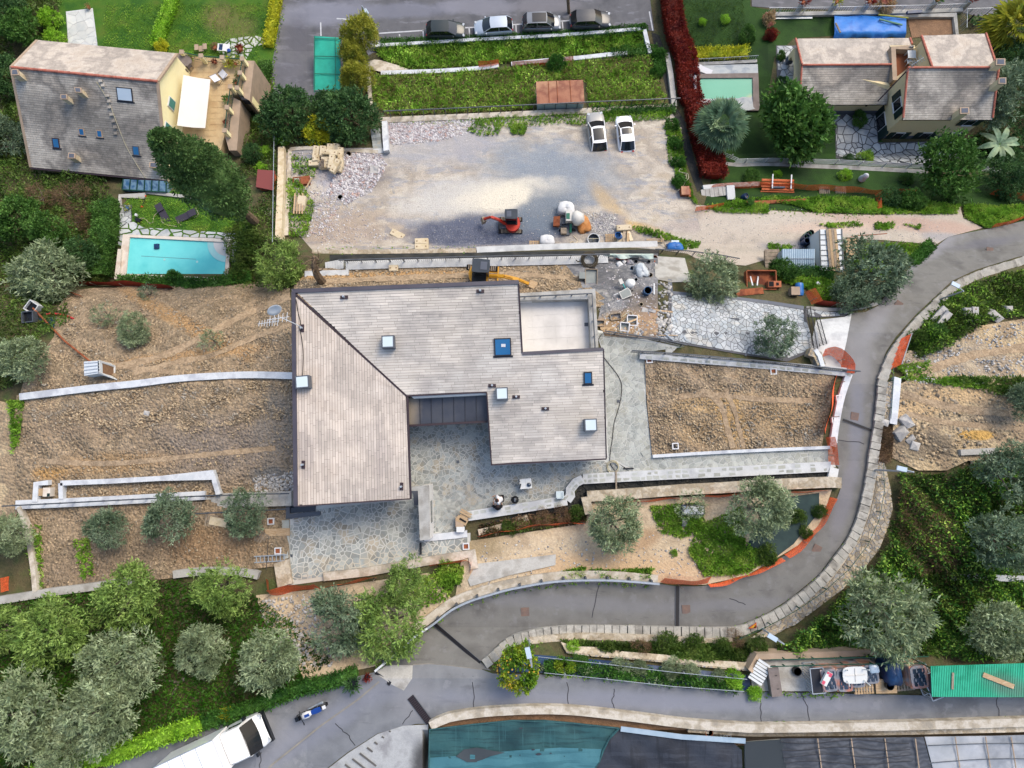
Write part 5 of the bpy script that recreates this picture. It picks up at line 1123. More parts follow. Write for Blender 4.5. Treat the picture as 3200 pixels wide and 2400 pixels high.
def rlg(label,path,h0,h,m='metal_rail',post=1.2,bars=0,r=.045,mid=False,name='railing',cat='railing',lean=0.0):
 base=[V(x,y,h0)for x,y in path];c=base[len(base)//2];t=thing(name,label,cat,c)
 up=Vc((0,0,h));tops=[p+up for p in base]
 mb=MB(c);mb.tube(tops,r,6);mk(mb,'top_rail',m,t)
 if mid:mb=MB(c);mb.tube([p+up*.12 for p in base],r*.8,5);mk(mb,'bottom_rail',m,t)
 for p,a in along(base,post):
  mb=MB(c);mb.box(p+up/2,(.06,.06,h),a);mk(mb,'post',m,t)
 if bars:
  bl=MB(c)
  for p,a in along(base,bars):bl.box(p+up*.55,(.02,.02,h*.85),a)
  mk(bl,'bars',m,t,kind='stuff')
 return t
rlg('long dark railing above the gravel plot',[(1206,368),(1400,360),(1600,351),(1850,339),(2116,328)],.4,1.35,post=1.05,r=.06)
rlg('dark railing along the paved walkway below the gravel plot',[(1068,824),(1300,818),(1600,811),(1900,806)],.95,1.1,post=1.1,r=.06,bars=.16)
wall('old stone wall edging the gravel plot, left of the concrete stretch',[(975,787),(1100,789),(1300,787),(1488,785)],.5,.35,1.4,'old_wall')
wall('pale concrete wall edging the gravel plot above the mixer',[(1490,785),(1600,780),(1800,773),(2055,766)],.75,.4,1.6,'concrete_pale')
wall('pale paved walkway wall with railing behind the new house',[(1080,830),(1300,823),(1600,817),(1800,812),(1900,808)],.68,.9,2.5,'concrete_pale','walkway')
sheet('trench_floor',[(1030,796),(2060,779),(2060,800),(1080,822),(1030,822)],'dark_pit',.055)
def stairs(label,a,b,width,n,m='concrete',h=.1,rise=.0,drop=None):
 """steps between two photo points (bottom to top), each its own part"""
 A,B=V(*a,h),V(*b,h);c=A.copy();t=thing('stairs',label,'stairs',c);d=B-A;d.z=0;l=d.length/n;ang=math.atan2(d.y,d.x)
 for k in range(n):
  p=A.lerp(B,(k+.5)/n);mb=MB(c);hh=.25+rise*k
  mb.box(Vc((p.x,p.y,A.z+(B.z-A.z)*(k+.5)/n+rise*k-.25)),(l-.02,width,.5),ang);mb.c=[RR()]*6;mk(mb,'step',m,t)
 return t
stairs('pale steps at the left end of the paved walkway',(1016,834),(1078,830),.75,7,'concrete_pale',.2,.09)
slab('landing',1022,856,3.4,.5,.03,'concrete_pale',h=.35,t=.3,label='pale landing below the walkway steps, beside the dead trunk',cat='landing')
stairs('grey blue steps between the stair wall and the dark trees',(1180,466),(1176,412),.85,7,'stone_blue',.15,.1)
slab('landing',1188,472,1.2,.45,.1,'concrete_pale',h=.2,t=.2,label='pale landing at the foot of the grey blue steps',cat='landing')
stairs('long flight of grey steps at the left wall of the new house',(640,1566),(918,1556),1.0,14,'concrete',.1,.04)
stairs('grey steps beside the red hedge, edged by a red net',(2192,606),(2268,601),.8,6,'concrete',.1,.08)
slab('landing',2282,604,.7,1.3,.05,'concrete_pale',h=.65,t=.5,label='pale landing at the top of the grey steps by the red hedge',cat='landing')
wall('low concrete wall above the grey steps by the red hedge',[(2198,585),(2280,578),(2375,574)],.4,.5,1.0,'concrete_pale')
wall('broken wall edge of the path between the gardens, under creeper',[(2084,165),(2095,220),(2108,330)],.5,.6,1.4,'concrete')
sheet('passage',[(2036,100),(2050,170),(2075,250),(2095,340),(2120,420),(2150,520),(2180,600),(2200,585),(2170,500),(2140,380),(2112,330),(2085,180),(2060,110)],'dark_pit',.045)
wall('yellow block wall at the left of the rubble yard',[(878,458),(877,540),(873,640),(869,748)],.55,.9,2.2,'block_tan')
o,_=wall('long timber coloured kerb beside the yellow block wall',[(906,466),(900,590),(894,735)],.34,.2,.5,'concrete_warm','kerb')
wall('low concrete kerb under the yellow bushes',[(905,466),(960,462),(1075,468),(1180,474)],.32,.25,.6,'concrete_warm')
wall('white curving retaining wall across the stony terrace',[(60,1240),(150,1229),(290,1212),(420,1199),(540,1184),(650,1176),(780,1171),(916,1174)],.48,.5,1.4,'concrete_white')
wall('white wall around the stony trough',[(188,1510),(340,1504),(500,1495),(664,1484),(669,1500),(682,1546)],.34,.6,1.2,'concrete_white',sm=False)
wall('white side wall between trough and meter cupboard',[(188,1510),(190,1560)],.3,.6,1.2,'concrete_white',sm=False)
wall('white wall around the meter cupboard',[(150,1508),(112,1512),(108,1568)],.34,.6,1.2,'concrete_white',sm=False)
cb_=thing('meter_cupboard','pale cupboard with open lid inside the small white enclosure','cupboard',V(150,1536));B0=cb_.location
mb=MB(B0);mb.box(B0+Vc((.35,0,.35)),(.5,.6,.7));mk(mb,'body','pool_coping',cb_);mb=MB(B0);mb.box(B0+Vc((-.35,-.02,.5)),(.75,.5,.05),.03);mk(mb,'lid','wood_board',cb_)
mb=MB(B0);mb.box(B0+Vc((.5,-.18,.71)),(.18,.2,.03));mk(mb,'hatch','shutter',cb_)
sheet('enclosure_floor',[(116,1515),(186,1512),(188,1560),(114,1564)],'dark_pit',.07)
wall('white retaining wall with grey railing below the stony terrace',[(48,1578),(250,1569),(480,1557),(640,1548)],.6,.5,1.8,'concrete_white')
rlg('grey railing on the white wall at the left',[(30,1579),(250,1568),(480,1556),(700,1545)],.5,.75,post=1.0,r=.045)
rlg('dark railing on the lower side of the long grey steps',[(626,1602),(760,1596),(905,1588)],.2,.8,post=1.2,r=.045)
rlg('dark railing on the upper side of the long grey steps',[(640,1549),(780,1543),(915,1540)],.3,.8,post=1.2,r=.04)
wall('weathered concrete wall at the left end of the lower terrace',[(58,1584),(76,1640),(88,1690),(102,1780),(108,1850)],.32,.5,1.4,'concrete_warm')
wall('brown concrete wall above the olive grove at the far left',[(-40,1882),(60,1867),(155,1851),(290,1834),(420,1812)],.5,.4,1.4,'concrete')
wall('weathered wall below the long terrace, behind the bright olive',[(540,1796),(640,1786),(760,1790),(806,1800)],.5,.45,1.3,'concrete')
wall('tan stone block at the corner between terrace and patio',[(878,1755),(890,1830)],1.0,.35,1.2,'old_wall',sm=False)
rlg('long thin pole along the yellow block wall',[(860,405),(857,600),(855,760)],1.4,.3,'metal_galv',post=6,r=.03,name='cable_rail',cat='rail')
def stone_coping(label,path,w,h,depth,m='concrete_pale',cell=.36):
 o,pts=wall(label,path,w,h,depth,m);Lf,Rt=offset_line(pts,w-.06);cells=[]
 for i in range(len(pts)-1):
  a0,a1,b0,b1=Lf[i],Lf[i+1],Rt[i],Rt[i+1];n=max(1,int((a1-a0).length/cell));kk=max(1,round(w/.33))
  for j in range(n):
   for q in range(kk):
    f0,f1=j/n+.02,(j+1)/n-.02;g0,g1=q/kk+.05,(q+1)/kk-.05;P4=[]
    for s_,t_ in((f0,g0),(f1,g0),(f1,g1),(f0,g1)):
     s2=min(1,max(0,s_+RU(-.12,.12)/n));t2=min(1,max(0,t_+RU(-.1,.1)));P4.append(a0.lerp(a1,s2).lerp(b0.lerp(b1,s2),t2))
    if RR()<.75:
     k=.55+.4*RR();c=sum(P4,Vc())/4;P4=[c.lerp(p,k)for p in P4]
     q2=[(p.x,p.y)for p in P4];z=[p.z+.012 for p in P4]
     if area2(q2)<0:q2.reverse();z.reverse()
     cells.append(prism_cell(q2,z,[k_-.02 for k_ in z],RR()))
 pieces(o,cells,'coping_stone','stone_pale',o.location,80,'coping_stones');return o
stone_coping('seat wall on the lower side of the courtyard, where a person sits',[(1462,1613),(1600,1592),(1700,1576),(1772,1564)],.66,.45,1.8)
stone_coping('curved stretch of the courtyard wall beside the white chair',[(1772,1564),(1783,1548),(1782,1530),(1800,1508),(1822,1497)],.62,.45,1.8)
stone_coping('long pale coping between the side walk and the trench',[(1822,1497),(2000,1487),(2300,1473),(2600,1458)],.7,.3,1.6)
wall('pale wall end closing the trench beside the lane',[(2608,1462),(2604,1485),(2597,1508)],.62,.3,1.4,'concrete_pale',sm=False)
wall('old wall on the lower side of the trench',[(1836,1552),(2000,1541),(2130,1531),(2250,1525),(2400,1516),(2600,1507),(2630,1509)],.72,.6,1.4,'old_wall')
wall('old wall end turning down beside the big olive tree',[(1830,1553),(1836,1580),(1842,1606)],.6,.6,1.4,'old_wall',sm=False)
wall('broken pale wall half hidden in the brown shrubs',[(1495,1664),(1560,1648),(1650,1618)],.4,.3,.9,'old_wall')
wall('warm concrete wall along the lower edge of the patio',[(1010,1803),(1150,1787),(1303,1759),(1440,1737),(1474,1730),(1482,1778)],.55,.3,1.3,'concrete_warm',sm=False)
wall('low white wall joining the white wing wall to the patio corner',[(1325,1682),(1400,1675),(1460,1668)],.45,.25,.6,'concrete_white')
wall('pale kerb at the left edge of the patio',[(892,1625),(893,1690),(896,1745)],.5,.12,.4,'stone_pale')
sheet('concrete_pad',[(1488,1762),(1737,1732),(1736,1766),(1600,1796),(1470,1832),(1462,1812)],'concrete',.2)
stone_coping('pale stone coping with railing above the rocky plot',[(2000,1108),(2150,1120),(2300,1132),(2480,1148),(2660,1164)],.6,.4,1.2)
wall('white kerb between the rocky plot and the lane',[(2656,1166),(2632,1235),(2616,1310),(2604,1395)],.45,.3,.9,'concrete_white')
wall('white kerb along the lower edge of the rocky plot',[(2040,1426),(2200,1416),(2400,1406),(2598,1398)],.22,.3,.7,'concrete_white')
rlg('grey picket railing above the rocky plot',[(1970,1100),(2150,1113),(2400,1135),(2672,1164)],.4,.8,post=1.6,bars=.14,r=.05,mid=True)
rlg('dark picket railing between the worksite and the side walk',[(1884,1040),(1976,1054),(2060,1066),(2136,1084)],.1,.9,post=1.6,bars=.13,r=.045,mid=True)
rlg('dark railing above the concrete slab by the olive tree',[(2040,789),(2140,794),(2230,805),(2300,818)],.1,1.0,post=1.3,bars=.16,r=.045)
wall('blue grey kerb at the upper edge of the paved yard',[(2093,872),(2097,915),(2160,921),(2260,928),(2400,945),(2512,962)],.28,.2,.5,'render_grey',sm=False)
wall('curving kerb around the olive bed of the paved yard',[(2330,1112),(2340,1085),(2370,1070),(2420,1062)],.12,.12,.4,'render_grey')
wall('retaining wall of the drive above the lane, under an orange net',[(2520,962),(2600,968),(2690,962),(2745,948)],.3,.12,.6,'concrete')
wall('stone gate pillar wall beside the drive',[(2530,1098),(2556,1108),(2568,1140)],.6,.9,1.4,'wall_stone',sm=False)
wall('white wall end beside the drive gate',[(2548,1092),(2562,1112),(2572,1145)],.3,1.0,1.4,'concrete_white',sm=False)
for(a,b,lab)in(((2512,968),(2534,1096),'hinged dark mesh gate leaf beside the paved yard'),((2540,998),(2562,1082),'opened dark mesh gate leaf over the drive')):
 A,B=V(*a,.1),V(*b,.1);c=A.copy();t=thing('gate',lab,'gate',c,0,'drive gate leaves');d=(B-A).normalized();up=Vc((.0,0,1.15))
 mb=MB(c)
 for z in(.0,.5,1.0):mb.bar(A+up*z,B+up*z,.05)
 mk(mb,'frame','metal_black',t)
 for p,_ in along([A,B],.13):
  s_=MB(c);s_.bar(p,p+up,.02);mk(s_,'bar','metal_black',t)
for(x,y,lab)in[(2027,1126,'white framed planting box at the upper left corner of the rocky plot'),(2413,1162,'white framed box at the upper edge of the rocky plot'),(850,1628,'white framed box beside the plank near the patio'),(872,1720,'white framed box beside the ladder'),(1457,1706,'white framed box at the right corner of the patio'),(2108,1394,'square box with a dark stone cap at the foot of the rocky plot'),(2618,1245,'small white box frame beside the lane kerb, upper'),(2604,1312,'small white box frame beside the lane kerb, lower'),(2600,1375,'pale box among orange net at the plot corner')]:
 c=V(x,y);t=thing('drain_box',lab,'drain box',c,.05);mb=MB();
 for s in(-1,1):mb.box((s*.19,0,.15),(.07,.45,.3));mb.box((0,s*.19,.15),(.308,.07,.3))
 mk(mb,'frame','frame_white',t);mb=MB();mb.box((0,0,.13),(.3,.3,.2));mk(mb,'cap','rust' if 'dark' not in lab else 'metal_black',t)
wall('warm concrete wall top beside the lane guard rail',[(1190,2072),(1236,2020),(1292,1968),(1348,1930),(1406,1886),(1466,1860),(1530,1840),(1600,1823),(1730,1802),(1853,1797),(1950,1801),(2056,1811)],.55,.3,.9,'concrete_warm')
gp_=spth([(1176,2090),(1230,2045),(1300,1984),(1357,1945),(1412,1902),(1470,1874),(1530,1855),(1600,1836),(1730,1814),(1853,1809),(1950,1812),(2056,1821)],20)
gb=[V(x,y,.3)for x,y in gp_];c=gb[len(gb)//2];gr=thing('guard_rail','galvanised guard rail along the inner side of the lane','guard rail',c)
mb=MB(c);strip(mb,[p+Vc((0,0,.55))for p in gb],.12,.3);mk(mb,'beam','metal_galv',gr)
for p,a in along(gb,1.45):
 mb=MB(c);mb.box(p+Vc((-sin(a)*.12,cos(a)*.12,.15)),(.12,.16,.7),a);mk(mb,'post','metal_rail',gr)
COP=spth([(1515,2076),(1572,2026),(1608,2000),(1680,1981),(1763,1970),(1853,1969),(1985,1971),(2117,1974),(2287,1975),(2358,1954),(2413,1929),(2483,1885),(2573,1809),(2618,1750),(2666,1682),(2698,1598),(2717,1510),(2732,1408),(2742,1345),(2749,1290),(2757,1200),(2763,1170),(2786,1113),(2817,1068),(2873,1001),(2922,953),(2984,896),(3054,861),(3180,820),(3300,785)],12)
cp_=[V(x,y,.28)for x,y in COP];c=cp_[len(cp_)//2];cw=thing('parapet','long coping of grey blocks along the outer side of the lane','parapet',c)
mb=MB(c);strip(mb,[p-Vc((0,0,.12))for p in cp_],.5,.8);mk(mb,'wall','concrete',cw)
for p,a in along(cp_,.5):
 mb=MB();w_=RU(.6,.7);mb.box((0,0,0),(.455,w_,.2),0);mb.c=[RR()]*6;me=rm('coping_block',mb.v,mb.f,mb.c,'coping_block' if 'coping_block' in MT else mat('coping_block',[S(176,174,166),S(196,192,182),S(150,146,138)],1.2,fine=.2,bscale=10,vamt=.12,rough=.95,bump=.01))
 o=bpy.data.objects.new('coping_block',me);COL.link(o);o.parent=cw;o.location=p-c+Vc((RU(-.02,.02),RU(-.02,.02),RU(-.01,.015)));o.rotation_euler=(RU(-.02,.02),0,a+RU(-.03,.03))
def stone_wall(label,poly,size=.26,h=.2):
 o=sheet('wall',poly,'old_wall',h,kind='thing',label=label,cat='wall')
 cpav(o,poly,size,.03,'wall_rock',h+.05,.06,1.3,name='wall_stone',maxn=200);return o
stone_wall('rubble stone retaining wall beside the lane, upper stretch',[(2764,1195),(2802,1190),(2800,1280),(2788,1322),(2760,1318),(2758,1290)])
stone_wall('rubble stone retaining wall around the outside of the lane bend',[(2738,1440),(2760,1448),(2778,1530),(2784,1590),(2768,1650),(2742,1715),(2695,1775),(2640,1830),(2560,1890),(2480,1950),(2400,1990),(2345,1994),(2420,1945),(2492,1899),(2585,1820),(2634,1757),(2684,1685),(2715,1600),(2732,1512)])
wall('white wall edge between the rubble wall and the excavation',[(2806,1180),(2800,1250),(2792,1325)],.5,.4,1.0,'concrete_white')
rlg('thin green wire rail on the stone wall outside the bend',[(2746,1450),(2750,1530),(2734,1620),(2698,1700),(2640,1775),(2560,1845),(2480,1900),(2400,1945),(2300,1990)],.4,.6,'metal_green',post=2.2,r=.02)
rlg('thin green wire rail above the broken stone wall',[(2778,1150),(2776,1230),(2770,1310)],.4,.6,'metal_green',post=2.0,r=.02)
wall('pale stone wall strip below the lane coping',[(1655,2003),(1800,1990),(1950,1993),(2080,1999),(2200,2008),(2290,2006)],.42,.2,.8,'old_wall')
stone_wall('pale rubble wall above the nursery bed',[(1752,2006),(1800,2020),(1870,2022),(1950,2036),(2080,2046),(2200,2062),(2340,2070),(2338,2092),(2200,2080),(2080,2066),(1950,2054),(1850,2046),(1770,2036)],.4,.3)
wall('long weathered parapet along the lower road',[(1345,2270),(1400,2245),(1500,2229),(1600,2222),(1700,2219),(1800,2223),(1950,2239),(2150,2264),(2300,2274),(2400,2277),(2800,2270),(3300,2255)],.5,.5,1.4,'concrete_warm')
wall('lower stone ledge behind the road parapet at the right',[(2150,2277),(2300,2288),(2400,2291),(2800,2286),(3300,2274)],.42,.2,1.0,'old_wall')
sheet('dark_strip',[(1345,2275),(1450,2245),(1600,2232),(1800,2232),(1950,2250),(2150,2276),(2300,2290),(3400,2280),(3400,2330),(1345,2330)],'mud',.05)
wall('tan wall behind the roadside store',[(2345,2098),(2368,2052),(2500,2049),(2700,2041),(2830,2036)],.36,.8,1.4,'coping_tan',sm=False)
sheet('concrete_pad',[(2345,2060),(2800,2050),(2800,2160),(2350,2160)],'concrete',.075)
wall('short grey wall in the brambles at the right edge',[(3003,1414),(3120,1408)],.4,.5,.8,'concrete',sm=False)
wall('pale path edge through the brambles at the lower right',[(2980,1806),(3100,1806),(3260,1812)],.4,.3,.5,'concrete_pale')
for lab,path,n in(('white cable fence below the cream house, long stretch',[(2292,512),(2400,509),(2600,514),(2900,530)],4),('white cable fence at the right edge below the cream house',[(3060,536),(3140,544),(3280,556)],4),('short run of white cables at the foot of the fan palm',[(2245,484),(2300,506)],3)):
 base=[V(x,y,.2)for x,y in path];c=base[0].copy();t=thing('cable_fence',lab,'fence',c)
 for k in range(n):
  mb=MB(c);mb.tube([p+Vc((0,0,.25+.28*k))for p in base],.028,4);mk(mb,'cable','metal_white',t)
 for p,a in along(base,2.2):
  mb=MB(c);mb.box(p+Vc((0,0,.55)),(.07,.07,1.1),a);mk(mb,'post','metal_white',t)
wall('pale garden wall under the white cables',[(2244,508),(2300,516),(2400,515),(2600,521),(2900,536)],.4,.2,.8,'concrete')
wall('roadside garden wall with flower pillars at the top right',[(2395,44),(2500,42),(2700,38),(2880,34),(3010,30)],.4,.5,1.0,'concrete')
rlg('white fence line above the roadside garden wall',[(2395,40),(2600,37),(2880,31),(3005,27)],.5,.8,'metal_white',post=2.5,bars=.25,r=.03)
for(x,y,m,lab)in[(2490,34,'leaf_red','red potted flower on the leftmost fence pillar by the top road'),(2592,32,'leaf_gold','wilted potted plant on the second fence pillar from the left'),(2692,31,'leaf_red','red potted flower on the fence pillar beside the pink bush'),(2900,26,'leaf_green','green potted plant on the fence pillar right of the pink bush'),(3005,22,'leaf_red','red potted flower on the last fence pillar at the right')]:
 c=V(x,y+6);t=thing('fence_pillar','square concrete pillar under the '+lab.split(' on ')[0],'pillar',c,0);mb=MB(c);mb.box(c+Vc((0,0,.7)),(.4,.4,1.4));mk(mb,'shaft','concrete',t);mb=MB(c);mb.box(c+Vc((0,0,1.44)),(.48,.48,.08));mk(mb,'cap','concrete_pale',t)
 POTS=globals().setdefault('POTS',[]);POTS.append((c+Vc((0,0,1.48)),m,lab))
wall('concrete wall corner beside the sunken court at the top right',[(2790,52),(2880,48),(2985,46),(2992,110)],.3,.5,.8,'concrete',sm=False)
sheet('sunken_court',[(2835,56),(2975,50),(2980,106),(2850,118)],'mud',.06)
rlg('grey mesh fence right of the sunken court',[(2998,108),(3000,50),(3120,46)],.3,1.2,'metal_galv',post=2.0,bars=.3,r=.03)
for k,(a,b)in enumerate([((3020,72),(3045,45)),((3038,84),(3080,45))]):
 mb=MB();mb.bar(V(*a,.3),V(*b,1.3),.14);mk(mb,'gate_post','metal_black',label=('shorter','longer')[k]+' dark leaning post near the top right road',cat='post')
def pool(label,water,coping,z,depth,wm,step=None,bench=None):
 c=VZ(sum(p[0]for p in water)/4,sum(p[1]for p in water)/4,z-.6);t=thing('pool',label,'swimming pool',c)
 W=[VZ(x,y,z)for x,y in water];K=[VZ(x,y,z)for x,y in coping];mb=MB(c)
 for i in range(4):
  j=(i+1)%4;q=[K[i],K[j],W[j],W[i]];mb.prism(q,z-.5)
 mk(mb,'coping','pool_coping' if wm=='water_cyan' else 'wood_deck',t)
 mb=MB(c);mb.prism([p-Vc((0,0,.12))for p in[w.lerp(sum(W,Vc())/4,-.002)for w in W]],z-.5);mk(mb,'water',wm,t)
 return t,W
zp=-8.95
p1,W1=pool('turquoise pool with pale coping in the lower left garden',[(405,741),(709,757),(701,869),(394,855)],[(384,732),(721,747),(711,887),(366,878)],zp+.35,1,'water_cyan')
for r,m,z in((2.1,'water_cyan',.22),(1.75,'pool_step',.23),(1.2,'terrace_white',.24)):
 if m=='water_cyan':continue
 mb=MB(p1.location);cc_=W1[1];vs=[cc_+Vc((-.02,-.02,-.12+z-.2))]
 for k in range(13):
  a=math.pi+k/12*math.pi/2-.05;vs.append(cc_+Vc((r*cos(a)*.95-.02,r*sin(a)*.95-.02,-.12+z-.2)))
 mb.add(vs,[(0,k,k+1)for k in range(1,13)]);mk(mb,'corner_step',m,p1)
mb=MB(p1.location);mb.box(VZ(490,770,zp+.28),(.42,.42,.1),.05);
mk(MB().box(VZ(490,770,zp+.28),(.42,.42,.16),.05),'pool_robot','tarp_navy',label='small dark blue pool robot in the turquoise water',cat='pool robot')
mb=MB(p1.location);mb.bar(VZ(441,800,zp+.235),VZ(612,810,zp+.235),.03,.005);mk(mb,'floor_line','plinth',p1)
for x,y in((514,811),(616,818)):
 mb=MB(p1.location);mb.lathe([(.1,0),(.1,.01)],VZ(x,y,zp+.235),10);mk(mb,'floor_drain','pool_step',p1)
mb=MB(p1.location);mb.prism([VZ(368,778,zp+.6),VZ(379,778,zp+.6),VZ(371,874,zp+.6),VZ(357,872,zp+.6)],zp-.6);mk(mb,'side_bench','pool_coping',p1)
zq=GZ+.35
dk=sheet('pool_deck',[(2150,205),(2368,200),(2374,335),(2340,345),(2152,340)],'stone_garden',.28)
p2,W2=pool('pale green pool with grey deck beside the fan palm',[(2179,244),(2352,243),(2354,336),(2179,336)],[(2155,231),(2370,228),(2374,345),(2154,345)],zq,1,'water_green')
cr=thing('pool_cover_roller','white rolled pool cover at the left end of the green pool','pool cover',VZ(2172,285,zq));mb=MB(cr.location);a,b=VZ(2171,237,zq+.25),VZ(2174,325,zq+.25);mb.tube([a,b],.16,12);mk(mb,'roll','film_white',cr)
mb=MB(cr.location);mb.tube([a+Vc((0,.12,0)),a+Vc((0,-.02,0))],.2,12);mb.tube([b+Vc((0,.02,0)),b+Vc((0,-.12,0))],.2,12);mk(mb,'end_disc','metal_black',cr)
wall('low grey planter wall behind the green pool',[(2143,200),(2250,196),(2366,190)],.3,.4,.8,'concrete')
rlg('thin pale rail in front of the yellow hedge by the green pool',[(2142,194),(2250,189),(2366,182)],.4,.5,'metal_galv',post=1.5,bars=.2,r=.025)
wall('pale kerb around the green patio at the garden steps of the yellow house',[(372,650),(374,612),(452,612),(456,600),(600,616)],.28,.3,.6,'concrete',sm=False)
NETS=[([(1497,218),(1530,214),(1560,206)],.8,'net_orange','rumpled orange net on the left part of the old pale wall'),([(1600,208),(1680,207),(1760,200),(1792,192)],.7,'net_orange','orange net drooping along the right part of the old pale wall'),([(258,890),(330,893),(420,896),(545,904)],.7,'net_red','rusty red net at the foot of the turquoise pool terrace'),([(232,918),(248,926),(262,930)],.6,'net_orange','crumpled orange net at the foot of the big left olive'),([(2220,590),(2290,588),(2380,588),(2470,590),(2600,598),(2730,606),(2850,610)],.7,'net_orange','long orange net above the pipes, below the cream house'),([(2733,606),(2738,630),(2740,655)],.6,'net_orange','orange net running down beside the shrubs'),([(2172,662),(2260,645)],.5,'net_orange','red orange net in front of the grey steps'),([(3092,606),(3140,615),(3240,636)],.8,'net_orange','orange net high at the right edge'),([(3098,714),(3150,700),(3220,676)],.5,'net_orange','orange net on the verge where the lane leaves at the right'),([(2512,912),(2522,930),(2536,952)],1.0,'net_orange','bright orange net by the blue barrel'),([(2545,948),(2600,958),(2660,960),(2710,950)],.8,'net_red','dull red net along the top of the drive wall'),([(2568,1118),(2590,1112),(2612,1125),(2630,1145),(2628,1162)],.8,'net_orange_solid','orange net wrapped round the pit beside the drive'),([(2578,1356),(2594,1300),(2606,1240),(2612,1180)],1.1,'net_orange_solid','wide bright orange net along the right side of the rocky plot'),([(2580,1366),(2584,1400),(2590,1452)],.8,'net_orange','see through orange net across the end of the side walk'),([(1938,1573),(2020,1568),(2122,1560)],.45,'net_orange','orange net strip under the trench wall, left of the small olive'),([(2196,1556),(2260,1552),(2330,1546)],.6,'net_orange','orange net beside the white bath tub'),([(2470,1542),(2530,1538),(2590,1536)],.5,'net_orange','orange net under the right end of the trench wall'),([(2592,1552),(2574,1600),(2550,1645),(2500,1695),(2450,1732)],.6,'net_orange','orange net along the inside of the lane bend'),([(2440,1740),(2400,1765),(2340,1792),(2270,1814),(2212,1824)],.45,'net_orange','thin orange net on the kerb after the bend'),([(2062,1818),(2110,1827),(2160,1828),(2212,1822)],1.0,'net_orange_solid','gathered orange net at the end of the guard rail'),([(1495,1678),(1560,1664),(1640,1652),(1740,1640),(1828,1634)],.6,'net_orange','long low orange net below the brown shrubs'),([(1346,1772),(1400,1762),(1462,1756),(1468,1790)],.7,'net_orange','orange net at the right corner below the patio'),([(832,1808),(842,1858),(920,1850),(1000,1838)],1.0,'net_orange_solid','orange net round the left corner below the patio'),([(1000,1838),(1060,1828),(1180,1806)],.6,'net_orange','orange net stretched below the patio wall'),([(30,1800),(28,1845)],.9,'net_orange','orange net at the far left edge'),([(2778,880),(2760,900)],.5,'net_orange','scrap of orange net under the dark olive by the lane')]
for path,h,m,lab in NETS:
 h*=1.25
 p=spth(path,8);base=[V(x,y,.05)for x,y in p];c=base[len(base)//2];t=thing('barrier_net',lab,'net',c,0,'orange barrier nets')
 vs,fs=[],[];n=len(base);ph=RR()*6
 for i,b in enumerate(base):
  d=base[min(i+1,n-1)]-base[max(i-1,0)];q=Vc((-d.y,d.x,0)).normalized()
  for k in range(4):
   u=k/3;off=.05*sin(i*.5+ph+k*.4)+.08*u*sin(i*.21+ph);vs.append(b+q*(off+u*h*(.45 if 'solid' in m else.2))+Vc((0,0,h*u*(1+.1*sin(i*.3+ph)))))
 for i in range(n-1):
  for k in range(3):fs.append((i*4+k,i*4+k+1,i*4+5+k,i*4+4+k))
 mb=MB(c);mb.add(vs,fs);mk(mb,'netting',m,t)
 for p_,a in along(base,2.5):
  mb=MB(c);mb.tube([p_-Vc((0,0,.1)),p_+Vc((0,0,h+.1))],.025,5);mk(mb,'stake','wood_grey',t)
t=thing('barrier_net','large red orange panel spread on the bank outside the lane','net',V(2815,1100),0);mb=MB(t.location);A,B,C,D=V(2806,1062,.2),V(2850,1042,1.2),V(2818,1138,1.2),V(2780,1156,.2)
vs=[];fs=[]
for i in range(9):
 for j in range(5):
  p=A.lerp(D,i/8).lerp(B.lerp(C,i/8),j/4);vs.append(p+Vc((0,0,.06*sin(i*2+j*1.7))))
for i in range(8):
 for j in range(4):fs.append((i*5+j,i*5+5+j,i*5+6+j,i*5+j+1))
mb.add(vs,fs);mk(mb,'netting','net_orange_solid',t);mb=MB(t.location);mb.tube([B,C],.03,5);mb.tube([A,D],.03,5);mk(mb,'pole','metal_galv',t)
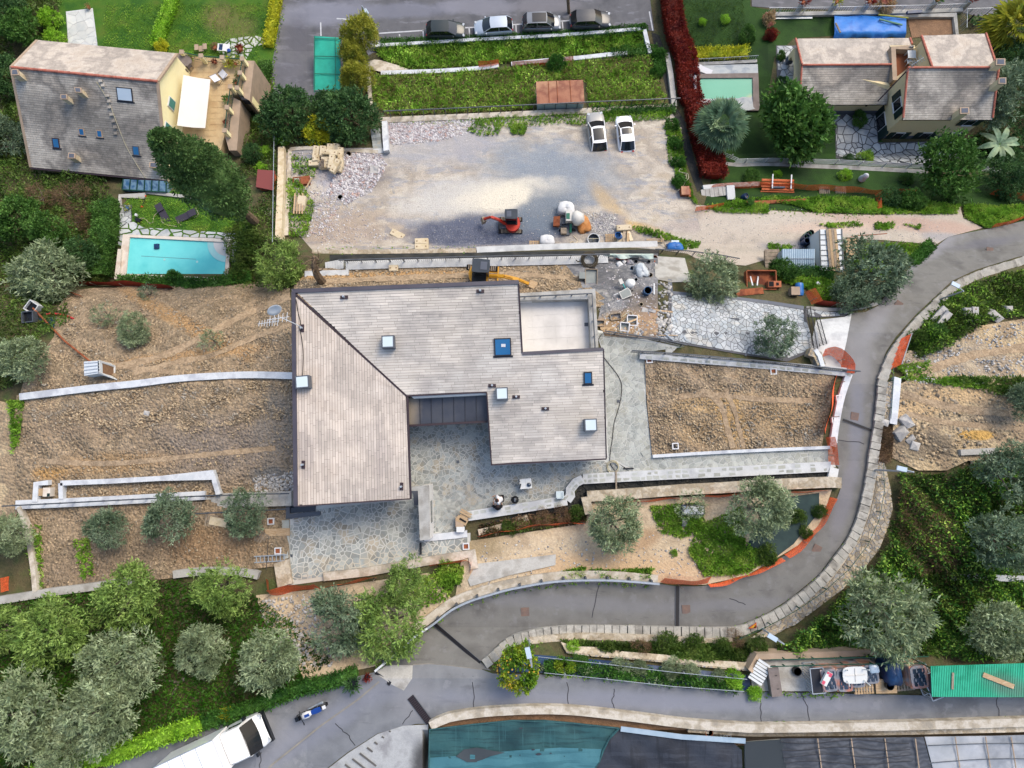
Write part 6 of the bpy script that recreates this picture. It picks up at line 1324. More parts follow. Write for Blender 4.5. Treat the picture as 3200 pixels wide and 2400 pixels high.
# trees, hedges, weeds
def lq(pos,axis,L,W,vals):
 """diamond leaves: arrays of positions, long axes, lengths, widths"""
 n=len(pos);axis=axis/np.maximum(1e-6,np.linalg.norm(axis,axis=1))[:,None]
 r=RNG.normal(size=(n,3));r[:,2]*=.5;side=np.cross(axis,r);side/=np.maximum(1e-6,np.linalg.norm(side,axis=1))[:,None]
 L=np.broadcast_to(L,n)[:,None];W=np.broadcast_to(W,n)[:,None]
 v=np.stack([pos,pos+axis*L*.45+side*W*.5,pos+axis*L,pos+axis*L*.45-side*W*.5],1).reshape(-1,3)
 return v,np.arange(n*4).reshape(n,4),vals
def rdirs(n):
 d=RNG.normal(size=(n,3));return d/np.linalg.norm(d,axis=1)[:,None]
def crown_mesh(name,m,K=26,rl=(.2,.38),npl=120,L=.1,W=.035,zs=.68,reach=.84,sprig=2,up=.35,low=-.35,tone=.35):
 P_,A_,V_=[],[],[]
 c=rdirs(K*3);c=c[c[:,2]>low][:K];c*=(RNG.uniform(.35,1.0,len(c))**.5)[:,None]*reach;c[:,2]*=zs
 c[:,:2]*=RNG.uniform(.8,1.1,(len(c),1))
 for q in c:
  r=RNG.uniform(*rl);n=max(6,int(npl*sprig/9*(r/np.mean(rl))**2));d=rdirs(n*2);out=q/np.maximum(.05,np.linalg.norm(q));d=d[(d@out>-.5)&(d[:,2]>-.6)][:n];n=len(d)
  p=q+d*r*RNG.uniform(.6,1.05,(n,1));tw=d*.8+RNG.normal(size=(n,3))*.45+np.array([0,0,up]);tw/=np.linalg.norm(tw,axis=1)[:,None];lt=RNG.random();sv=RNG.random(n)
  for s in range(9):
   P_.append(p+tw*(RNG.uniform(0,1.35,(n,1))*L)+RNG.normal(size=(n,3))*L*.18);A_.append(tw*.75+RNG.normal(size=(n,3))*.6);V_.append(np.clip(.2*lt+.45*sv+.35*RNG.random(n),0,1))
 P_,A_,V_=np.concatenate(P_),np.concatenate(A_),np.concatenate(V_);k=RNG.uniform(.7,1.3,len(P_))
 return np_mesh(name,*lq(P_,A_,L*k,W*k,V_),m)
def trunk_mb(h=1.0,r=.09,limbs=5,reach=.6):
 mb=MB();mb.tube([(0,0,-.1),(.02,.01,h*.3),(-.02,.03,h*.62)],[r*1.25,r,r*.8],7)
 for k in range(limbs):
  a=k*6.28/limbs+RR();e=Vc((cos(a)*reach,sin(a)*reach,h*1.15+RU(-.1,.2)));s=Vc((-.02,.03,h*.58));mb.tube([s,s.lerp(e,.5)+Vc((0,0,.06)),e],[r*.6,r*.4,r*.12],5)
 return mb
PROTO={}
def proto(key,crown,h=1.1,r=.08,bark='bark_grey',limbs=5,lift=1.15):
 t=bpy.data.meshes.new('trunk');mb=trunk_mb(h,r,limbs);t=rm('trunk',mb.v,mb.f,mb.c,bark,True);PROTO[key]=(crown,t,lift)
for k in range(4):proto('olive%d'%k,crown_mesh('crown','leaf_olive',K=30+k*4,npl=110,L=.125,W=.034))
for k in range(3):proto('dolive%d'%k,crown_mesh('crown','leaf_olive_dark',K=34,npl=115,L=.115,W=.034))
for k in range(3):proto('bright%d'%k,crown_mesh('crown','leaf_bright',K=34,npl=115,L=.115,W=.036))
proto('thin0',crown_mesh('crown','leaf_olive',K=16,rl=(.2,.36),npl=42,L=.16,W=.04,reach=.75));proto('thin1',crown_mesh('crown','leaf_olive_dark',K=14,rl=(.2,.34),npl=38,L=.16,W=.04,reach=.75))
proto('green0',crown_mesh('crown','leaf_green',K=36,npl=100,L=.11,W=.055),bark='bark');proto('green1',crown_mesh('crown','leaf_green',K=28,rl=(.3,.45),npl=120,L=.11,W=.05),bark='bark')
proto('dark0',crown_mesh('crown','leaf_dark',K=40,npl=100,L=.1,W=.045),bark='bark');proto('dark1',crown_mesh('crown','leaf_dark',K=32,rl=(.28,.44),npl=110,L=.1,W=.05),bark='bark')
proto('broad',crown_mesh('crown','leaf_green',K=44,rl=(.2,.32),npl=80,L=.17,W=.075,up=.0,tone=.5),bark='bark')
proto('citrus',crown_mesh('crown','leaf_citrus',K=30,npl=90,L=.14,W=.06),bark='bark')
proto('gold',crown_mesh('crown','leaf_gold',K=44,rl=(.18,.3),npl=90,L=.14,W=.035,up=.6,zs=1.1),bark='bark');proto('yellow',crown_mesh('crown','leaf_yellow',K=26,rl=(.2,.34),npl=70,L=.2,W=.06,up=.6),bark='bark')
proto('under',crown_mesh('crown','leaf_under',K=26,npl=95,L=.14,W=.055));proto('brown',crown_mesh('crown','leaf_brown',K=22,rl=(.2,.4),npl=60,L=.22,W=.018,up=.3))
proto('red',crown_mesh('crown','leaf_red',K=30,npl=95,L=.15,W=.05));proto('pink',crown_mesh('crown','leaf_pink',K=30,npl=95,L=.14,W=.05));proto('lime',crown_mesh('crown','leaf_lime',K=26,npl=95,L=.15,W=.05));proto('weed',crown_mesh('crown','leaf_weed',K=20,npl=90,L=.2,W=.06,up=.5));proto('ivy',crown_mesh('crown','leaf_ivy',K=24,npl=90,L=.16,W=.07))
def tree(key,cx,cy,r,label,name='olive_tree',cat='olive tree',group=None,sz=1.0,lift=None,rz=None):
 crown,tr,lf=PROTO[key];lf=lift or lf;R=r/pxm(cx,cy,2.0);R=.93*r/pxm(cx,cy,lf*R);c=VZ(cx,cy,float(zg(cx,cy))+lf*R*sz)
 t=thing(name,label,cat,(c.x,c.y,float(zg(cx,cy))),RU(0,6.28)if rz is None else rz,group);t.scale=(R*RU(.86,1.1),R*RU(.86,1.1),R*sz)
 o=lm('crown',crown,t,(0,0,lf));
 b=lm('trunk' if cat!='shrub' else 'stem',tr,t);b.scale=(1,1,max(.12,lf/1.15));return t
OL='olive trees on the terraces'
for a in[('olive0',150,868,112,'big grey green olive tree beside the dark bushes left of the turquoise pool'),('olive2',82,1120,82,'olive tree at the left edge near the white box end of the long orange pole'),('thin0',327,985,48,'small sparse olive below the red net of the pool terrace'),('olive3',417,1032,52,'small round olive on the stony terrace, right of the sparse one'),('thin1',463,915,36,'wispy young olive close under the pool terrace'),('thin0',662,1062,46,'sparse young olive beside the wheel tracks left of the new house'),('bright1',882,826,96,'bright green bushy tree at the left end of the railed walkway'),('dolive0',338,1648,68,'round dark olive on the lower dirt terrace, leftmost of three'),('dolive1',526,1624,84,'larger dark olive on the lower dirt terrace, middle of three'),('dolive2',768,1600,74,'dark olive overhanging the long grey steps'),('olive1',28,1672,74,'grey olive at the left edge beyond the weathered wall'),('bright0',692,1838,100,'bright yellow green olive at the upper right of the grove'),('bright1',396,1866,118,'wide bright olive at the top of the grove, below the brown wall'),('bright2',162,1985,122,'tall bright olive at the left of the grove'),('olive0',385,2062,116,'big grey green olive in the middle of the grove'),('olive3',637,2030,88,'grey olive beside the fallen branch in the grove'),('olive2',848,2065,104,'olive at the right of the grove above the roadside hedge'),('dolive1',1052,1936,112,'dark grey olive below the patio, left of the bright pair'),('bright2',1218,1950,118,'tall bright olive leaning over the lane guard rail'),('bright0',1270,1828,88,'bright olive crown just below the patio wall'),('olive1',70,2230,128,'grey olive at the far lower left of the grove'),('olive3',318,2225,122,'low grey olive nearest the roadside fence in the grove'),('bright1',20,1975,78,'bright olive cut by the left edge in the grove'),('olive0',190,2330,90,'dark leaved olive at the bottom left corner by the fence'),('olive2',1917,1632,94,'round olive at the end of the old wall, below the courtyard'),('thin0',2157,1580,56,'loose small olive between the trench wall and the white bath tub'),('olive3',2376,1592,98,'large olive shading the dark weed membrane'),('olive1',2222,872,86,'olive between the concrete slab and the paved yard'),('dolive2',2424,1050,68,'dark olive in the round bed of the paved yard'),('dolive0',2722,850,108,'large dark olive between the cabin and the lane'),('dolive1',2665,915,70,'dark olive low by the red net above the drive'),('olive0',2764,1912,150,'largest grey olive at the lower right above the roadside store'),('dolive1',3142,1478,108,'dim olive in the brambles at the right edge, upper'),('dolive2',3135,1690,108,'dim olive in the brambles at the right edge, middle'),('olive2',3125,1965,104,'olive at the right edge over the green corrugated roof'),('dolive0',3195,1248,62,'dim olive at the right edge above the excavation'),('dolive1',3142,300,110,'dark olive crown close to the cream house chimneys')]:
 tree(*a,group=OL)
for key,cx,cy,r,lab,kw in[('broad',2480,385,116,'broad glossy leaved tree beside the fan palm',{}),('green1',2972,525,118,'spreading light green tree below the cream house patio',{}),('citrus',1618,2090,84,'orange tree full of fruit at the junction',{}),('dark0',898,356,92,'dark round tree below the car park, left of two',{}),('dark1',1092,362,92,'dark round tree below the car park, right of two',{}),('gold',1128,122,62,'yellow green conifer beside the turquoise canopy, uppermost',{'sz':1.5}),('gold',1108,190,56,'yellow green conifer leaning on the turquoise canopy',{'sz':1.4}),('gold',1118,250,54,'yellow green conifer beside the buff wall, lowest of three',{'sz':1.3}),('dark0',1022,326,54,'dark bushy tree under the turquoise canopy',{}),('green0',75,95,70,'broad green tree at the top left corner of the yellow house garden',{}),('dark1',20,40,66,'dark tree in the very top left corner',{}),('dark1',30,235,66,'dark tree at the left edge beside the slate roof',{}),('dolive1',22,440,70,'greyish tree at the left edge beside the slate roof, lower',{}),('green0',2447,846,44,'small light green tree in front of the corrugated lean-to',{}),('green0',60,690,78,'yellow green tree at the left edge above the big olive',{}),('green1',160,715,74,'leafy green tree left of the dark bushes by the pool',{}),('dark0',250,800,64,'dark tree between the big olive and the clipped hedge',{}),('dark0',790,480,40,'dark shrub tree between the cypress and the yellow block wall',{}),('dark1',3150,560,66,'dark tree at the right edge below the banana plant',{}),('dark1',3170,180,60,'dark tree beside the corner palm',{})]:
 tree(key,cx,cy,r,lab,'tree' if 'orange' not in lab else 'orange_tree','tree',**kw)
ot=bpy.data.objects['orange_tree'];fm=MB();fm.lathe([(.012,-.045),(.045,0),(.03,.035),(.008,.045)],n=6);fme=rm('fruit',fm.v,fm.f,fm.c,'fruit_orange',True)
for d in rdirs(110):
 if d[2]>-.1:o=lm('fruit',fme,ot,(d[0]*.93,d[1]*.93,1.15+d[2]*.72))
cyp=thing('cypress_tree','tall dense dark cypress leaning out over the slate roofed house corner','cypress',V(803,700));zc0=cyp.location.z
P_,A_,V_=[],[],[]
for k in range(420):
 u=RNG.random()**.8;h=5.0+u*12.2;R=2.45*sin(min(1,(u*.93+.07))*math.pi)**.62*(1-.38*u);a=RNG.random()*6.28;rr=R*RNG.uniform(.72,1.0);q=np.array([rr*cos(a),rr*sin(a),h]);r=RNG.uniform(.3,.52)
 n=64;d=rdirs(n);out=np.array([cos(a),sin(a),.45]);d=d[d@out>-.35];P_.append(q+d*r*RNG.uniform(.8,1.05,(len(d),1)));A_.append(d+RNG.normal(size=d.shape)*.35+np.array([0,0,.4]));V_.append(np.clip(.55*RNG.random()+.45*RNG.random(len(d)),0,1))
P_,A_,V_=np.concatenate(P_),np.concatenate(A_),np.concatenate(V_)
mb=MB();mb.lathe([(.3,5.0),(1.5,6.3),(1.9,8.5),(1.6,11.5),(.8,14.5),(.1,16.2)],n=12);mk(mb,'branches','leaf_cypress',cyp,smooth=True)
lm('crown',np_mesh('crown',*lq(P_,A_,.2*RNG.uniform(.7,1.3,len(P_)),.12,V_),'leaf_cypress'),cyp)
mb=MB();mb.tube([(0,0,-.5),(-.05,.1,3),(0,0,7),(0,0,12)],[.42,.34,.25,.08],9);mk(mb,'trunk','bark',cyp)
dt=thing('dead_tree','bare dead trunk standing at the left end of the walkway','dead tree',V(1008,884));mb=MB();mb.tube([(0,0,-.2),(-.1,.3,1.2),(-.05,.7,2.2),(.1,1.3,2.8)],[.32,.3,.24,.12],8)
for k in range(14):
 a=k*.9;s=Vc((-.05+.02*k,.5+.06*k,1.6+.09*k));mb.tube([s,s+Vc((cos(a)*.5,sin(a)*.45,.35)),s+Vc((cos(a+.3)*.9,sin(a+.3)*.8,.8))],[.07,.04,.012],5)
mk(mb,'trunk','bark',dt)
c=V(560,2140,.15);fb=MB()
for pts,rs in(([(578,2120),(558,2133),(525,2127),(498,2126),(476,2148)],[.12,.1,.08,.07,.03]),([(558,2133),(545,2160),(522,2190)],[.09,.07,.03]),([(500,2126),(496,2116)],[.06,.03])):
 fb.tube([V(x,y,.15)for x,y in pts],rs,6)
mk(fb,'fallen_branch','bark_grey',label='forked fallen branch lying on the grass of the olive grove',cat='branch')
SH=[('ivy',1738,203,34,'round dark green bush on the old pale wall'),('ivy',2062,175,26,'creeper heap at the right end of the weedy strip, upper'),('ivy',2050,230,24,'creeper heap at the right end of the weedy strip, lower'),('ivy',2010,88,16,'ivy clump on the corner of the white parapet'),('yellow',985,415,44,'upright yellow bush above the low concrete kerb, left'),('yellow',1045,425,34,'yellow green bush above the low concrete kerb, right'),('lime',885,430,30,'lime green creeper at the top of the yellow block wall'),('lime',160,60,40,'lime green bush beside the small top left patio'),('lime',172,120,32,'lime hedge clump just above the bright roof slope'),('yellow',505,148,24,'yellow bush behind the slate roofed house'),('green0',2335,110,32,'feathery green bush in the dark lawn above the green pool'),('lime',2265,62,16,'small pale shrub on the dark lawn, right'),('lime',2195,68,14,'small pale shrub on the dark lawn, left'),('pink',2405,60,26,'pink and green bush at the roadside corner, upper'),('red',2410,110,22,'red bush at the roadside corner, lower'),('pink',2760,20,38,'large pink green bush by the roadside wall'),('green0',2440,175,18,'potted green shrub at the porch of the cream house'),('dark1',2445,258,22,'dark shrub at the lower porch arch'),('green0',2684,372,28,'round green bush against the cream house wing'),('weed',2700,498,26,'low green shrub under the patio edge, left'),('dark1',2650,500,22,'dark low shrub under the patio edge'),('green0',2345,555,30,'spreading green shrub on the garden verge'),('lime',2640,550,24,'lime shrub on the verge by the white statue'),('lime',2430,545,14,'small light shrub on the verge'),('green0',2830,560,26,'green shrub at the end of the red net'),('dark0',2780,620,42,'dense green shrub over the track at the right'),('green0',2850,630,46,'wide green shrub over the track at the right'),('ivy',2100,395,26,'light creeper heap at the corner of the gravel plot'),('ivy',2108,450,24,'creeper on the right edge of the gravel plot, upper'),('ivy',2118,510,24,'creeper on the right edge of the gravel plot, middle'),('ivy',2122,570,26,'creeper on the right edge of the gravel plot, lower'),('brown',130,615,52,'bare brownish shrub left of the conservatory, left'),('brown',225,620,56,'bare reddish shrub left of the conservatory, right'),('brown',240,690,48,'bare twiggy shrub beside the clipped hedge'),('brown',300,745,34,'dry brown shrub low beside the clipped hedge'),('under',310,860,36,'green bush under the clipped hedge end'),('under',770,800,38,'bush right of the turquoise pool, upper'),('under',745,850,34,'yellowish bush right of the turquoise pool, lower'),('ivy',545,868,26,'leafy branches hanging over the pool edge'),('under',780,745,30,'bush at the cypress foot'),('under',785,315,26,'small dark bush beside the car park hedge'),('under',800,385,26,'dark shrub right of the terrace ledges'),('green0',770,340,20,'green shrub below the dark awning'),('lime',826,480,24,'lime hedge clump beside the tall pole'),('lime',818,530,22,'lime hedge clump beside the red tool shed'),('green0',2925,1040,34,'bush above the fallen concrete blocks'),('under',2865,1060,34,'bush on the bank beside the red orange panel'),('brown',1755,1610,30,'brown dry shrub above the low orange net, right'),('brown',1690,1620,30,'brown dry shrub above the low orange net, middle'),('under',1800,1606,26,'green brown shrub against the old wall end'),('under',1590,1648,24,'green shrub on the broken pale wall'),('under',2485,1615,30,'olive green bush on the membrane edge by the lane'),('under',2560,1600,24,'bush at the corner inside the bend'),('under',2520,1665,24,'small bush inside the bend, lower'),('under',2400,1735,34,'bush on the grass beside the thin orange net'),('weed',2180,1715,20,'green weed clump on the bare slope'),('weed',2105,1730,13,'small lone tuft on the bare slope'),('under',1900,2020,22,'round olive brown bush on the pale rubble wall'),('under',2080,2010,34,'dense bush in the strip below the lane, left'),('under',2165,2012,34,'dense bush in the strip below the lane, middle'),('under',2255,2020,30,'dense bush in the strip below the lane, right'),('brown',2005,2022,30,'dry tangle in the strip below the lane'),('brown',2290,1998,30,'dry tangle under the warning sign'),('under',2370,2020,34,'bush above the tan wall at its left corner'),('lime',1790,2022,22,'lime clump at the left end of the pale rubble wall'),('citrus',1762,2075,34,'small orange tree in the nursery bed, second from the left'),('green0',1812,2062,26,'light shrub in the nursery bed'),('olive1',1940,2085,34,'grey potted olive in the nursery bed, left'),('olive2',2000,2085,28,'grey potted olive in the nursery bed, second'),('olive3',2098,2088,36,'grey green potted tree in the nursery bed, middle'),('olive0',2155,2098,30,'thin leaved potted tree in the nursery bed'),('lime',2290,2120,34,'light green shrub at the right end of the nursery bed'),('olive1',2245,2115,26,'grey shrub near the right end of the nursery bed'),('lime',2360,2165,24,'lime branches hanging over the lower road'),('yellow',707,2232,24,'bright yellow bush in the roadside hedge by the truck'),('red',390,2340,18,'red flowering bush in the roadside hedge, lower left'),('pink',220,2385,34,'pink flowering bush at the bottom left hedge'),('pink',300,2350,26,'white and pink flowering bush in the roadside hedge')]
for key,cx,cy,r,lab in SH:
 if r:tree(key,cx,cy,r,lab,'shrub','shrub',lift=.55)
def hedge(label,path,w,h,m,dens=420,L=.2,W=.08,name='hedge',cat='hedge',jit=.16):
 pts=[V(x,y,0)for x,y in spth(path,12)];c=pts[len(pts)//2];t=thing(name,label,cat,c);P_,A_=[],[]
 Lf,Rt=offset_line(pts,w)
 for i in range(len(pts)-1):
  l=(pts[i+1]-pts[i]).length;n=int(l*(w+2*h)*dens)
  if not n:continue
  s=RNG.random(n)[:,None];q=RNG.uniform(-1,1,n)[:,None];side=RNG.random(n)<2*h/(w+2*h);a=np.array(pts[i])*(1-s)+np.array(pts[i+1])*s;nx=np.array(Lf[i])-np.array(pts[i]);nx[2]=0
  qq=np.where(side[:,None],np.sign(q),q);z=np.where(side,RNG.random(n)*h,h*(.95+.2*np.sin(a[:,0]*2.3+a[:,1]*1.7)+.1*np.sin(a[:,1]*5)));p=a+nx*qq;p[:,2]+=z;p+=RNG.normal(size=(n,3))*jit*.5;P_.append(p);ax=nx[None]*qq*.8+RNG.normal(size=(n,3))*.5+np.array([0,0,.5]);A_.append(ax)
 P_,A_=np.concatenate(P_),np.concatenate(A_);me=np_mesh('foliage',*lq(P_-np.array(c),A_,L*RNG.uniform(.7,1.3,len(P_)),W,RNG.random(len(P_))),m);lm('foliage',me,t)
 mb=MB(c);strip(mb,[p+Vc((0,0,h*.72))for p in pts],w*.7,h*.7);mk(mb,'branches',m,t);return t
hedge('tall clipped hedge along the left side of the turquoise pool garden',[(352,640),(350,720),(338,800),(330,868)],1.3,1.7,'leaf_green',300)
hedge('low creeper hedge along the foot of the pool terrace',[(375,884),(500,886),(640,892),(700,886),(790,868)],.8,.7,'leaf_ivy',300)
hedge('ragged hedge between the yellow house garden and the car park',[(838,205),(825,260),(815,310)],.9,1.0,'leaf_green',300)
hedge('creeper hanging over the white parapet behind the parked cars',[(1190,142),(1400,135),(1560,126),(1760,116),(2000,96)],.8,.45,'leaf_ivy',260)
hedge('creeper over the right part of the old pale wall',[(1910,172),(1980,165),(2050,168),(2060,230)],.9,.5,'leaf_ivy',260)
hedge('low creeper under the long dark railing',[(1850,352),(1960,350),(2060,346),(2110,346)],.8,.3,'leaf_ivy',260)
hedge('long dark red hedge from the car park kerb down past the green pool',[(2090,-20),(2098,60),(2112,130),(2128,165),(2140,210),(2148,300),(2160,330)],1.6,1.4,'leaf_red',330)
hedge('lower part of the dark red hedge, between fan palm and grey steps',[(2172,340),(2184,410),(2200,470),(2216,520),(2222,560)],1.9,1.5,'leaf_red',330)
hedge('yellow flowering hedge behind the green pool',[(2148,178),(2200,175),(2270,174),(2332,170)],1.0,.7,'leaf_yellow',260)
hedge('yellow green divide hedge through the upper left gardens',[(552,-30),(540,30),(522,75),(506,120),(498,150)],.9,.9,'leaf_lime',240)
hedge('yellow green hedge along the left edge of the car park',[(872,-20),(862,50),(850,110),(842,150)],.8,.8,'leaf_yellow',240)
hedge('climbing hedge along the roadside fence behind the truck',[(120,2405),(250,2370),(400,2335),(520,2290),(640,2252)],.7,.9,'leaf_lime',230)
hedge('climbing hedge along the roadside fence above the motorcycle',[(640,2250),(760,2215),(850,2180),(950,2140),(1030,2125),(1120,2095)],.65,.7,'leaf_ivy',260)
hedge('hedge under the green corrugated lean-to, beside the rust trough',[(2405,850),(2490,852),(2540,856),(2600,862)],.8,.5,'leaf_ivy',260)
hedge('hedge on the kerb of the lane opposite the dirt track',[(2905,762),(2870,800),(2840,822)],.7,.6,'leaf_ivy',260)
def weeds(name,poly,n,h,w,m,z=.14,spread=1.0,per=5,flat=0):
 q=sample_poly(poly,n);b=PG(q[:,0],q[:,1],z);n=len(b);hh=h[0]+(h[1]-h[0])*RNG.random(n)**1.6;cl=.55+.45*np.sin(b[:,0]*1.3+np.sin(b[:,1]*.9)*2)*np.sin(b[:,1]*1.7);hh=hh if flat else hh*(.55+.75*np.clip(cl,0,1))
 b=np.repeat(b,per,0);hh=np.repeat(hh,per)*RNG.uniform(.6,1.2,n*per);a=RNG.random(n*per)*6.28;sp=RNG.uniform(.25,1.0,n*per)*spread;d=np.stack([np.cos(a)*sp,np.sin(a)*sp,np.ones(n*per)],1);val=np.clip(np.repeat(RNG.random(n),per)*.6+RNG.random(n*per)*.4,0,1)
 return lm(name,np_mesh(name,*lq(b,d,hh,w,val),m),kind='stuff')
def under(name,poly,n,h,L,W,m,z=0.0):
 q=sample_poly(poly,n);b=PG(q[:,0],q[:,1],z);n=len(b);x,y=b[:,0],b[:,1]
 mound=.5+.28*np.sin(x*1.1+1.3*np.sin(y*.8))+.22*np.sin(y*1.6+1.1*np.cos(x*1.4))+.2*np.sin(x*3.1+y*2.3);b[:,2]+=h*np.clip(mound,.05,1.3)*RNG.uniform(.7,1.0,n)**.7
 ax=RNG.normal(size=(n,3))*.8+np.array([0,0,.5]);k=RNG.uniform(.6,1.4,n);return lm(name,np_mesh(name,*lq(b,ax,L*k,W*k,np.clip(.5*np.sin(x*.7)*np.sin(y*.9)+.5*RNG.random(n)+.25,0,1)),m),kind='stuff')
T1=[(1170,152),(1500,136),(1760,124),(2005,104),(2022,160),(1900,165),(1700,184),(1560,198),(1480,208),(1280,218),(1200,190)]
T2=[(1165,235),(1290,232),(1500,222),(1600,212),(1800,190),(2030,178),(2085,322),(1840,335),(1832,250),(1670,258),(1676,340),(1500,350),(1215,358),(1165,330)]
sheet('earth_bank',T1,'earth_weed',.03);sheet('earth_bank',T2,'earth_weed',.03)
weeds('weeds',T1,3400,(.15,.75),.1,'leaf_weed');weeds('weeds',T2,3600,(.12,.65),.1,'leaf_weed');weeds('dry_weeds',T2,3200,(.15,.6),.05,'leaf_weed_dry');under('weed_clumps',T1,5000,.75,.22,.1,'leaf_weed');under('weed_clumps',T2,4500,.7,.22,.1,'leaf_weed');under('dry_clumps',T2,3000,.55,.3,.03,'leaf_weed_dry');weeds('dry_weeds',T1,1200,(.15,.6),.05,'leaf_weed_dry')
under('undergrowth',T1,5000,.35,.25,.12,'leaf_under');under('undergrowth',T2,4000,.2,.22,.1,'leaf_under')
for p,n in(([(1460,368),(1700,358),(1830,352),(1830,395),(1760,385),(1600,400),(1500,385)],700),([(1490,372),(1580,368),(1560,420),(1500,425),(1460,410)],380),([(1590,395),(1650,385),(1640,420),(1600,420)],260),([(1830,350),(2100,345),(2090,372),(1850,385)],900),([(2080,380),(2125,400),(2150,560),(2180,640),(2120,590),(2100,480),(2090,520)],1500),([(2200,650),(2300,622),(2400,640),(2400,668),(2260,664)],900),([(2330,620),(2420,615),(2700,615),(2760,640),(2740,668),(2550,664),(2480,640)],2200),([(2740,610),(3000,640),(2990,668),(2760,668)],2000),([(3010,640),(3240,640),(3200,680),(3080,712),(3012,680)],1900),([(2560,700),(2680,692),(2700,706),(2600,712)],240),([(2730,698),(2800,694),(2790,715),(2735,718)],180),([(2820,700),(2880,706),(2870,716)],60),([(1970,705),(2060,720),(2120,745),(2080,750),(1990,725)],320),([(2100,745),(2190,755),(2180,775),(2120,780)],380),([(2400,760),(2480,770),(2430,800),(2400,800)],260),([(895,560),(935,560),(985,640),(960,740),(905,740)],900),([(905,480),(1000,500),(980,560),(920,540)],260),([(2030,1580),(2180,1570),(2220,1660),(2120,1680),(2060,1660)],1300),([(2180,1640),(2320,1580),(2330,1700),(2420,1740),(2330,1790),(2200,1800),(2150,1720)],3200),([(1730,1790),(1830,1770),(1820,1800),(1740,1805)],400),([(1840,1780),(2040,1775),(2030,1805),(1900,1808)],600),([(1380,1740),(1450,1770),(1440,1830),(1360,1800)],500),([(30,1250),(80,1250),(60,1400),(40,1420)],420),([(80,1640),(130,1640),(140,1840),(105,1840)],320),([(230,1690),(280,1680),(300,1800),(260,1800)],200),([(2790,1140),(2900,1130),(2920,1180),(2860,1200)],260),([(2800,1180),(3060,1180),(3200,1220),(3000,1210)],900),([(1240,1800),(1440,1790),(1400,1870),(1320,1900)],700),([(2330,860),(2420,860),(2560,870),(2700,900),(2700,950),(2560,940),(2520,900),(2440,880)],2200),([(2640,760),(2900,760),(2860,810),(2760,870),(2650,830)],1700),([(1260,1990),(1340,1930),(1250,2050),(1180,2085)],300)):
 weeds('weeds',p,n,(.08,.4),.09,'leaf_weed')
def edge_weeds(path,n,m='leaf_weed',off=5):
 p=np.array([q[:2]for q in path]);i=RNG.integers(0,len(p)-1,n);u=RNG.random((n,1));q=p[i]*(1-u)+p[i+1]*u+RNG.normal(size=(n,2))*off;b=np.repeat(PG(q[:,0],q[:,1],.06),6,0);k=len(b);a=RNG.random(k)*6.28;d=np.stack([np.cos(a)*.9,np.sin(a)*.9,np.ones(k)],1);return lm('edge_weeds',np_mesh('edge_weeds',*lq(b,d,RNG.uniform(.05,.22,k),.06,RNG.random(k)),m),kind='stuff')
edge_weeds([(1530,2062),(1610,1992),(1763,1962),(2117,1966),(2287,1968),(2403,1924),(2563,1803),(2658,1676),(2708,1508),(2740,1290),(2778,1110),(2912,944),(3180,810)],260);edge_weeds([(1540,2088),(1620,2016),(1770,1984),(2117,1988),(2290,1990),(2423,1940),(2583,1820),(2674,1690),(2726,1510),(2766,1200),(2880,1008),(3060,870)],420,off=7)
edge_weeds([(2056,1832),(1853,1820),(1600,1846),(1411,1910),(1241,2048)],90,off=3);edge_weeds([(1560,2100),(1900,2120),(2350,2165),(2640,2172)],160);edge_weeds([(1400,2236),(1800,2216),(2150,2256),(2800,2258),(3200,2244)],110,off=3);edge_weeds([(1210,380),(1600,366),(2080,348),(2120,520)],300,off=9);edge_weeds([(1000,780),(1480,780)],70,off=6);edge_weeds([(60,1246),(400,1206),(700,1182)],60,off=6);edge_weeds([(2180,650),(2650,668),(2990,650)],300,off=8);edge_weeds([(2020,1110),(2300,1142),(2600,1172)],50,off=5);edge_weeds([(890,20),(850,215),(853,290)],130,off=5)
GROVE=[(-60,1900),(150,1862),(420,1820),(560,1810),(800,1860),(940,1960),(1040,2060),(960,2110),(760,2190),(560,2260),(300,2330),(100,2400),(-60,2440)]
under('ground_cover',GROVE,26000,.3,.2,.1,'leaf_cover',.1);under('ground_cover',GROVE,8000,.35,.2,.09,'leaf_under',.02)
BR=[(2800,1480),(2960,1480),(3050,1440),(3260,1440),(3260,2060),(2840,2040),(2430,2046),(2420,2010),(2560,1910),(2680,1810),(2760,1700),(2800,1600)]
under('brambles',BR,26000,1.1,.26,.12,'leaf_under');under('brambles',BR,13000,1.4,.24,.1,'leaf_ivy');under('brambles',BR,7000,1.6,.2,.09,'leaf_weed');under('dry_brambles',[(2800,1500),(2960,1600),(2980,1760),(2860,1800),(2800,1700)],6000,1.2,.4,.03,'leaf_brown')
B2=[(2900,960),(3000,900),(3120,860),(3260,830),(3260,980),(3080,1000),(2960,1080),(2860,1120),(2830,1100)]
under('brambles',B2,9000,.9,.26,.12,'leaf_under');under('brambles',B2,3000,1.0,.24,.1,'leaf_weed');under('brambles',[(2960,1180),(3260,1180),(3260,1260),(3100,1230)],3000,.7,.24,.1,'leaf_under')
under('undergrowth',[(-60,560),(100,540),(340,560),(350,700),(320,890),(240,890),(-60,900)],15000,1.2,.26,.12,'leaf_under');under('undergrowth',[(-60,-60),(200,-60),(180,120),(60,140),(100,540),(-60,560)],14000,1.4,.28,.13,'leaf_under')
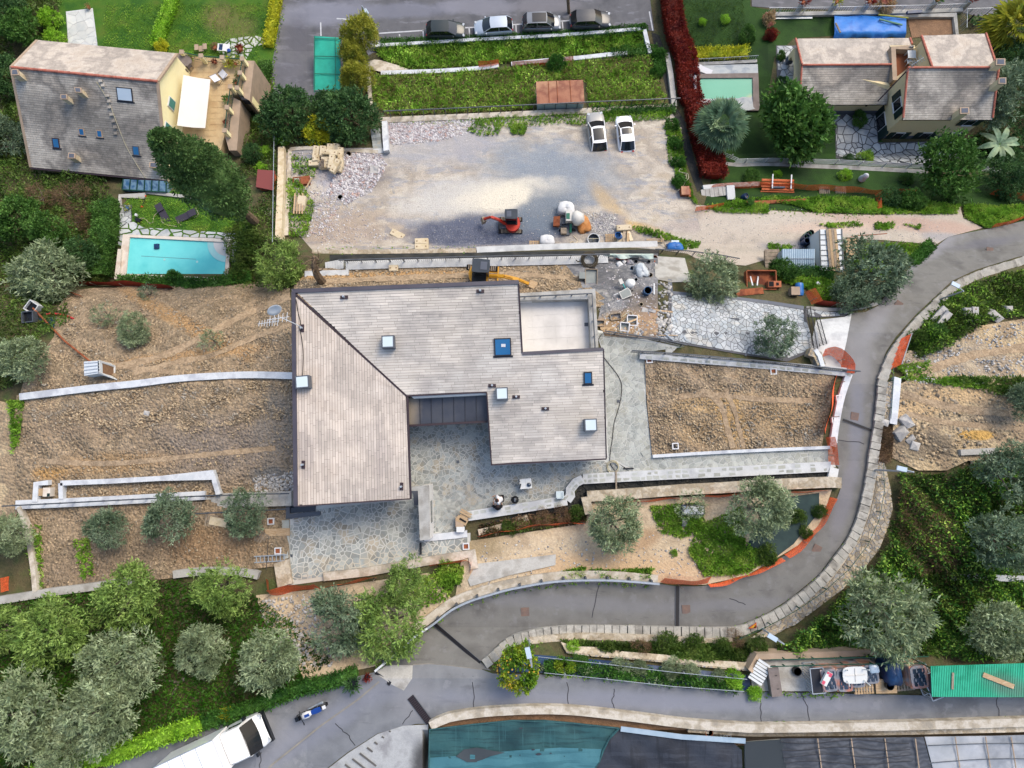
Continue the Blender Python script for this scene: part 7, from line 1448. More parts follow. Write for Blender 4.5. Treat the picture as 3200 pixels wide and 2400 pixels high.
under('undergrowth',[(-60,900),(200,900),(230,1000),(130,1060),(60,1200),(-60,1240)],6000,.6,.24,.1,'leaf_under');under('undergrowth',[(700,730),(880,560),(870,740),(850,900),(730,900)],4500,.8,.24,.1,'leaf_under');under('undergrowth',[(740,330),(870,310),(870,560),(760,560)],4500,.8,.24,.1,'leaf_under');under('undergrowth',[(860,300),(1160,300),(1160,400),(1150,460),(900,455)],6000,1.0,.24,.11,'leaf_dark')
under('undergrowth',[(1500,1640),(1640,1610),(1830,1590),(1830,1630),(1640,1650),(1500,1675)],3800,.6,.24,.06,'leaf_brown');under('undergrowth',[(1500,1640),(1830,1590),(1830,1630),(1500,1675)],2000,.6,.2,.08,'leaf_under')
under('undergrowth',[(1740,1996),(1900,2004),(2340,2010),(2360,2060),(2200,2058),(1950,2032),(1800,2016)],7000,.7,.22,.1,'leaf_under');under('undergrowth',[(2750,1330),(2785,1330),(2780,1445),(2735,1440)],2200,.5,.3,.03,'leaf_brown')
under('undergrowth',[(3000,60),(3260,60),(3260,600),(3040,560),(3020,440),(3110,380),(3120,160)],11000,1.0,.26,.12,'leaf_dark');under('nursery_foliage',[(1700,2052),(1900,2070),(2320,2120),(2320,2152),(1900,2112),(1700,2098)],3800,.6,.2,.1,'leaf_ivy',.1);sheet('nursery_bed',[(1560,2052),(1660,2045),(1900,2064),(2340,2110),(2350,2160),(1900,2118),(1700,2104),(1560,2100)],'tarp_navy',.04)
weeds('grass_tufts',[(380,610),(740,640),(760,730),(430,700)],2200,(.05,.16),.05,'leaf_weed',flat=1);weeds('grass_tufts',[(330,10),(840,10),(800,240),(320,150)],4200,(.05,.15),.06,'leaf_weed',flat=1);weeds('grass_tufts',[(2100,0),(2330,0),(2330,170),(2160,150)],1600,(.05,.15),.06,'leaf_under',flat=1)
def fan_palm(label,cx,cy,h,R,nl,m,name='palm_tree',blades=13,droop=.5,seed=1):
 c=VZ(cx,cy,float(zg(cx,cy))+h);base=Vc((c.x,c.y,float(zg(cx,cy))));t=thing(name,label,'palm',base);rr=random.Random(seed);mb=MB(base);mb.tube([base-Vc((0,0,.3)),base+Vc((0,0,h*.5)),c],[.3,.26,.24],9);mk(mb,'trunk','bark',t)
 for k in range(nl):
  a=k*2.399+rr.uniform(-.2,.2);e=1.15-1.45*(k/nl)+rr.uniform(-.1,.1);d=Vc((cos(a)*cos(e),sin(a)*cos(e),sin(e)));s=c;pe=s+d*R*.42-Vc((0,0,droop*.08));lf=MB(base);lf.tube([s,pe],[.03,.02],4);lf.c=[.8]*len(lf.f)
  side=d.cross(Vc((0,0,1))).normalized();nrm=side.cross(d).normalized()
  for b in range(blades):
   f=(b/(blades-1)-.5)*2.3;bd=(d*cos(f)+side*sin(f)).normalized();l=R*.62*(1-.18*abs(f))*rr.uniform(.9,1.1);w=R*.05;mid=pe+bd*l*.55+nrm*.05;tip=pe+bd*l-Vc((0,0,droop*R*.3*rr.uniform(.5,1.1)));ws=bd.cross(nrm).normalized()*w
   lf.add([pe,mid+ws,tip,mid-ws],[(0,1,2),(0,2,3)],rr.uniform(.25,1)if b else.5)
  mk(lf,'palm_leaf',m,t)
 return t
fan_palm('grey green fan palm beside the green pool',2255,390,4.2,2.6,40,'leaf_palm',blades=17);fan_palm('dull yellow green palm in the top right corner',3165,85,3.2,3.0,26,'leaf_gold',blades=11,seed=5,droop=.8)
for i,(x,y,lab)in enumerate([(300,672,'spiky yucca in the brown shrubs left of the hedge, upper'),(318,735,'spiky yucca close to the clipped hedge, lower'),(292,655,'small spiky yucca topmost beside the bare shrub'),(2345,634,'spiky green plant beside the dark bucket and the pipes')]):
 c=V(x,y,.5);t=thing('yucca',lab,'yucca',V(x,y));lf=MB(t.location)
 for k in range(44):
  a=k*2.4;e=.2+.9*RR();d=Vc((cos(a)*cos(e),sin(a)*cos(e),sin(e)));s=Vc((-sin(a),cos(a),0))*.05;l=.75*(1 if i<3 else.6);lf.add([c,c+d*l*.4+s,c+d*l-Vc((0,0,.1)),c+d*l*.4-s],[(0,1,2),(0,2,3)],RR())
 mk(lf,'leaves','leaf_green',t);mb=MB(t.location);mb.tube([t.location,c],[.1,.08],6);mk(mb,'stem','bark',t)
bt=thing('banana_plant','banana plant with torn paddle leaves at the right of the patio','banana plant',V(3092,470));b0=bt.location
for k in range(9):
 a=k*.75+.3;d=Vc((cos(a),sin(a),0));s=Vc((-d.y,d.x,0));lf=MB(b0);pts=[b0+Vc((0,0,1.4))+d*(u*2.1)+Vc((0,0,1.0*u-1.2*u*u))for u in(0,.25,.5,.75,1)];w=[.05,.24,.3,.24,.04];vs=[]
 for p,q in zip(pts,w):vs+=[p+s*q+Vc((0,0,.06)),p,p-s*q+Vc((0,0,.06))]
 fs=[]
 for i in range(4):fs+=[(i*3,i*3+1,i*3+4,i*3+3),(i*3+1,i*3+2,i*3+5,i*3+4)]
 lf.add(vs,fs,RR());mk(lf,'banana_leaf','leaf_palm',bt)
mb=MB(b0);mb.tube([b0,b0+Vc((0,0,1.5))],[.16,.1],7);mk(mb,'stem','leaf_green',bt)
# vehicles
PI=math.pi;NUM='one two three four five six seven eight nine ten eleven twelve thirteen fourteen fifteen sixteen seventeen eighteen nineteen twenty twenty-one twenty-two twenty-three twenty-four twenty-five twenty-six'.split()
def grid(mb,rows,val=None):
 n=len(rows[0]);mb.add([p for r in rows for p in r],[(i*n+j,i*n+j+1,i*n+n+j+1,i*n+n+j)for i in range(len(rows)-1)for j in range(n-1)],val)
def wheel(t,x,y,r=.32,w=.2):
 mb=MB();M=Matrix.Rotation(PI/2,3,'X');mb.lathe([(r*.6,-w/2),(r*.95,-w/2),(r,-w/4),(r,w/4),(r*.95,w/2),(r*.6,w/2)],(x,y,r),16,M);o=mk(mb,'wheel','tyre',t,smooth=True)
 mb=MB();mb.lathe([(r*.62,-w*.52),(r*.62,w*.52)],(x,y,r),12,M);mk(mb,'rim','rim',o)
def car(label,px,py,ang,L,W,H,body,roof,hood=1.0,tail=.35,glass_roof=None,group='parked cars',rh=.0):
 t=thing('parked_car',label,'car',V(px,py,.06),math.radians(ang),group);hl=L/2;zb=.92+rh
 def sec(x):
  u=abs(x)/hl;hw=W/2*(1-.22*max(0,(u-.72)/.28)**2.2);zt=zb
  f=(x-(hl-hood))/hood
  if f>0:zt=zb-.06-.24*f**1.8
  g=(-x-(hl-tail))/tail
  if g>0:zt=zb-.02-.2*g**2
  return[(x,-hw*.93,.28),(x,-hw,.5),(x,-hw*.985,zt-.16),(x,-hw*.9,zt-.03),(x,-hw*.5,zt+.02),(x,0,zt+.035),(x,hw*.5,zt+.02),(x,hw*.9,zt-.03),(x,hw*.985,zt-.16),(x,hw,.5),(x,hw*.93,.28)]
 xs=[-hl,-hl*.985,-hl*.93,-hl*.8,-hl*.55,-hl*.2,hl*.2,hl*.5,hl*.72,hl*.86,hl*.95,hl*.99,hl];mb=MB();rows=[sec(x)for x in xs];rows[0]=[(x,y*.97,z*.96+.02)for x,y,z in rows[0]];rows[-1]=[(x,y*.96,z*.94+.02)for x,y,z in rows[-1]];grid(mb,rows)
 n=len(rows[0]);mb.f+=[tuple(range(n)),tuple(range(len(mb.v)-1,len(mb.v)-n-1,-1))];mb.c+=[.5,.5];mk(mb,'body',body,t,smooth=True)
 xf0,xf1,xr1,xr0=hl-hood+.02,hl-hood-.72,-hl+tail+.28,-hl+tail*.4;wb,wt=W*.455,W*.37;zr=H
 def rowf(x,w,z,b):return[(x+b*(1-k*k),w*k,z)for k in(-1,-.5,0,.5,1)]
 mb=MB();grid(mb,[rowf(xf0,wb*.95,zb-.02,.14),rowf(xf1,wt,zr-.03,.08)]);mk(mb,'windshield','glass_dark',t,smooth=True)
 mb=MB();grid(mb,[rowf(xr1,wt,zr-.03,-.06),rowf(xr0,wb*.92,zb,-.08)]);mk(mb,'rear_window','glass_dark',t,smooth=True)
 for s in(-1,1):
  mb=MB();mb.add([(xf0,s*wb*.95,zb-.03),(xf1,s*wt,zr-.03),(xr1,s*wt,zr-.03),(xr0,s*wb*.92,zb-.02)],[(0,1,2,3)]);mk(mb,'side_window','glass_dark',t)
  mb=MB();mb.tube([(xf0+.02,s*wb*.96,zb-.02),(xf1,s*wt,zr-.02)],.035,5);mb.tube([(xr0,s*wb*.93,zb-.02),(xr1,s*wt,zr-.02)],.05,5);xm=(xf1+xr1)/2;mb.tube([(xm,s*wb*.97,zb-.02),(xm,s*wt,zr-.03)],.035,5);mk(mb,'pillars',roof,t)
  mb=MB();mb.box((xf0-.25,s*(W/2+.07),zb+.02),(.1,.16,.12));mk(mb,'mirror',body,t)
  mb=MB();mb.box((hl-.16,s*W*.34,.66),(.2,.26,.12),-s*.35);mk(mb,'headlight','lamp_clear',t);mb=MB();mb.box((-hl+.1,s*W*.32,.74),(.14,.2,.18),s*.3);mk(mb,'taillight','lamp_red',t)
  for x in(hl*.62,-hl*.6):wheel(t,x,s*(W/2-.12))
 mb=MB();rw=[]
 for i in range(5):
  x=xf1+(xr1-xf1)*i/4;c=.035*sin(i/4*PI);rw.append([(x+(.08 if i==0 else-.06 if i==4 else 0)*(1-k*k),wt*k,zr-.03+c+.04*(1-k*k))for k in(-1,-.5,0,.5,1)])
 grid(mb,rw);mk(mb,'roof',roof,t,smooth=True)
 if glass_roof:
  a,b=glass_roof;mb=MB();grid(mb,[[(xf1+(xr1-xf1)*u,wt*.78*k,zr+.012+.035*sin(u*PI)+.03*(1-k*k))for k in(-1,0,1)]for u in(a,(a+b)/2,b)]);mk(mb,'sunroof','car_black',t,smooth=True)
 mb=MB();mb.box((-hl-.012,0,.62),(.03,.5,.11));mk(mb,'number_plate','plate',t);mb=MB();mb.box((-hl+.02,0,.42),(.1,W*.8,.12));mb.box((hl-.06,0,.4),(.12,W*.7,.14));mk(mb,'bumper_trim','car_black',t);return t
car('dark green black hatchback, leftmost of the four cars along the parapet',1394,106,1,4.0,1.68,1.46,'car_dark_green','car_dark_green',.95)
car('pale silver blue hatchback facing left along the parapet',1543,95,184,3.95,1.65,1.47,'car_silver','car_silver',.95)
car('grey car with black glass roof, second from the right along the parapet',1692,83,2,3.95,1.66,1.62,'car_grey','car_grey',.8,.2,(.02,.75))
car('dark grey estate with roof rails, rightmost along the parapet',1843,75,3,4.2,1.76,1.55,'car_dark','car_dark',1.05)
c5=car('two tone crossover with white roof on the gravel plot',1863,424,96,4.0,1.72,1.5,'car_greige','car_white',1.1,.4,(.1,.85),group='cars on the gravel plot')
c6=car('small white rounded car with black sunroof on the gravel plot',1951,430,95,3.62,1.62,1.46,'car_white','car_white',.8,.55,(.02,.48),group='cars on the gravel plot')
tr=thing('box_truck','white box truck parked on the lower road, cut by the picture edge','truck',V(742,2304,.06),math.radians(24.6));rt=0
mb=MB();mb.box((-1.75,0,1.85),(3.6,2.05,2.1));bx=mk(mb,'cargo_box','car_white',tr)
for x in(-1.0,-1.9,-2.7):mb=MB();mb.box((x,0,2.905),(.03,2.0,.014));mk(mb,'roof_seam','metal_galv',bx)
for s in(-1,1):mb=MB();mb.box((-1.75,s*1.03,2.88),(3.6,.05,.07));mk(mb,'edge_trim','metal_galv',bx)
mb=MB();mb.box((.06,0,2.87),(.06,2.0,.08));mk(mb,'front_trim','frame_white',bx)
def tsec(x,w,z0,z1):return[(x,-w,z0),(x,-w,z1-.25),(x,-w*.86,z1),(x,0,z1+.04),(x,w*.86,z1),(x,w,z1-.25),(x,w,z0)]
mb=MB();grid(mb,[tsec(.12,.95,.5,2.1),tsec(.5,.97,.5,2.2),tsec(1.35,.97,.5,2.2)]);mb.f+=[tuple(range(7)),tuple(range(20,13,-1))];mb.c+=[.5,.5];cabm=mk(mb,'cab','car_white',tr,smooth=False)
mb=MB();grid(mb,[[(1.36+.08*(1-k*k),.88*k,2.16)for k in(-1,-.5,0,.5,1)],[(1.86+.1*(1-k*k),.93*k,1.36)for k in(-1,-.5,0,.5,1)]]);mk(mb,'windshield','glass_dark',tr,smooth=True)
mb=MB();grid(mb,[tsec(1.34,.97,.5,1.38),tsec(1.86,.95,.5,1.34),tsec(2.12,.88,.5,1.0),tsec(2.2,.8,.5,.85)]);mk(mb,'hood','car_white',tr,smooth=False)
mb=MB();mb.box((2.16,0,.62),(.26,1.9,.3));mk(mb,'bumper','car_black',tr)
for s in(-1,1):
 mb=MB();mb.add([(.45,s*.985,1.4),(1.3,s*.985,1.4),(1.3,s*.96,2.02),(.5,s*.96,2.02)],[(0,1,2,3)]);mk(mb,'side_window','glass_dark',tr);mb=MB();mb.box((1.45,s*1.12,1.4),(.12,.22,.34));mk(mb,'mirror','car_black',tr);mb=MB();mb.box((2.1,s*.72,.95),(.2,.3,.16),-s*.3);mk(mb,'headlight','lamp_clear',tr)
 for x in(1.45,-2.4):wheel(tr,x,s*.82,.36,.24)
mo=thing('motorcycle','blue and white touring motorcycle parked behind the truck','motorcycle',V(980,2214,.07),math.radians(203))
for x in(.72,-.72):wheel(mo,x,0,.32,.15)
mb=MB();grid(mb,[[(x,-w,z-.14),(x,-w*.8,z),(x,0,z+.05),(x,w*.8,z),(x,w,z-.14)]for x,w,z in((.55,.05,.85),(.42,.2,.98),(.1,.2,1.0),(-.1,.12,.86))]);mk(mb,'tank','cloth_white',mo,smooth=True)
mb=MB();mb.box((.14,0,1.03),(.3,.16,.06));mk(mb,'tank_panel','bike_blue',mo)
mb=MB();grid(mb,[[(x,-w,z),(x,0,z+.04),(x,w,z)]for x,w,z in((-.05,.12,.84),(-.4,.17,.84),(-.75,.14,.9))]);mk(mb,'seat','bike_blue',mo,smooth=True)
mb=MB();mb.tube([(.45,-.42,1.06),(.5,0,1.1),(.45,.42,1.06)],.025,6);mk(mb,'handlebar','metal_black',mo)
mb=MB();mb.box((.78,0,.85),(.3,.26,.2));mb.add([(.72,-.16,.95),(.72,.16,.95),(.56,.13,1.3),(.56,-.13,1.3)],[(0,1,2,3)]);mk(mb,'fairing','car_black',mo);mb=MB();mb.tube([(.2,-.16,.35),(-.4,-.22,.42),(-.85,-.24,.55)],[.05,.06,.08],8);mk(mb,'exhaust','metal_galv',mo);mb=MB();mb.box((0,0,.45),(.6,.3,.45));mk(mb,'engine','plastic_black',mo)
mb=MB();mb.box((-.92,0,.82),(.2,.2,.1));mk(mb,'tail','cloth_white',mo)
for s in(-1,1):mb=MB();mb.box((.42,s*.36,1.16),(.04,.14,.09));mk(mb,'mirror','metal_black',mo);mb=MB();mb.tube([(.72,s*.09,.32),(.5,s*.1,1.0)],.03,6);mk(mb,'fork','metal_galv',mo)
def excavator(label,px,py,ang,s,paint,blade,pts,cabx=(-.05,.32),roofm='dark_paint',h0=.06):
 t=thing('excavator',label,'excavator',V(px,py,h0),math.radians(ang));t.scale=(s,s,s)
 for y in(-.55,.55):
  mb=MB();mb.prism([(-.85,y-.16,.42),(.85,y-.16,.42),(.85,y+.16,.42),(-.85,y+.16,.42)],.06);mb.tube([(-.8,y-.16,.24),(-.8,y+.16,.24)],.2,10);mb.tube([(.8,y-.16,.24),(.8,y+.16,.24)],.2,10);tk=mk(mb,'track','tyre',t)
  for k in range(15):mb=MB();mb.box((-.84+.12*k,y,.435),(.05,.33,.04));mk(mb,'track_pad','wood_grey',tk)
 mb=MB();mb.box((1.05,0,.25),(.08,1.4,.4));mb.bar((.3,.3,.3),(1.05,.35,.25),.1);mb.bar((.3,-.3,.3),(1.05,-.35,.25),.1);mk(mb,'dozer_blade',blade,t)
 mb=MB();q=[(.55*cos(a)*(1.25 if cos(a)<0 else 1.05)-.1,.72*sin(a),1.0)for a in[k*PI/8 for k in range(16)]];mb.prism(q,.5);mk(mb,'body',paint,t,smooth=False);mb=MB();mb.box((-.1,-.2,1.03),(.9,.7,.12));mk(mb,'deck','plastic_black',t)
 x,y=cabx;mb=MB();mb.prism([(x-.42,y-.34,2.25),(x+.5,y-.34,2.25),(x+.5,y+.34,2.25),(x-.42,y+.34,2.25)],1.0);cbn=mk(mb,'cab','glass_dark',t)
 mb=MB();mb.prism([(x-.5,y-.4,2.33),(x-.2,y-.43,2.33),(x+.56,y-.4,2.33),(x+.6,y,2.33),(x+.56,y+.4,2.33),(x-.2,y+.43,2.33),(x-.5,y+.4,2.33)],2.25);mk(mb,'cab_roof',roofm,cbn);mb=MB();mb.box((x+.22,y,2.34),(.4,.5,.03));mk(mb,'roof_hatch','plinth',cbn)
 for u in(-.42,.5):
  for w in(-.36,.36):mb=MB();mb.bar((x+u,y+w,1.0),(x+u,y+w,2.25),.06);mk(mb,'cab_post',roofm,cbn)
 for a,b,w,nm in zip(pts[:-2],pts[1:-1],(.2,.2,.16,.14),('boom','boom','dipper','dipper')):mb=MB();mb.bar(a,b,w,w*1.2);mb.tube([Vc(a)+Vc((0,0,w*.7)),Vc(a).lerp(Vc(b),.6)+Vc((0,0,w*.75))],.045,6);mk(mb,nm,paint,t)
 b,e=Vc(pts[-2]),Vc(pts[-1]);mb=MB();d=(e-b).normalized();mb.bar(b,e,.46,.3);mk(mb,'bucket','wood_grey' if paint=='red_paint' else 'wood_board',t)
 for k in range(4):mb=MB();mb.bar(e+Vc((0,-.2+.13*k,0)),e+d*.12+Vc((0,-.2+.13*k,-.05)),.05);mk(mb,'bucket_tooth','metal_rail',t)
 return t
excavator('red mini excavator with black canopy on the blue grey gravel',1597,708,180,1.0,'red_paint','metal_black',[(.5,.05,.9),(1.0,-.1,1.5),(1.7,-.32,1.6),(2.3,-.35,1.0),(2.45,-.3,.45)],(-.05,-.36))
excavator('yellow excavator with dark cab roof tucked behind the roof edge',1505,868,-4,1.2,'yellow_paint','yellow_paint',[(.5,-.1,1.0),(1.5,-.2,1.6),(2.4,-.3,1.4),(3.0,-.38,.9),(3.5,-.42,.5)],(.0,.2),h0=.3)
# people
def skinned(name,verts,edges,radii,m,parent,root=0):
 me=bpy.data.meshes.new(name);me.from_pydata(verts,edges,[]);me.materials.append(MT[m]);o=bpy.data.objects.new(name,me);COL.link(o);o.parent=parent;pass
 md=o.modifiers.new('s','SKIN');sk=me.skin_vertices[0].data
 for i,r in enumerate(radii):sk[i].radius=(r,r)
 sk[root].use_root=True;su=o.modifiers.new('u','SUBSURF');md.use_smooth_shade=True;su.levels=su.render_levels=2;return o
def person(label,px,py,rz,top,legs,sit=True,h0=.0):
 t=thing('person',label,'person',V(px,py,h0),rz);s=.45 if sit else.92;J={};V_,E_,R_=[],[],[]
 def j(n,p,r,par=None):
  J[n]=len(V_);V_.append(p);R_.append(r)
  if par:E_.append((J[par],J[n]))
 lean=.12 if sit else.22
 j('pel',(0,0,s+.1),.15);j('bel',(lean*.4,0,s+.3),.15,'pel');j('che',(lean*.9,0,s+.5),.17,'bel');j('nk',(lean*1.2,0,s+.66),.06,'che');j('hd',(lean*1.35+.03,0,s+.76),.1,'nk');j('hd2',(lean*1.4+.03,0,s+.86),.1,'hd')
 for q,k in((1,'l'),(-1,'r')):
  j(k+'s',(lean,q*.2,s+.55),.07,'che');j(k+'e',(lean+.08,q*.3,s+.3),.05,k+'s');j(k+'h',(lean+.32,q*.26,s+.16),.04,k+'e');j(k+'f',(lean+.42,q*.24,s+.15),.02,k+'h')
  if sit:j(k+'hip',(.06,q*.11,s+.09),.1,'pel');j(k+'k',(.46,q*.16,s+.06),.075,k+'hip');j(k+'a',(.5,q*.18,.1),.05,k+'k');j(k+'t',(.68,q*.2,.05),.04,k+'a')
  else:j(k+'hip',(0,q*.1,s-.02),.1,'pel');j(k+'k',(.06,q*.12,.5),.07,k+'hip');j(k+'a',(-.02,q*.12,.09),.045,k+'k');j(k+'t',(.14,q*.13,.05),.04,k+'a')
 skinned('body',V_,E_,R_,'skin',t)
 def sub(nm,names,eds,ex,m):skinned(nm,[V_[J[n]]for n in names],[(names.index(a),names.index(b))for a,b in eds],[R_[J[n]]+ex for n in names],m,t)
 sub('shirt',['che','bel','pel','ls','le','rs','re'],[('pel','bel'),('bel','che'),('che','ls'),('ls','le'),('che','rs'),('rs','re')],.045,top)
 sub('trousers',['pel','lhip','lk','la','rhip','rk','ra'],[('pel','lhip'),('lhip','lk'),('lk','la'),('pel','rhip'),('rhip','rk'),('rk','ra')],.035,legs)
 h=Vc(V_[J['hd2']]);mb=MB();mb.lathe([(.105,-.06),(.125,0),(.12,.05),(.08,.1),(.02,.125)],h+Vc((-.03,0,.01)),12);mk(mb,'hair','hair',t,smooth=True)
 for q in 'lr':mb=MB();a=Vc(V_[J[q+'a']]);mb.box((a.x+.07,a.y,.05),(.27,.1,.1));mk(mb,'shoe','cloth_black',t)
 for q in(1,-1):mb=MB();mb.lathe([(.004,-.012),(.012,0),(.004,.012)],h+Vc((.1,q*.035,-.02)),6);mk(mb,'eye','cloth_black',t)
 mb=MB();mb.box(h+Vc((.115,0,-.04)),(.03,.025,.04));mk(mb,'nose','skin',t);mb=MB();mb.box(h+Vc((.102,0,-.085)),(.012,.045,.012));mk(mb,'mouth','plastic_pink',t)
person('person in black top and white trousers sitting on the courtyard seat wall',1556,1586,PI*.52,'cloth_black','cloth_white',True,.02)
person('person in white shirt standing before the one on the seat wall',1568,1556,PI*1.05,'cloth_white','cloth_black',False,.06)
# small builders
def bucket(label,px,py,r,h,m,fill=None,name='bucket',cat='bucket',tilt=0,h0=.06):
 t=thing(name,label,cat,V(px,py,h0));M=Matrix.Rotation(tilt,3,'Y');mb=MB();n=14
 mb.lathe([(r*.85,0),(r,h*.3),(r*.97,h*.5),(r,h),(r*.9,h),(r*.85,h*.8)],(0,0,0),n,M);mk(mb,'shell',m,t,smooth=False);mb=MB();mb.lathe([(r*.84,h*.78),(r*.84,h*.8)],(0,0,0),n,M);mk(mb,'content',fill or 'dark_pit',t);return t
def pallet(label,px,py,ang,w=1.2,d=.8,m='wood_board',h0=.06,n=5,deck=.12):
 t=thing('pallet',label,'pallet',V(px,py,h0),ang)
 for k in range(n):mb=MB();mb.box((-w/2+(k+.5)*w/n,0,.125),(w/n*.62,d,.025));mb.c=[RR()]*6;mk(mb,'slat',m,t)
 for s in(-1,0,1):mb=MB();mb.box((0,s*(d/2-.05),.06),(w,.09,.1));mk(mb,'bearer',m,t)
 return t
def plank(label,a,b,w,h,m='wood_board',t=.05,name='plank',cat='plank'):
 mb=MB();mb.bar(V(*a,h),V(*b,h),w,t);mb.c=[RR()]*6;return mk(mb,name,m,label=label,cat=cat)
def hose(label,pts,r,m,h=.09,name='hose',cat='hose',coils=None):
 mb=MB()
 if coils:
  cx,cy,R,n=coils;c=V(cx,cy,h)
  for k in range(n):mb.tube([c+Vc((cos(a)*R*(1-.05*k)+.05*sin(k*3),sin(a)*R*(1-.05*k)+.05*cos(k*2),.05*k*.5))for a in[q*PI/14 for q in range(29)]],r,5)
 if pts:mb.tube([V(x,y,h)for x,y in spth(pts,7)],r,5)
 return mk(mb,name,m,label=label,cat=cat)
def cblk(label,px,py,ang,w=1.15,d=.5,h=.5,z=.06,m='block_tan',group='concrete ballast blocks'):
 t=thing('concrete_block',label,'block',V(px,py,z),ang,group);mb=MB();mb.prism([(-w/2+.04,-d/2+.04,h),(w/2-.04,-d/2+.04,h),(w/2-.04,d/2-.04,h),(-w/2+.04,d/2-.04,h)],0);mb.prism([(-w/2,-d/2,h-.05),(w/2,-d/2,h-.05),(w/2,d/2,h-.05),(-w/2,d/2,h-.05)],.0);mk(mb,'body',m,t)
 for s in(-1,1):mb=MB();mb.lathe([(.06,h),(.06,h+.012)],(s*w*.33,0,0),8);mk(mb,'lifting_recess','mud',t)
def blob_bag(label,px,py,w,d,h,ang,m,name='big_bag',cat='bag',h0=.06,wob=.1,n=10):
 t=thing(name,label,cat,V(px,py,h0),ang);mb=MB();rows=[]
 for k,(z,s)in enumerate(((0,.9),(.25,1.02),(.6,1.04),(.88,.98),(1.0,.86),(1.08,.4),(1.1,.04))):
  row=[]
  for i in range(n*2+1):
   a=i/(n*2)*2*PI;q=1/max(abs(cos(a)),abs(sin(a)))**.75;rr=q*s*(1+wob*.5*sin(a*3+k)+wob*.4*sin(a*5+k*2));row.append((w/2*rr*cos(a),d/2*rr*sin(a),z*h+wob*.25*h*sin(a*2+k*1.3)*(z>0)))
  row[-1]=row[0];rows.append(row)
 grid(mb,rows);mk(mb,'bag',m,t,smooth=True);return t
def furn(label,px,py,ang,name,cat,parts,h0=.06):
 """parts: (name, material, [boxes (centre, size)])"""
 t=thing(name,label,cat,V(px,py,h0),ang)
 for nm,m,bs in parts:
  for c,d in bs:mb=MB();mb.box(c,d);mk(mb,nm,m,t)
 return t
def legs(w,d,h,s=.05):return[((x*(w/2-s),y*(d/2-s),h/2),(s,s,h))for x in(-1,1)for y in(-1,1)]
# courtyard
tb=furn('white folding table with bottles and a bag on the courtyard',1642,1510,.1,'table','table',[('tabletop','plastic_white',[((-.21,0,.72),(.41,.68,.03)),((.21,0,.72),(.41,.68,.03))]),('leg','metal_galv',legs(.8,.62,.7))])
mb=MB();mb.lathe([(.13,0),(.15,.04),(.12,.1),(.03,.12)],V(1653,1515,.81),12);mk(mb,'bag','film_black',label='dark oval bag with strap on the white folding table',cat='bag')
for i,(x,y)in enumerate(((1622,1500),(1624,1505))):mb=MB();mb.lathe([(.03,0),(.04,.02),(.04,.12),(.02,.16)],V(x,y,.81),8);mk(mb,'jar','plastic_black',label=('upper','lower')[i]+' small dark jar on the left half of the white table',cat='jar')
mb=MB();mb.tube([V(1627,1512,.84),V(1625,1526,.84)],[.04,.03],7);mk(mb,'torch','plastic_black',label='dark stick like torch on the left half of the white table',cat='torch')
bq=thing('barbecue','black kettle barbecue by the courtyard seat wall','barbecue',V(1609,1560,.06));mb=MB();mb.lathe([(.04,.42),(.2,.5),(.27,.66),(.27,.7),(.2,.84),(.05,.9)],n=16);mk(mb,'kettle','plastic_black',bq,smooth=True);mb=MB();mb.box((0,.02,.92),(.03,.22,.04));mk(mb,'lid_handle','metal_galv',bq)
for k in range(3):a=k*2.1+.5;mb=MB();mb.tube([(.15*cos(a),.15*sin(a),.55),(.3*cos(a),.3*sin(a),0)],.018,5);mk(mb,'leg','metal_black',bq)
furn('white plastic armchair beside the curved courtyard wall',1748,1544,.05,'chair','chair',[('seat','dome_white',[((0,0,.43),(.46,.46,.04))]),('backrest','dome_white',[((0,-.23,.62),(.46,.05,.42))]),('armrest','dome_white',[((-.24,0,.62),(.05,.44,.03)),((.24,0,.62),(.05,.44,.03))]),('leg','dome_white',legs(.48,.48,.42))])
furn('pale stone bench block under the wall with the crate on it',1438,1629,.03,'bench','bench',[('slab','coping_tan',[((0,0,.3),(.55,.7,.6))])])
furn('white cabinet at the lower end of the courtyard wall',1441,1652,.0,'cabinet','cabinet',[('body','plastic_white',[((0,0,.3),(.55,.36,.6))]),('door','frame_grey',[((.285,0,.3),(.02,.3,.5))])])
ct2=furn('tilted wooden crate lid with a dark handle beside the seat wall',1449,1617,-.5,'crate','crate',[('board','wood_board',[((0,-.15,.62),(.8,.42,.04)),((0,.32,.66),(.82,.14,.04)),((0,.48,.64),(.82,.12,.04))]),('base','wood_board',[((0,0,.3),(.6,.6,.58))]),('handle','cloth_black',[((.05,-.12,.66),(.5,.12,.03))])])
plank('short dark bar lying on the courtyard side of the walk',(1948,1464),(1980,1464),.1,.12,'metal_black',name='bar',cat='bar');plank('board bridging the trench from the walk to the old wall',(1925,1470),(1926,1538),.1,.35,'wood_grey')
hose('pale garden hose coiled on the walk above the trench',[],.025,'hose',.12,coils=(1915,1460,.42,4));hose('black cable snaking down the side walk from the paved yard',[(1880,1045),(1868,1065),(1868,1090),(1890,1120),(1935,1180),(1943,1220),(1935,1270),(1920,1320),(1914,1370),(1906,1440),(1922,1470)],.025,'cable',.12,'cable','cable')
mb=MB();mb.box(V(2016,1414,.12),(.5,.34,.05),.5);mk(mb,'tile','stone_pale',label='loose square tile lying on the walk at the plot corner',cat='tile')
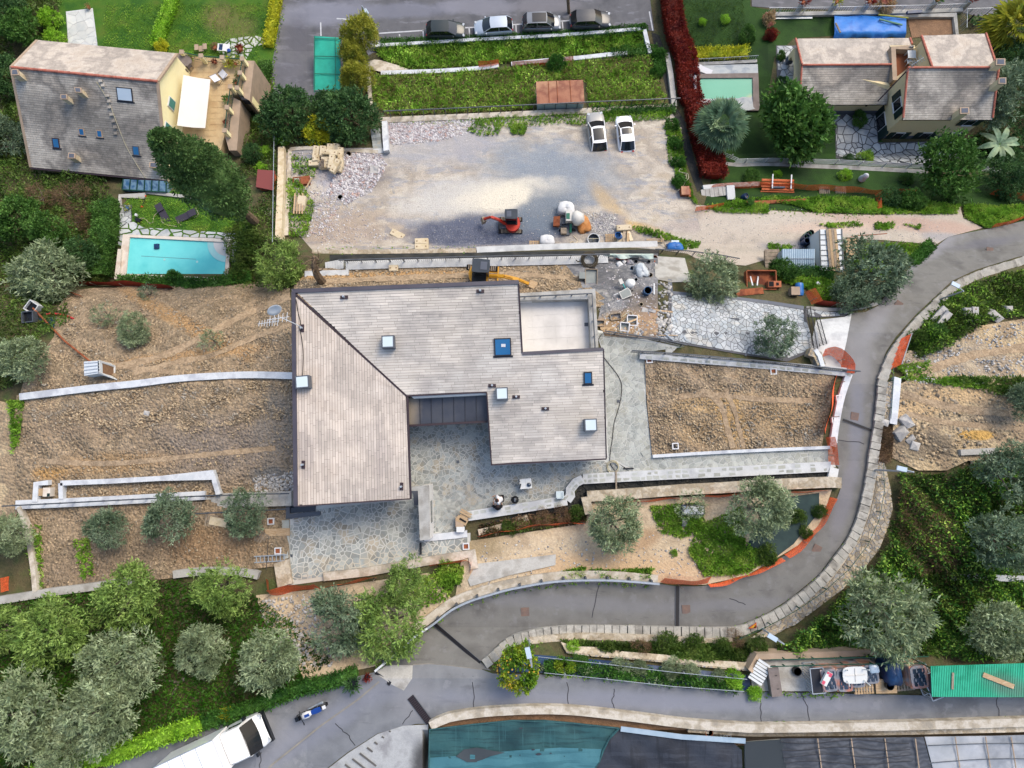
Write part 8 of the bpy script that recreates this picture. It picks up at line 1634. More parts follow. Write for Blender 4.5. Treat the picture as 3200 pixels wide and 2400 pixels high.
mb=MB();mb.bar(V(2159,1600,.35),V(2198,1600,.35),.6,.5);bt_=thing('bath_tub','white bath tub on the grass under the trench wall','bath tub',V(2160,1592));m_=MB();m_.prism([(-.75,-.35,.55),(.7,-.35,.55),(.78,-.2,.55),(.78,.2,.55),(.7,.35,.55),(-.75,.35,.55)],0);mk(m_,'shell','frame_grey',bt_);m_=MB();m_.prism([(-.66,-.24,.57),(.68,-.26,.57),(.72,.24,.57),(-.66,.28,.57)],.5);mk(m_,'rim','plastic_white',bt_)
furn('long wooden board bridging the dirt to the patio edge',870,1662,.03,'board','board',[('plank','wood_board',[((0,0,.2),(1.7,.5,.05))])])
ld=thing('ladder','aluminium ladder lying below the patio corner','ladder',V(846,1745,.15),.06);
for s in(-1,1):mb=MB();mb.box((0,s*.2,.05),(2.2,.06,.08));mk(mb,'rail','metal_galv',ld)
for k in range(8):mb=MB();mb.box((-.95+k*.27,0,.06),(.05,.36,.04));mk(mb,'rung','metal_galv',ld)
for x,y,a,lab in((662,1627,-.1,'grey slatted pallet on the lower terrace beside the yellow board'),(822,1682,-.55,'grey slatted pallet half under the board by the patio'),(614,1585,.0,'grey slatted pallet at the foot of the long steps')):pallet(lab,x,y,a,.9,.8,'wood_grey')
plank('yellowish shutter board on the slatted pallet of the lower terrace',(655,1626),(718,1638),.55,.24,'block_tan');plank('tan board sloping under the dark olive by the patio',(760,1645),(815,1668),.3,.2)
hose('dark cable crossing the terrace beside the patio box',[(834,1590),(838,1680),(832,1780)],.025,'cable',.2,'cable','cable');plank('dark steel bar standing out from the white wing wall',(1314,1695),(1315,1733),.14,.2,'metal_black',name='bar',cat='bar')
# worksite
mx=thing('concrete_mixer','large cream and green concrete mixer with rusty loading skip','mixer',V(1772,702,.06))
mb=MB();mb.box((.0,.1,.55),(1.0,.5,.3));mb.box((0,-.6,.5),(.3,1.0,.2));mk(mb,'chassis','metal_rail',mx);mb=MB();mb.prism([(-.2,-.1,1.4),(.35,-.1,1.4),(.35,.85,1.4),(-.2,.85,1.4)],.5);mk(mb,'hood','mixer_white',mx);mb=MB();mb.box((-.02,.3,1.42),(.3,.5,.03));mk(mb,'green_panel','green_paint',mx)
mb=MB();mb.lathe([(.2,-.45),(.6,-.15),(.66,.15),(.35,.65),(.3,.66)],(.7,.2,1.1),16,Matrix.Rotation(1.25,3,'Y'));mk(mb,'drum','mixer_white',mx,smooth=True);mb=MB();mb.prism([(-1.25,-.3,.6),(-.7,-.35,.85),(-.65,.5,.85),(-1.2,.55,.6)],.3);mk(mb,'loading_skip','rust',mx)
for y in(-.5,.5):mb=MB();mb.bar((-.7,y+.1,.9),(0,y,.6),.06);mk(mb,'skip_arm','metal_black',mx)
mb=MB();mb.bar((.25,-.2,.9),(.25,-.9,.6),.18);mk(mb,'drawbar','green_paint',mx);mb=MB();mb.box((-.35,-.8,.6),(.5,.5,.5));mk(mb,'engine_box','wood_grey',mx)
for x in(-.45,.45):wheel(mx,x,-.6,.28,.18)
sm_=thing('concrete_mixer','small mixer with white drum and teal yoke beside the wheelbarrow','mixer',V(1956,893,.08),.4);mb=MB();mb.lathe([(.12,-.32),(.36,-.1),(.38,.12),(.24,.38),(.22,.38)],(.12,-.1,.8),16,Matrix.Rotation(.6,3,'Y'));mk(mb,'drum','plastic_white',sm_,smooth=True)
mb=MB();mb.tube([(-.3,-.45,.8),(-.36,0,.85),(-.3,.45,.8)],.06,6);mk(mb,'yoke','teal_paint',sm_);mb=MB();mb.box((-.42,.3,.75),(.28,.4,.35));mk(mb,'motor','mixer_white',sm_);mb=MB()
for x,y in((-.4,-.4),(-.4,.4),(.4,-.35),(.4,.35)):mb.bar((x,y,0),(-.3,y*.9,.8),.05)
mk(mb,'stand','metal_rail',sm_);mb=MB();mb.tube([(-.55+.17*cos(a),-.6+.0*a,.5+.17*sin(a))for a in[k*PI/6 for k in range(13)]],.02,5);mk(mb,'hand_wheel','metal_white',sm_)
wbw=thing('wheelbarrow','wheelbarrow of grey slurry below the small mixer','wheelbarrow',V(1951,922,.08),.45);mb=MB();mb.prism([(-.4,-.3,.55),(.35,-.34,.55),(.45,0,.55),(.35,.34,.55),(-.4,.3,.55)],.25);mk(mb,'tray','mixer_white',wbw);mb=MB();mb.prism([(-.34,-.25,.56),(.32,-.28,.56),(.38,0,.56),(.32,.28,.56),(-.34,.25,.56)],.5);mk(mb,'slurry','slurry',wbw)
for s in(-1,1):mb=MB();mb.tube([(.4,s*.1,.2),(-.4,s*.25,.45),(-.85,s*.27,.6)],.025,5);mk(mb,'handle','metal_white',wbw)
wheel(wbw,.55,0,.18,.08)
tt=thing('mortar_trailer','trailer tub of wet mortar below the big hose coil','trailer',V(1845,872,.08),-.03);mb=MB()
for c,d in(((0,.62,.4),(.95,.05,.5)),((0,-.62,.4),(.95,.05,.5)),((-.45,0,.4),(.05,1.19,.5)),((.45,0,.4),(.05,1.19,.5))):mb.box(c,d)
mk(mb,'tub','wood_grey',tt);mb=MB();mb.box((0,0,.3),(.84,1.18,.3));mk(mb,'mortar','slurry',tt);mb=MB();mb.box((-.7,.1,.5),(.45,.5,.4));mk(mb,'engine','slurry',tt);mb=MB();mb.tube([(-.9,.05,.35),(-1.35,0,.3)],[.14,.04],7);mk(mb,'drawbar','wood_grey',tt)
for s in(-1,1):wheel(tt,.1,s*.75,.25,.15)
hose('big coil of dark delivery hose on the walkway end',[(1815,815),(1806,818),(1800,812)],.045,'hose_dark',1.0,coils=(1842,814,.66,7))
bucket('blue plastic barrel full of water on the worksite floor',2018,915,.3,.9,'barrel_blue','plinth','barrel','barrel');bucket('yellow bucket below the blue barrel',2002,953,.14,.3,'block_tan');bucket('grey round bucket left of the worksite props',1975,840,.17,.25,'barrel_blue','slurry');bucket('pale ring bucket near the hose coil',1897,808,.12,.3,'metal_galv');bucket('grey bucket by the film heap, upper',2026,820,.13,.3,'pipe_grey','slurry');bucket('black bucket by the film heap',1986,819,.14,.3,'pipe_grey');bucket('clear bucket at the foot of the film heap',1986,876,.14,.3,'metal_galv','slurry');bucket('pale pail right of the film heap',2031,862,.17,.3,'coping_tan','slurry')
blob_bag('heap of clear plastic film over sacks on the worksite',2002,853,.9,1.1,.7,.3,'film_clear','film_heap','film',wob=.32);blob_bag('torn white sack beside the red tub',1935,828,.45,.42,.25,.5,'film_white','sack','sack',wob=.3);blob_bag('brown and white sack below the red tub',1968,823,.5,.4,.3,.2,'wrap_grey','sack','sack',wob=.3);blob_bag('small white sack between the two props',1950,820,.28,.3,.2,.9,'film_white','sack','sack',wob=.3)
furn('red mortar tub under the pale tarp',1942,806,-.03,'mortar_tub','tub',[('wall','plastic_red',[((0,.22,.2),(.9,.04,.4)),((0,-.22,.2),(.9,.04,.4)),((-.43,0,.2),(.04,.4,.4)),((.43,0,.2),(.04,.4,.4))]),('floor','plastic_red',[((0,0,.1),(.82,.4,.06))])])
furn('grey brick pallet beside the round saw disc',2018,801,-.02,'block_stack','blocks',[('block','wood_grey',[((-.32+.16*i,-.12+.16*j,.15),(.14,.13,.3))for i in range(5)for j in range(2)])])
furn('grey slab standing between red tub and brick pallet',1980,806,0,'slab_stack','slabs',[('slab','concrete',[((0,.06*k-.1,.25),(.75,.05,.5))for k in range(4)])]);bucket('rusty disc at the end of the boundary pipe',2046,806,.2,.08,'rust','rust','disc','disc')
mb=MB();pts=[]
for i in range(13):pts.append([V(1886+i*13,y,z+.05*sin(i*1.9))for y,z in((793,1.5),(797,1.55),(806-4*sin(i),.9))])
grid(mb,pts);mk(mb,'tarp','tarp_pale',label='pale greenish tarp hung over the railing behind the red tub',cat='tarp')
plank('long rusty pipe laid along the edge of the worksite floor',(2046,815),(2046,1045),.09,.15,'rust',name='pipe',cat='pipe');plank('short steel tube beside the rusty pipe',(2044,886),(2044,920),.1,.25,'metal_white',name='tube',cat='tube');plank('pinkish straight edge board on the unfinished paving',(2042,968),(2102,975),.1,.2);plank('long silver straight edge on the paved yard',(2104,982),(2143,1062),.08,.2,'metal_galv',name='straight_edge',cat='straight edge');plank('short silver straight edge at the corner of the yard',(2078,1042),(2106,1064),.08,.2,'metal_galv',name='straight_edge',cat='straight edge');plank('thin white lath near the lower railing',(2058,1048),(2118,1048),.05,.2,'wood_board',name='lath',cat='lath')
for x,y,a,w,d,m,lab in((1922,992,.15,.75,.45,'wood_grey','grey trough of rubble below the worksite floor'),(1973,1004,-.05,.7,.72,'frame_white','white frame box holding boards, larger'),(1950,1024,-.08,.62,.6,'frame_white','white frame box holding boards, smaller'),(1873,1012,-.05,.62,.42,'coping_tan','pale frame beside the roof terrace')):
 furn(lab,x,y,a,'frame_box','box',[('side',m,[((0,d/2,.2),(w,.06,.4)),((0,-d/2,.2),(w,.06,.4)),((-w/2,0,.2),(.06,d-.06,.4)),((w/2,0,.2),(.06,d-.06,.4))]),('filling','slurry' if 'trough' not in lab else 'rock_grey',[((0,0,.08),(w-.08,d-.08,.1))])])
plank('short board across the larger white frame box',(1962,1008),(1992,996),.12,.55);plank('board lying along the foot of the roof terrace',(1876,1026),(1924,1024),.14,.2);plank('short board beside the pale frame',(1874,1019),(1890,1017),.3,.22);hose('loose loop of grey hose over the frame boxes',[(1945,990),(1958,980),(1974,972),(1978,985),(1960,995),(1940,1010),(1932,1030),(1945,1040)],.03,'hose',.3);hose('thin cable from the wheelbarrow to the boxes',[(1975,925),(1965,955),(1945,975),(1940,992)],.02,'cable',.12,'cable','cable')
furn('pile of broken paving slabs by the yellow bucket',2028,974,-.3,'slab_pile','slabs',[('slab','rock_grey',[((-.2,0,.06),(.7,.35,.08)),((.2,.1,.13),(.5,.22,.07)),((.1,-.35,.06),(.5,.3,.08))])])
blob_bag('white wrapped tank with two openings above the big mixer',1767,660,1.45,1.1,1.0,-.1,'film_white','wrapped_tank','tank',wob=.16);bucket('opening ring on top of the white wrapped tank',1752,649,.14,.12,'coping_tan',None,'lid_ring','ring',0,1.05)
blob_bag('white big bag on the gravel beside a half hidden pallet',1708,757,1.25,.85,.85,.0,'film_white',wob=.12);pallet('half hidden pallet left of the white big bag',1670,766,0,.9,.7,'wood_board',n=6);pallet('upright looking pallet against the plot wall, right of the round tank',1908,752,0,.95,1.1,'wood_board',n=6)
blob_bag('mound of orange sand beside the big mixer',1822,705,1.1,1.5,.5,.2,'pipe_orange','sand_heap','sand',wob=.22).children[0].data.materials[0]=mat('sand',[S(206,142,82),S(196,130,72),S(214,156,98)],1.5,fine=.15,bump=.02,bscale=14)
rtk=thing('round_tank','round dark tank with a pale rim and spoke by the plot wall','tank',V(1853,753,.06));mb=MB();mb.lathe([(.46,0),(.5,.5),(.46,.5),(.44,.1)],n=20);mk(mb,'shell','metal_rail',rtk);mb=MB();mb.tube([(.5*cos(a),.5*sin(a),.5)for a in[k*PI/12 for k in range(25)]],.035,5);mk(mb,'rim','metal_white',rtk);mb=MB();mb.bar((-.48,.06,.5),(.48,.06,.5),.04);mb.tube([(0,.06,.5),(0,-.05,.2)],.05,5);mk(mb,'spoke','hose',rtk)
hose('yellow hose loop by the wall below the big mixer',[(1790,735),(1800,745),(1806,752),(1796,762),(1784,765),(1782,757),(1792,755),(1796,766)],.03,'block_tan');bucket('tilted blue drum among the blocks by the plot wall',1937,742,.27,.8,'plastic_blue',None,'drum','drum',-.35,.3)
cblk('ballast block lying across beside the blue drum',1948,716,.05,1.3,.5,.5);cblk('ballast block under the tilted blue drum',1935,752,1.57,1.2,.5,.35);cblk('upper ballast block of the pair on the left plot wall',1319,758,.03);cblk('lower ballast block of the pair on the left plot wall',1319,775,.03);cblk('ballast block at the end of the pale walkway strip',1232,842,.02,.7,.5);cblk('flat pale slab lying in the middle of the gravel plot',1242,733,-.5,1.25,.6,.1)
for i,(a,b,w,m,lab)in enumerate((((1952,720),(1948,766),.25,'wood_grey','grey plank standing across the ballast block'),((1963,722),(1962,764),.22,'wood_board','brown plank right of the grey plank'),((1964,724),(1974,752),.28,'block_tan','yellowish oval board beside the brown plank'),((2020,752),(2075,750),.3,'wood_board','wide boards stacked along the plot wall'),((1990,760),(2060,748),.2,'wood_grey','long grey board beside the blue tarp'),((2064,736),(2082,772),.1,'wood_grey','thin post leaning over the boards'))):plank(lab,a,b,w,.3+.04*i,m)
blob_bag('blue tarp heap with a white box at the end of the plot wall',2106,776,1.3,.7,.6,0,'plastic_blue','tarp_heap','tarp',wob=.2);furn('white box standing on the blue tarp heap',2104,764,0,'box','box',[('body','dome_white',[((0,0,.6),(.65,.3,.3))])])
for i,(x,y,a,z,w)in enumerate(((991,478,1.45,.55,1.0),(1012,478,1.5,.55,1.0),(1034,470,1.5,.55,.9),(1052,468,1.4,.5,.8),(990,500,.1,.55,.6),(1066,478,1.5,.5,.7),(987,515,.05,.2,1.1),(1064,494,1.5,.4,.7),(1021,504,.1,.5,.8),(1016,522,.05,.3,.9),(1066,516,1.5,.3,.7),(1062,530,1.4,.2,.7))):cblk('ballast block number %s in the lower layer of the block stack'%NUM[i],x,y,a,w,.55,.5,z)
for x,y,a,lab in((1035,481,-.08,'ballast block lying across the top of the block stack'),(1038,510,1.45,'ballast block lying lengthwise on top of the block stack'),(1050,523,1.1,'yellowed ballast block aslant at the end of the block stack')):cblk(lab,x,y,a,1.3,.5,.45,1.15)
for k in range(4):plank('%s red brown strip on the block stack'%('first','second','third','fourth')[k],(1000+k*4,497),(999+k*4,523),.05,1.2,'gutter_brown',name='strip',cat='strip')
rb=furn('rusty iron box frame lying in the rubble yard',945,569,.1,'iron_rack','rack',[('bar','rust',[((-.75,0,.2),(.08,.8,.1)),((0,.4,.2),(1.5,.08,.1)),((0,-.4,.2),(1.5,.08,.1)),((-.15,0,.2),(.08,.8,.1))]),('tray','rust',[((.35,0,.2),(.8,.7,.3))])])
for k in range(8):plank('%s board of the lumber bundle by the timber kerb'%('first','second','third','fourth','fifth','sixth','seventh','eighth')[k],(922+k*4,604+(k%3)*6),(918+k*4.4,668-(k%2)*8),.12,.5+.03*(k%3),('wood_board','wood_grey')[k%2])
furn('tan box under the lumber bundle',946,640,-.1,'box','box',[('body','block_tan',[((0,0,.25),(.7,1.3,.5))])]);plank('loose plank across the rusty iron frame',(958,586),(974,556),.12,.45)
bucket('round pale slab on the rubble heap, upper',1090,482,.26,.12,'coping_tan','coping_tan','round_slab','slab');bucket('round pale slab on the rubble heap, lower',1064,618,.27,.12,'rock_grey','rock_grey','round_slab','slab');furn('square pale slab on the burnt rubble',1169,532,-.05,'slab','slab',[('body','rock_grey',[((0,0,.12),(.72,.72,.15))])])
ts=thing('tool_shed','small dark red playhouse roof behind the yellow block wall','playhouse',V(832,560));q=V(832,560,1.6);mb=MB(ts.location);mb.prism([q+Vc(p)for p in((-.9,-.7,0),(.5,-.9,-.3),(.6,.9,-.3),(-.8,.9,0))],q.z-.5);mk(mb,'roof','gutter_brown',ts).data.materials[0]=mat('red_roof',[S(140,74,72)]);mb=MB(ts.location);mb.box(q-Vc((.1,0,.95)),(1.2,1.5,1.3));mk(mb,'wall','pipe_orange',ts)
pg=thing('pipe_stack','stack of orange drain pipes strapped on a frame beside the track','pipe stack',V(2424,585,.2),-.03)
for k in range(9):mb=MB();y=-.55+.14*k;mb.tube([(-1.5+.06*(k%3),y,.3+.12*(k%2)),(1.55-.08*(k%2),y,.3+.12*(k%2))],.075,8);mb.c=[RR()]*len(mb.f);mk(mb,'pipe','pipe_orange',pg)
mb=MB();mb.tube([(-.6,-.25,.58),(.6,-.22,.58)],.1,8);mk(mb,'grey_pipe','pipe_grey',pg)
for x in(-.5,1.2):mb=MB();mb.bar((x-.05,-.35,.62),(x,.95,.66),.1);mk(mb,'cross_post','metal_white',pg)
for x,lab in((2575,'left grey pallet of planks standing by the verge'),(2625,'right grey pallet of planks standing by the verge')):pallet(lab,x,598,0,1.0,.8,'wood_grey',n=6)
bucket('dark bucket on the verge by the rubble strip',2320,617,.26,.5,'tarp_navy','coping_tan',tilt=.5);plank('long rusty beam along the verge above the track',(2330,634),(2520,626),.3,.2,'rust',name='beam',cat='beam');furn('rusty square box at the corner of the dirt track',2136,604,.03,'iron_box','box',[('body','rust',[((0,0,.35),(.7,.75,.7))]),('lid','rust_sheet',[((0,0,.72),(.72,.77,.04))])]);plank('rusty post beside the square iron box',(2154,590),(2156,615),.2,.5,'rust',name='post',cat='post')
hose('pale tangled hose over the creeper by the track',[(2133,530),(2126,527),(2121,535),(2135,540),(2148,542),(2152,556),(2138,570),(2134,552),(2146,545),(2136,580),(2118,596)],.03,'hose',.5)
st_=thing('statue','small white rounded statue on the verge below the cream house','statue',V(2690,562));mb=MB();mb.lathe([(.3,0),(.34,.3),(.22,.8),(.26,1.0),(.12,1.25),(.03,1.3)],n=10);mk(mb,'figure','concrete_white',st_,smooth=True)
for i,(x,y,m)in enumerate(((2520,738,'plastic_black'),(2525,752,'plastic_black'),(2527,765,'plastic_black'),(2507,750,'tarp_navy'),(2512,742,'green_paint'),(2508,762,'tarp_navy'))):bucket(('topmost black','middle black','lowest black','dark blue','dark green','navy')[i]+' gas drum beside the white cabin',x,y,.26,1.0,m,m,'drum','drum',h0=.1)
furn('open wooden crate deck right of the white cabin',2650,793,0,'platform','platform',[('board','wood_board',[((0,-1.0+.25*k,.7),(.95,.22,.05))for k in range(9)]),('edge','wood_grey',[((.5,0,.75),(.06,2.3,.12)),((0,1.15,.75),(1.0,.06,.12))]),('leg','wood_grey',legs(.9,2.2,.68,.09))]);furn('weathered timber deck left of the corrugated lean-to',2408,822,0,'platform','platform',[('board','wood_grey',[((0,-.9+.3*k,.4),(1.2,.27,.05))for k in range(7)]),('bearer','wood_grey',[((-.5,0,.2),(.1,2.0,.34)),((.5,0,.2),(.1,2.0,.34))])])
bucket('orange round tub at the corner of the lean-to',2421,801,.2,.35,'terracotta','terracotta','tub','tub',h0=.5);bl=thing('barrel','bright blue barrel lying by the orange net','barrel',V(2498,905,.35));mb=MB();mb.lathe([(.28,-.5),(.32,-.3),(.32,.3),(.28,.5)],n=14,M=Matrix.Rotation(PI/2,3,'X'));mk(mb,'shell','plastic_blue',bl,smooth=False);furn('grey tank box beside the bright blue barrel',2475,915,0,'box','box',[('body','wood_grey',[((0,0,.35),(.62,.6,.7))]),('lid','coping_tan',[((0,0,.72),(.66,.64,.04))])])
rtg=furn('rusty skip holding trestle legs below the olive tree',2372,880,0,'skip','skip',[('wall','rust',[((0,.75,.3),(2.3,.08,.6)),((0,-.75,.3),(2.3,.08,.6)),((-1.15,0,.3),(.08,1.42,.6)),((1.15,0,.3),(.08,1.42,.6))]),('floor','rust',[((0,0,.1),(2.2,1.4,.05))])])
for k in range(2):plank('white trestle leg in the rusty skip, '+('left' if k==0 else 'right'),(2345+k*24,864),(2352+k*14,892),.1,.7,'metal_white',name='trestle',cat='trestle')
furn('terracotta coloured planter box beside the rusty skip',2413,893,0,'planter','planter',[('body','terracotta',[((0,0,.3),(1.0,.5,.6))]),('hole','cloth_black',[((.2,0,.61),(.2,.22,.02)),((-.28,0,.61),(.36,.4,.02))])]);plank('rusty strip of sheet along the front of the skip',(2300,916),(2385,908),.5,.3,'rust',name='sheet',cat='sheet')
for k in range(2):plank('thin rusty barrier bar over the shrubs, '+('upper' if k else 'lower'),(2640,754)if not k else(2662,738),(2664,737)if not k else(2772,730),.06,.9,'rust',name='bar',cat='bar')
furn('dark plastic crate in the rough grass by the drive',2612,907,.05,'crate','crate',[('body','plastic_black',[((0,0,.2),(.36,.5,.4))])]);blob_bag('small white bag in the rough grass',2555,889,.3,.35,.2,.5,'film_white','sack','sack',wob=.3)
for x,y,a,lab in((3013,988,1.5,'pale concrete block on the right bank, left of the pair'),(3036,985,1.5,'pale concrete block on the right bank, right of the pair')):cblk(lab,x,y,a,1.1,.5,.5,.3,'rock_grey')
for x,y,a,lab in((2940,1003,.9,'long fallen slab on the right bank, lower'),(2926,987,.8,'long fallen slab on the right bank, upper')):furn(lab,x,y,a,'fallen_slab','slab',[('body','rock_grey',[((0,0,.3),(1.5,.5,.25))])])
for base,head,lab in(((2935,936,.3),(2986,890),'street lamp beside the upper lane coping'),((2735,1468,.3),(2818,1465),'street lamp outside the lane bend'),((2382,1964,.3),(2414,1992),'street lamp above the lane at the lower right'),((1654,2000,.3),(1651,2040),'street lamp over the orange tree'),((1156,92,.1),(1145,36),'lamp post with a square head on the car park')):
 b=V(*base);z=b.z+5.0
 z=min((b.z+.25*k for k in range(12,34)),key=lambda q:abs((VZ(*head,q)-b).xy.length-.9));tp=VZ(*head,z);t=thing('street_lamp',lab,'lamp',b,0,'street lamps');k_=Vc((b.x,b.y,z-.3));mb=MB(b);mb.tube([b,k_],[.07,.05],7);mb.tube([k_,tp],.035,6);mk(mb,'pole','metal_galv',t);d=(tp-k_);mb=MB(b);mb.box(tp,(.62,.28,.1),math.atan2(d.y,d.x));mk(mb,'lamp_head','glass_sky',t)
t=thing('utility_pole','dark leaning pole at the top of the car park','pole',V(1778,42));mb=MB(t.location);mb.tube([t.location,t.location+Vc((-.9,2.2,6))],.16,8);mk(mb,'shaft','bark',t)
sg_=thing('warning_sign','orange and yellow triangular roadworks sign on the lane kerb','sign',V(2352,1957,.5));o=sg_.location;a,b,c=V(2338,1964,.6),V(2364,1945,.8),V(2363,1964,.6);mb=MB(o);mb.prism([a,b,c],[p.z-.03 for p in(a,b,c)]);mk(mb,'board','sign_orange',sg_);cc=(a+b+c)/3;mb=MB(o);mb.prism([p.lerp(cc,.35)+Vc((0,0,.02))for p in(a,b,c)],[p.lerp(cc,.35).z for p in(a,b,c)]);mk(mb,'symbol_field','sign_yellow',sg_);mb=MB(o);mb.bar(cc+Vc((.08,-.03,.03)),cc+Vc((.1,.07,.04)),.05,.02);mb.bar(cc+Vc((.02,-.06,.03)),cc+Vc((.16,-.06,.03)),.04,.02);mk(mb,'symbol','cloth_black',sg_);mb=MB(o);mb.tube([cc,cc-Vc((-.1,-.1,.6))],.03,5);mk(mb,'post','metal_galv',sg_)
mb=MB();mb.tube([V(103,963,.6),V(200,1064,.5),V(285,1132,.6)],.07,7);mk(mb,'drain_pipe','rust',label='long orange brown pole between the two white boxes at the left',cat='pipe')
fr=thing('cabinet','white open fronted cabinet with its door ajar on the stony slope','cabinet',V(300,1160));o=fr.location;q=[VZ(262,1130,o.z+1.6),VZ(309,1127,o.z+1.6),VZ(311,1166,o.z+1.6),VZ(263,1174,o.z+1.6)];mb=MB(o);mb.prism(q,o.z);mk(mb,'body','panel_white',fr);e=[VZ(309,1128,o.z+1.55),VZ(358,1144,o.z+.1),VZ(358,1184,o.z+.1),VZ(311,1165,o.z+1.55)]
mb=MB(o);w=.1;cen=sum(e,Vc())/4
for i in range(4):mb.bar(e[i],e[(i+1)%4],.12,.1)
mk(mb,'front_frame','plastic_white',fr);mb=MB(o);mb.add([p+Vc((-.02,0,-.05))for p in e],[(0,1,2,3)]);mk(mb,'inside','mud',fr);mb=MB(o);mb.bar(VZ(314,1164,o.z+1.2),VZ(372,1187,o.z+.15),.06,.5);mk(mb,'door','plastic_white',fr)
for k in range(4):mb=MB(o);mb.bar(q[0].lerp(q[3],(k+.5)/4)+Vc((0,0,.02)),q[1].lerp(q[2],(k+.5)/4)+Vc((0,0,.02)),.05,.03);mk(mb,'roof_rib','metal_galv',fr)
for x,y,a,m,lab in((115,965,-.6,'concrete_pale','upper pale open box at the far end of the long pole'),(104,995,.1,'metal_rail','dark grey box under the far end of the long pole')):furn(lab,x,y,a,'box','box',[('side',m,[((0,.4,.35),(.85,.07,.7)),((0,-.4,.35),(.85,.07,.7)),((-.4,0,.35),(.07,.73,.7)),((.4,0,.35),(.07,.73,.7))]),('inside','plastic_black',[((0,0,.4),(.72,.72,.1))])])
sheet('black_sheet',[(120,995),(180,990),(240,1005),(235,1028),(150,1025)],'tarp_navy',.07);hose('red corrugated duct beside the black sheet',[(146,984),(160,980),(200,985),(230,996)],.09,'plastic_red',.2,'duct','duct')
# gardens
def lounger(label,x,y,a,m,z=.06):
 return furn(label,x,y,a,'sun_lounger','sun lounger',[('bed',m,[((.35,0,.3),(1.2,.6,.06))]),('backrest',m,[((-.55,0,.42),(.7,.6,.06))]),('leg','metal_black',legs(1.7,.56,.28))],z)
lounger('dark rattan lounger on the lawn, left one near the hoses',514,670,-1.05,'rattan');lounger('dark rattan lounger on the lawn, right one towards the cypress',588,678,-2.7,'rattan')
for x,y,z,lab,a in((680,257,4.0,'white folding deck chair on the tan roof terrace',.75),):
 c=yz(690,245,ZF+.05);t=thing('deck_chair',lab,'deck chair',c,a)
 for sx,zs in((-1,.55),(1,.3)):
  mb=MB();grid(mb,[[(sx*.1+sx*u*.6,w*.38,zs-.12+.25*abs(u)*(1 if sx<0 else.4)+.12*(w*w-1))for w in(-1,-.5,0,.5,1)]for u in(0,.5,1)]);mk(mb,'sling','fabric_white',t,smooth=True)
 for s in(-1,1):mb=MB();mb.tube([(-.8,s*.4,.75),(.75,s*.4,0)],.02,5);mb.tube([(-.6,s*.4,0),(.7,s*.4,.5)],.02,5);mk(mb,'frame','metal_rail',t)
c=yz(580,200,ZF+.02);t=thing('table','oval stone table on the roof terrace beside the gable','table',c,-.3);mb=MB();mb.prism([(.95*cos(k*PI/9),.6*sin(k*PI/9),.76)for k in range(18)],.7);mk(mb,'tabletop','coping_tan',t).data.materials[0]=MT['wood_deck'];mb=MB();mb.lathe([(.3,0),(.12,.2),(.12,.7)],n=10);mk(mb,'pedestal','wood_deck',t)
for i,(x,y)in enumerate(((597,215),(585,232))):c=yz(x,y,ZF+.02);t=thing('chair',('upper','lower')[i]+' wooden chair at the oval terrace table','chair',c,-.6);[mk(MB().box(q,d),n_,'wood_deck',t)for n_,q,d in[('seat',(0,0,.45),(.42,.42,.04)),('backrest',(.22,0,.7),(.04,.42,.45))]+[('leg',q,d)for q,d in legs(.42,.42,.43,.04)]]
furn('white garden table with blue books behind the terrace railing',708,161,-.08,'table','table',[('tabletop','plastic_white',[((0,0,.74),(1.25,.75,.05))]),('leg','metal_white',legs(1.2,.7,.72)),('runner','tarp_navy',[((-.28,0,.775),(.36,.62,.012))])]);blob_bag('blue clutter on the white garden table',716,159,.35,.35,.12,.3,'bike_blue','clutter','clutter',.85,.2)
furn('taupe curved lounge chair behind the terrace railing',633,157,.1,'lounge_chair','chair',[('seat','coping_tan',[((0,0,.3),(.5,.6,.06))]),('wing','coping_tan',[((-.42,.1,.45),(.4,.6,.06)),((.42,.1,.45),(.4,.6,.06))])])
def pot(label,c,m,r=.2,leaf=.3,n=70,potm='terracotta'):
 t=thing('potted_plant',label,'plant',c);mb=MB();mb.lathe([(r*.65,0),(r,r*1.4),(r*1.08,r*1.45),(r*.85,r*1.4)],n=10);mk(mb,'pot',potm,t);d=rdirs(n);d[:,2]=np.abs(d[:,2])*.8+.1;p=d*RNG.uniform(.3,1.0,(n,1))*leaf+np.array([0,0,r*1.5]);lm('foliage',np_mesh('foliage',*lq(p,d,leaf*.6,leaf*.2,RNG.random(n)),m),t);return t
for(c,m,lab)in POTS:pot(lab,c,m,.2,.5,160)
for x,y,m,lab,lf in((598,186,'leaf_lime','spiky light green potted plant on the roof terrace',.42),(674,197,'leaf_red','dark red potted flower in the middle of the terrace railing',.26),(718,200,'leaf_yellow','yellow green potted shrub at the terrace corner, left',.45),(738,202,'leaf_gold','bushy potted shrub at the terrace corner, right',.5),(748,238,'leaf_green','small green pot plant on the right terrace railing',.3),(740,262,'leaf_dark','small dark pot plant on the right terrace railing',.26),(715,315,'leaf_green','round green pot bush behind the lower terrace railing',.42),(708,385,'leaf_red','red flower pot behind the lower terrace railing',.22)):pot(lab,yz(x,y,ZF+.03),m,.16,lf,140)
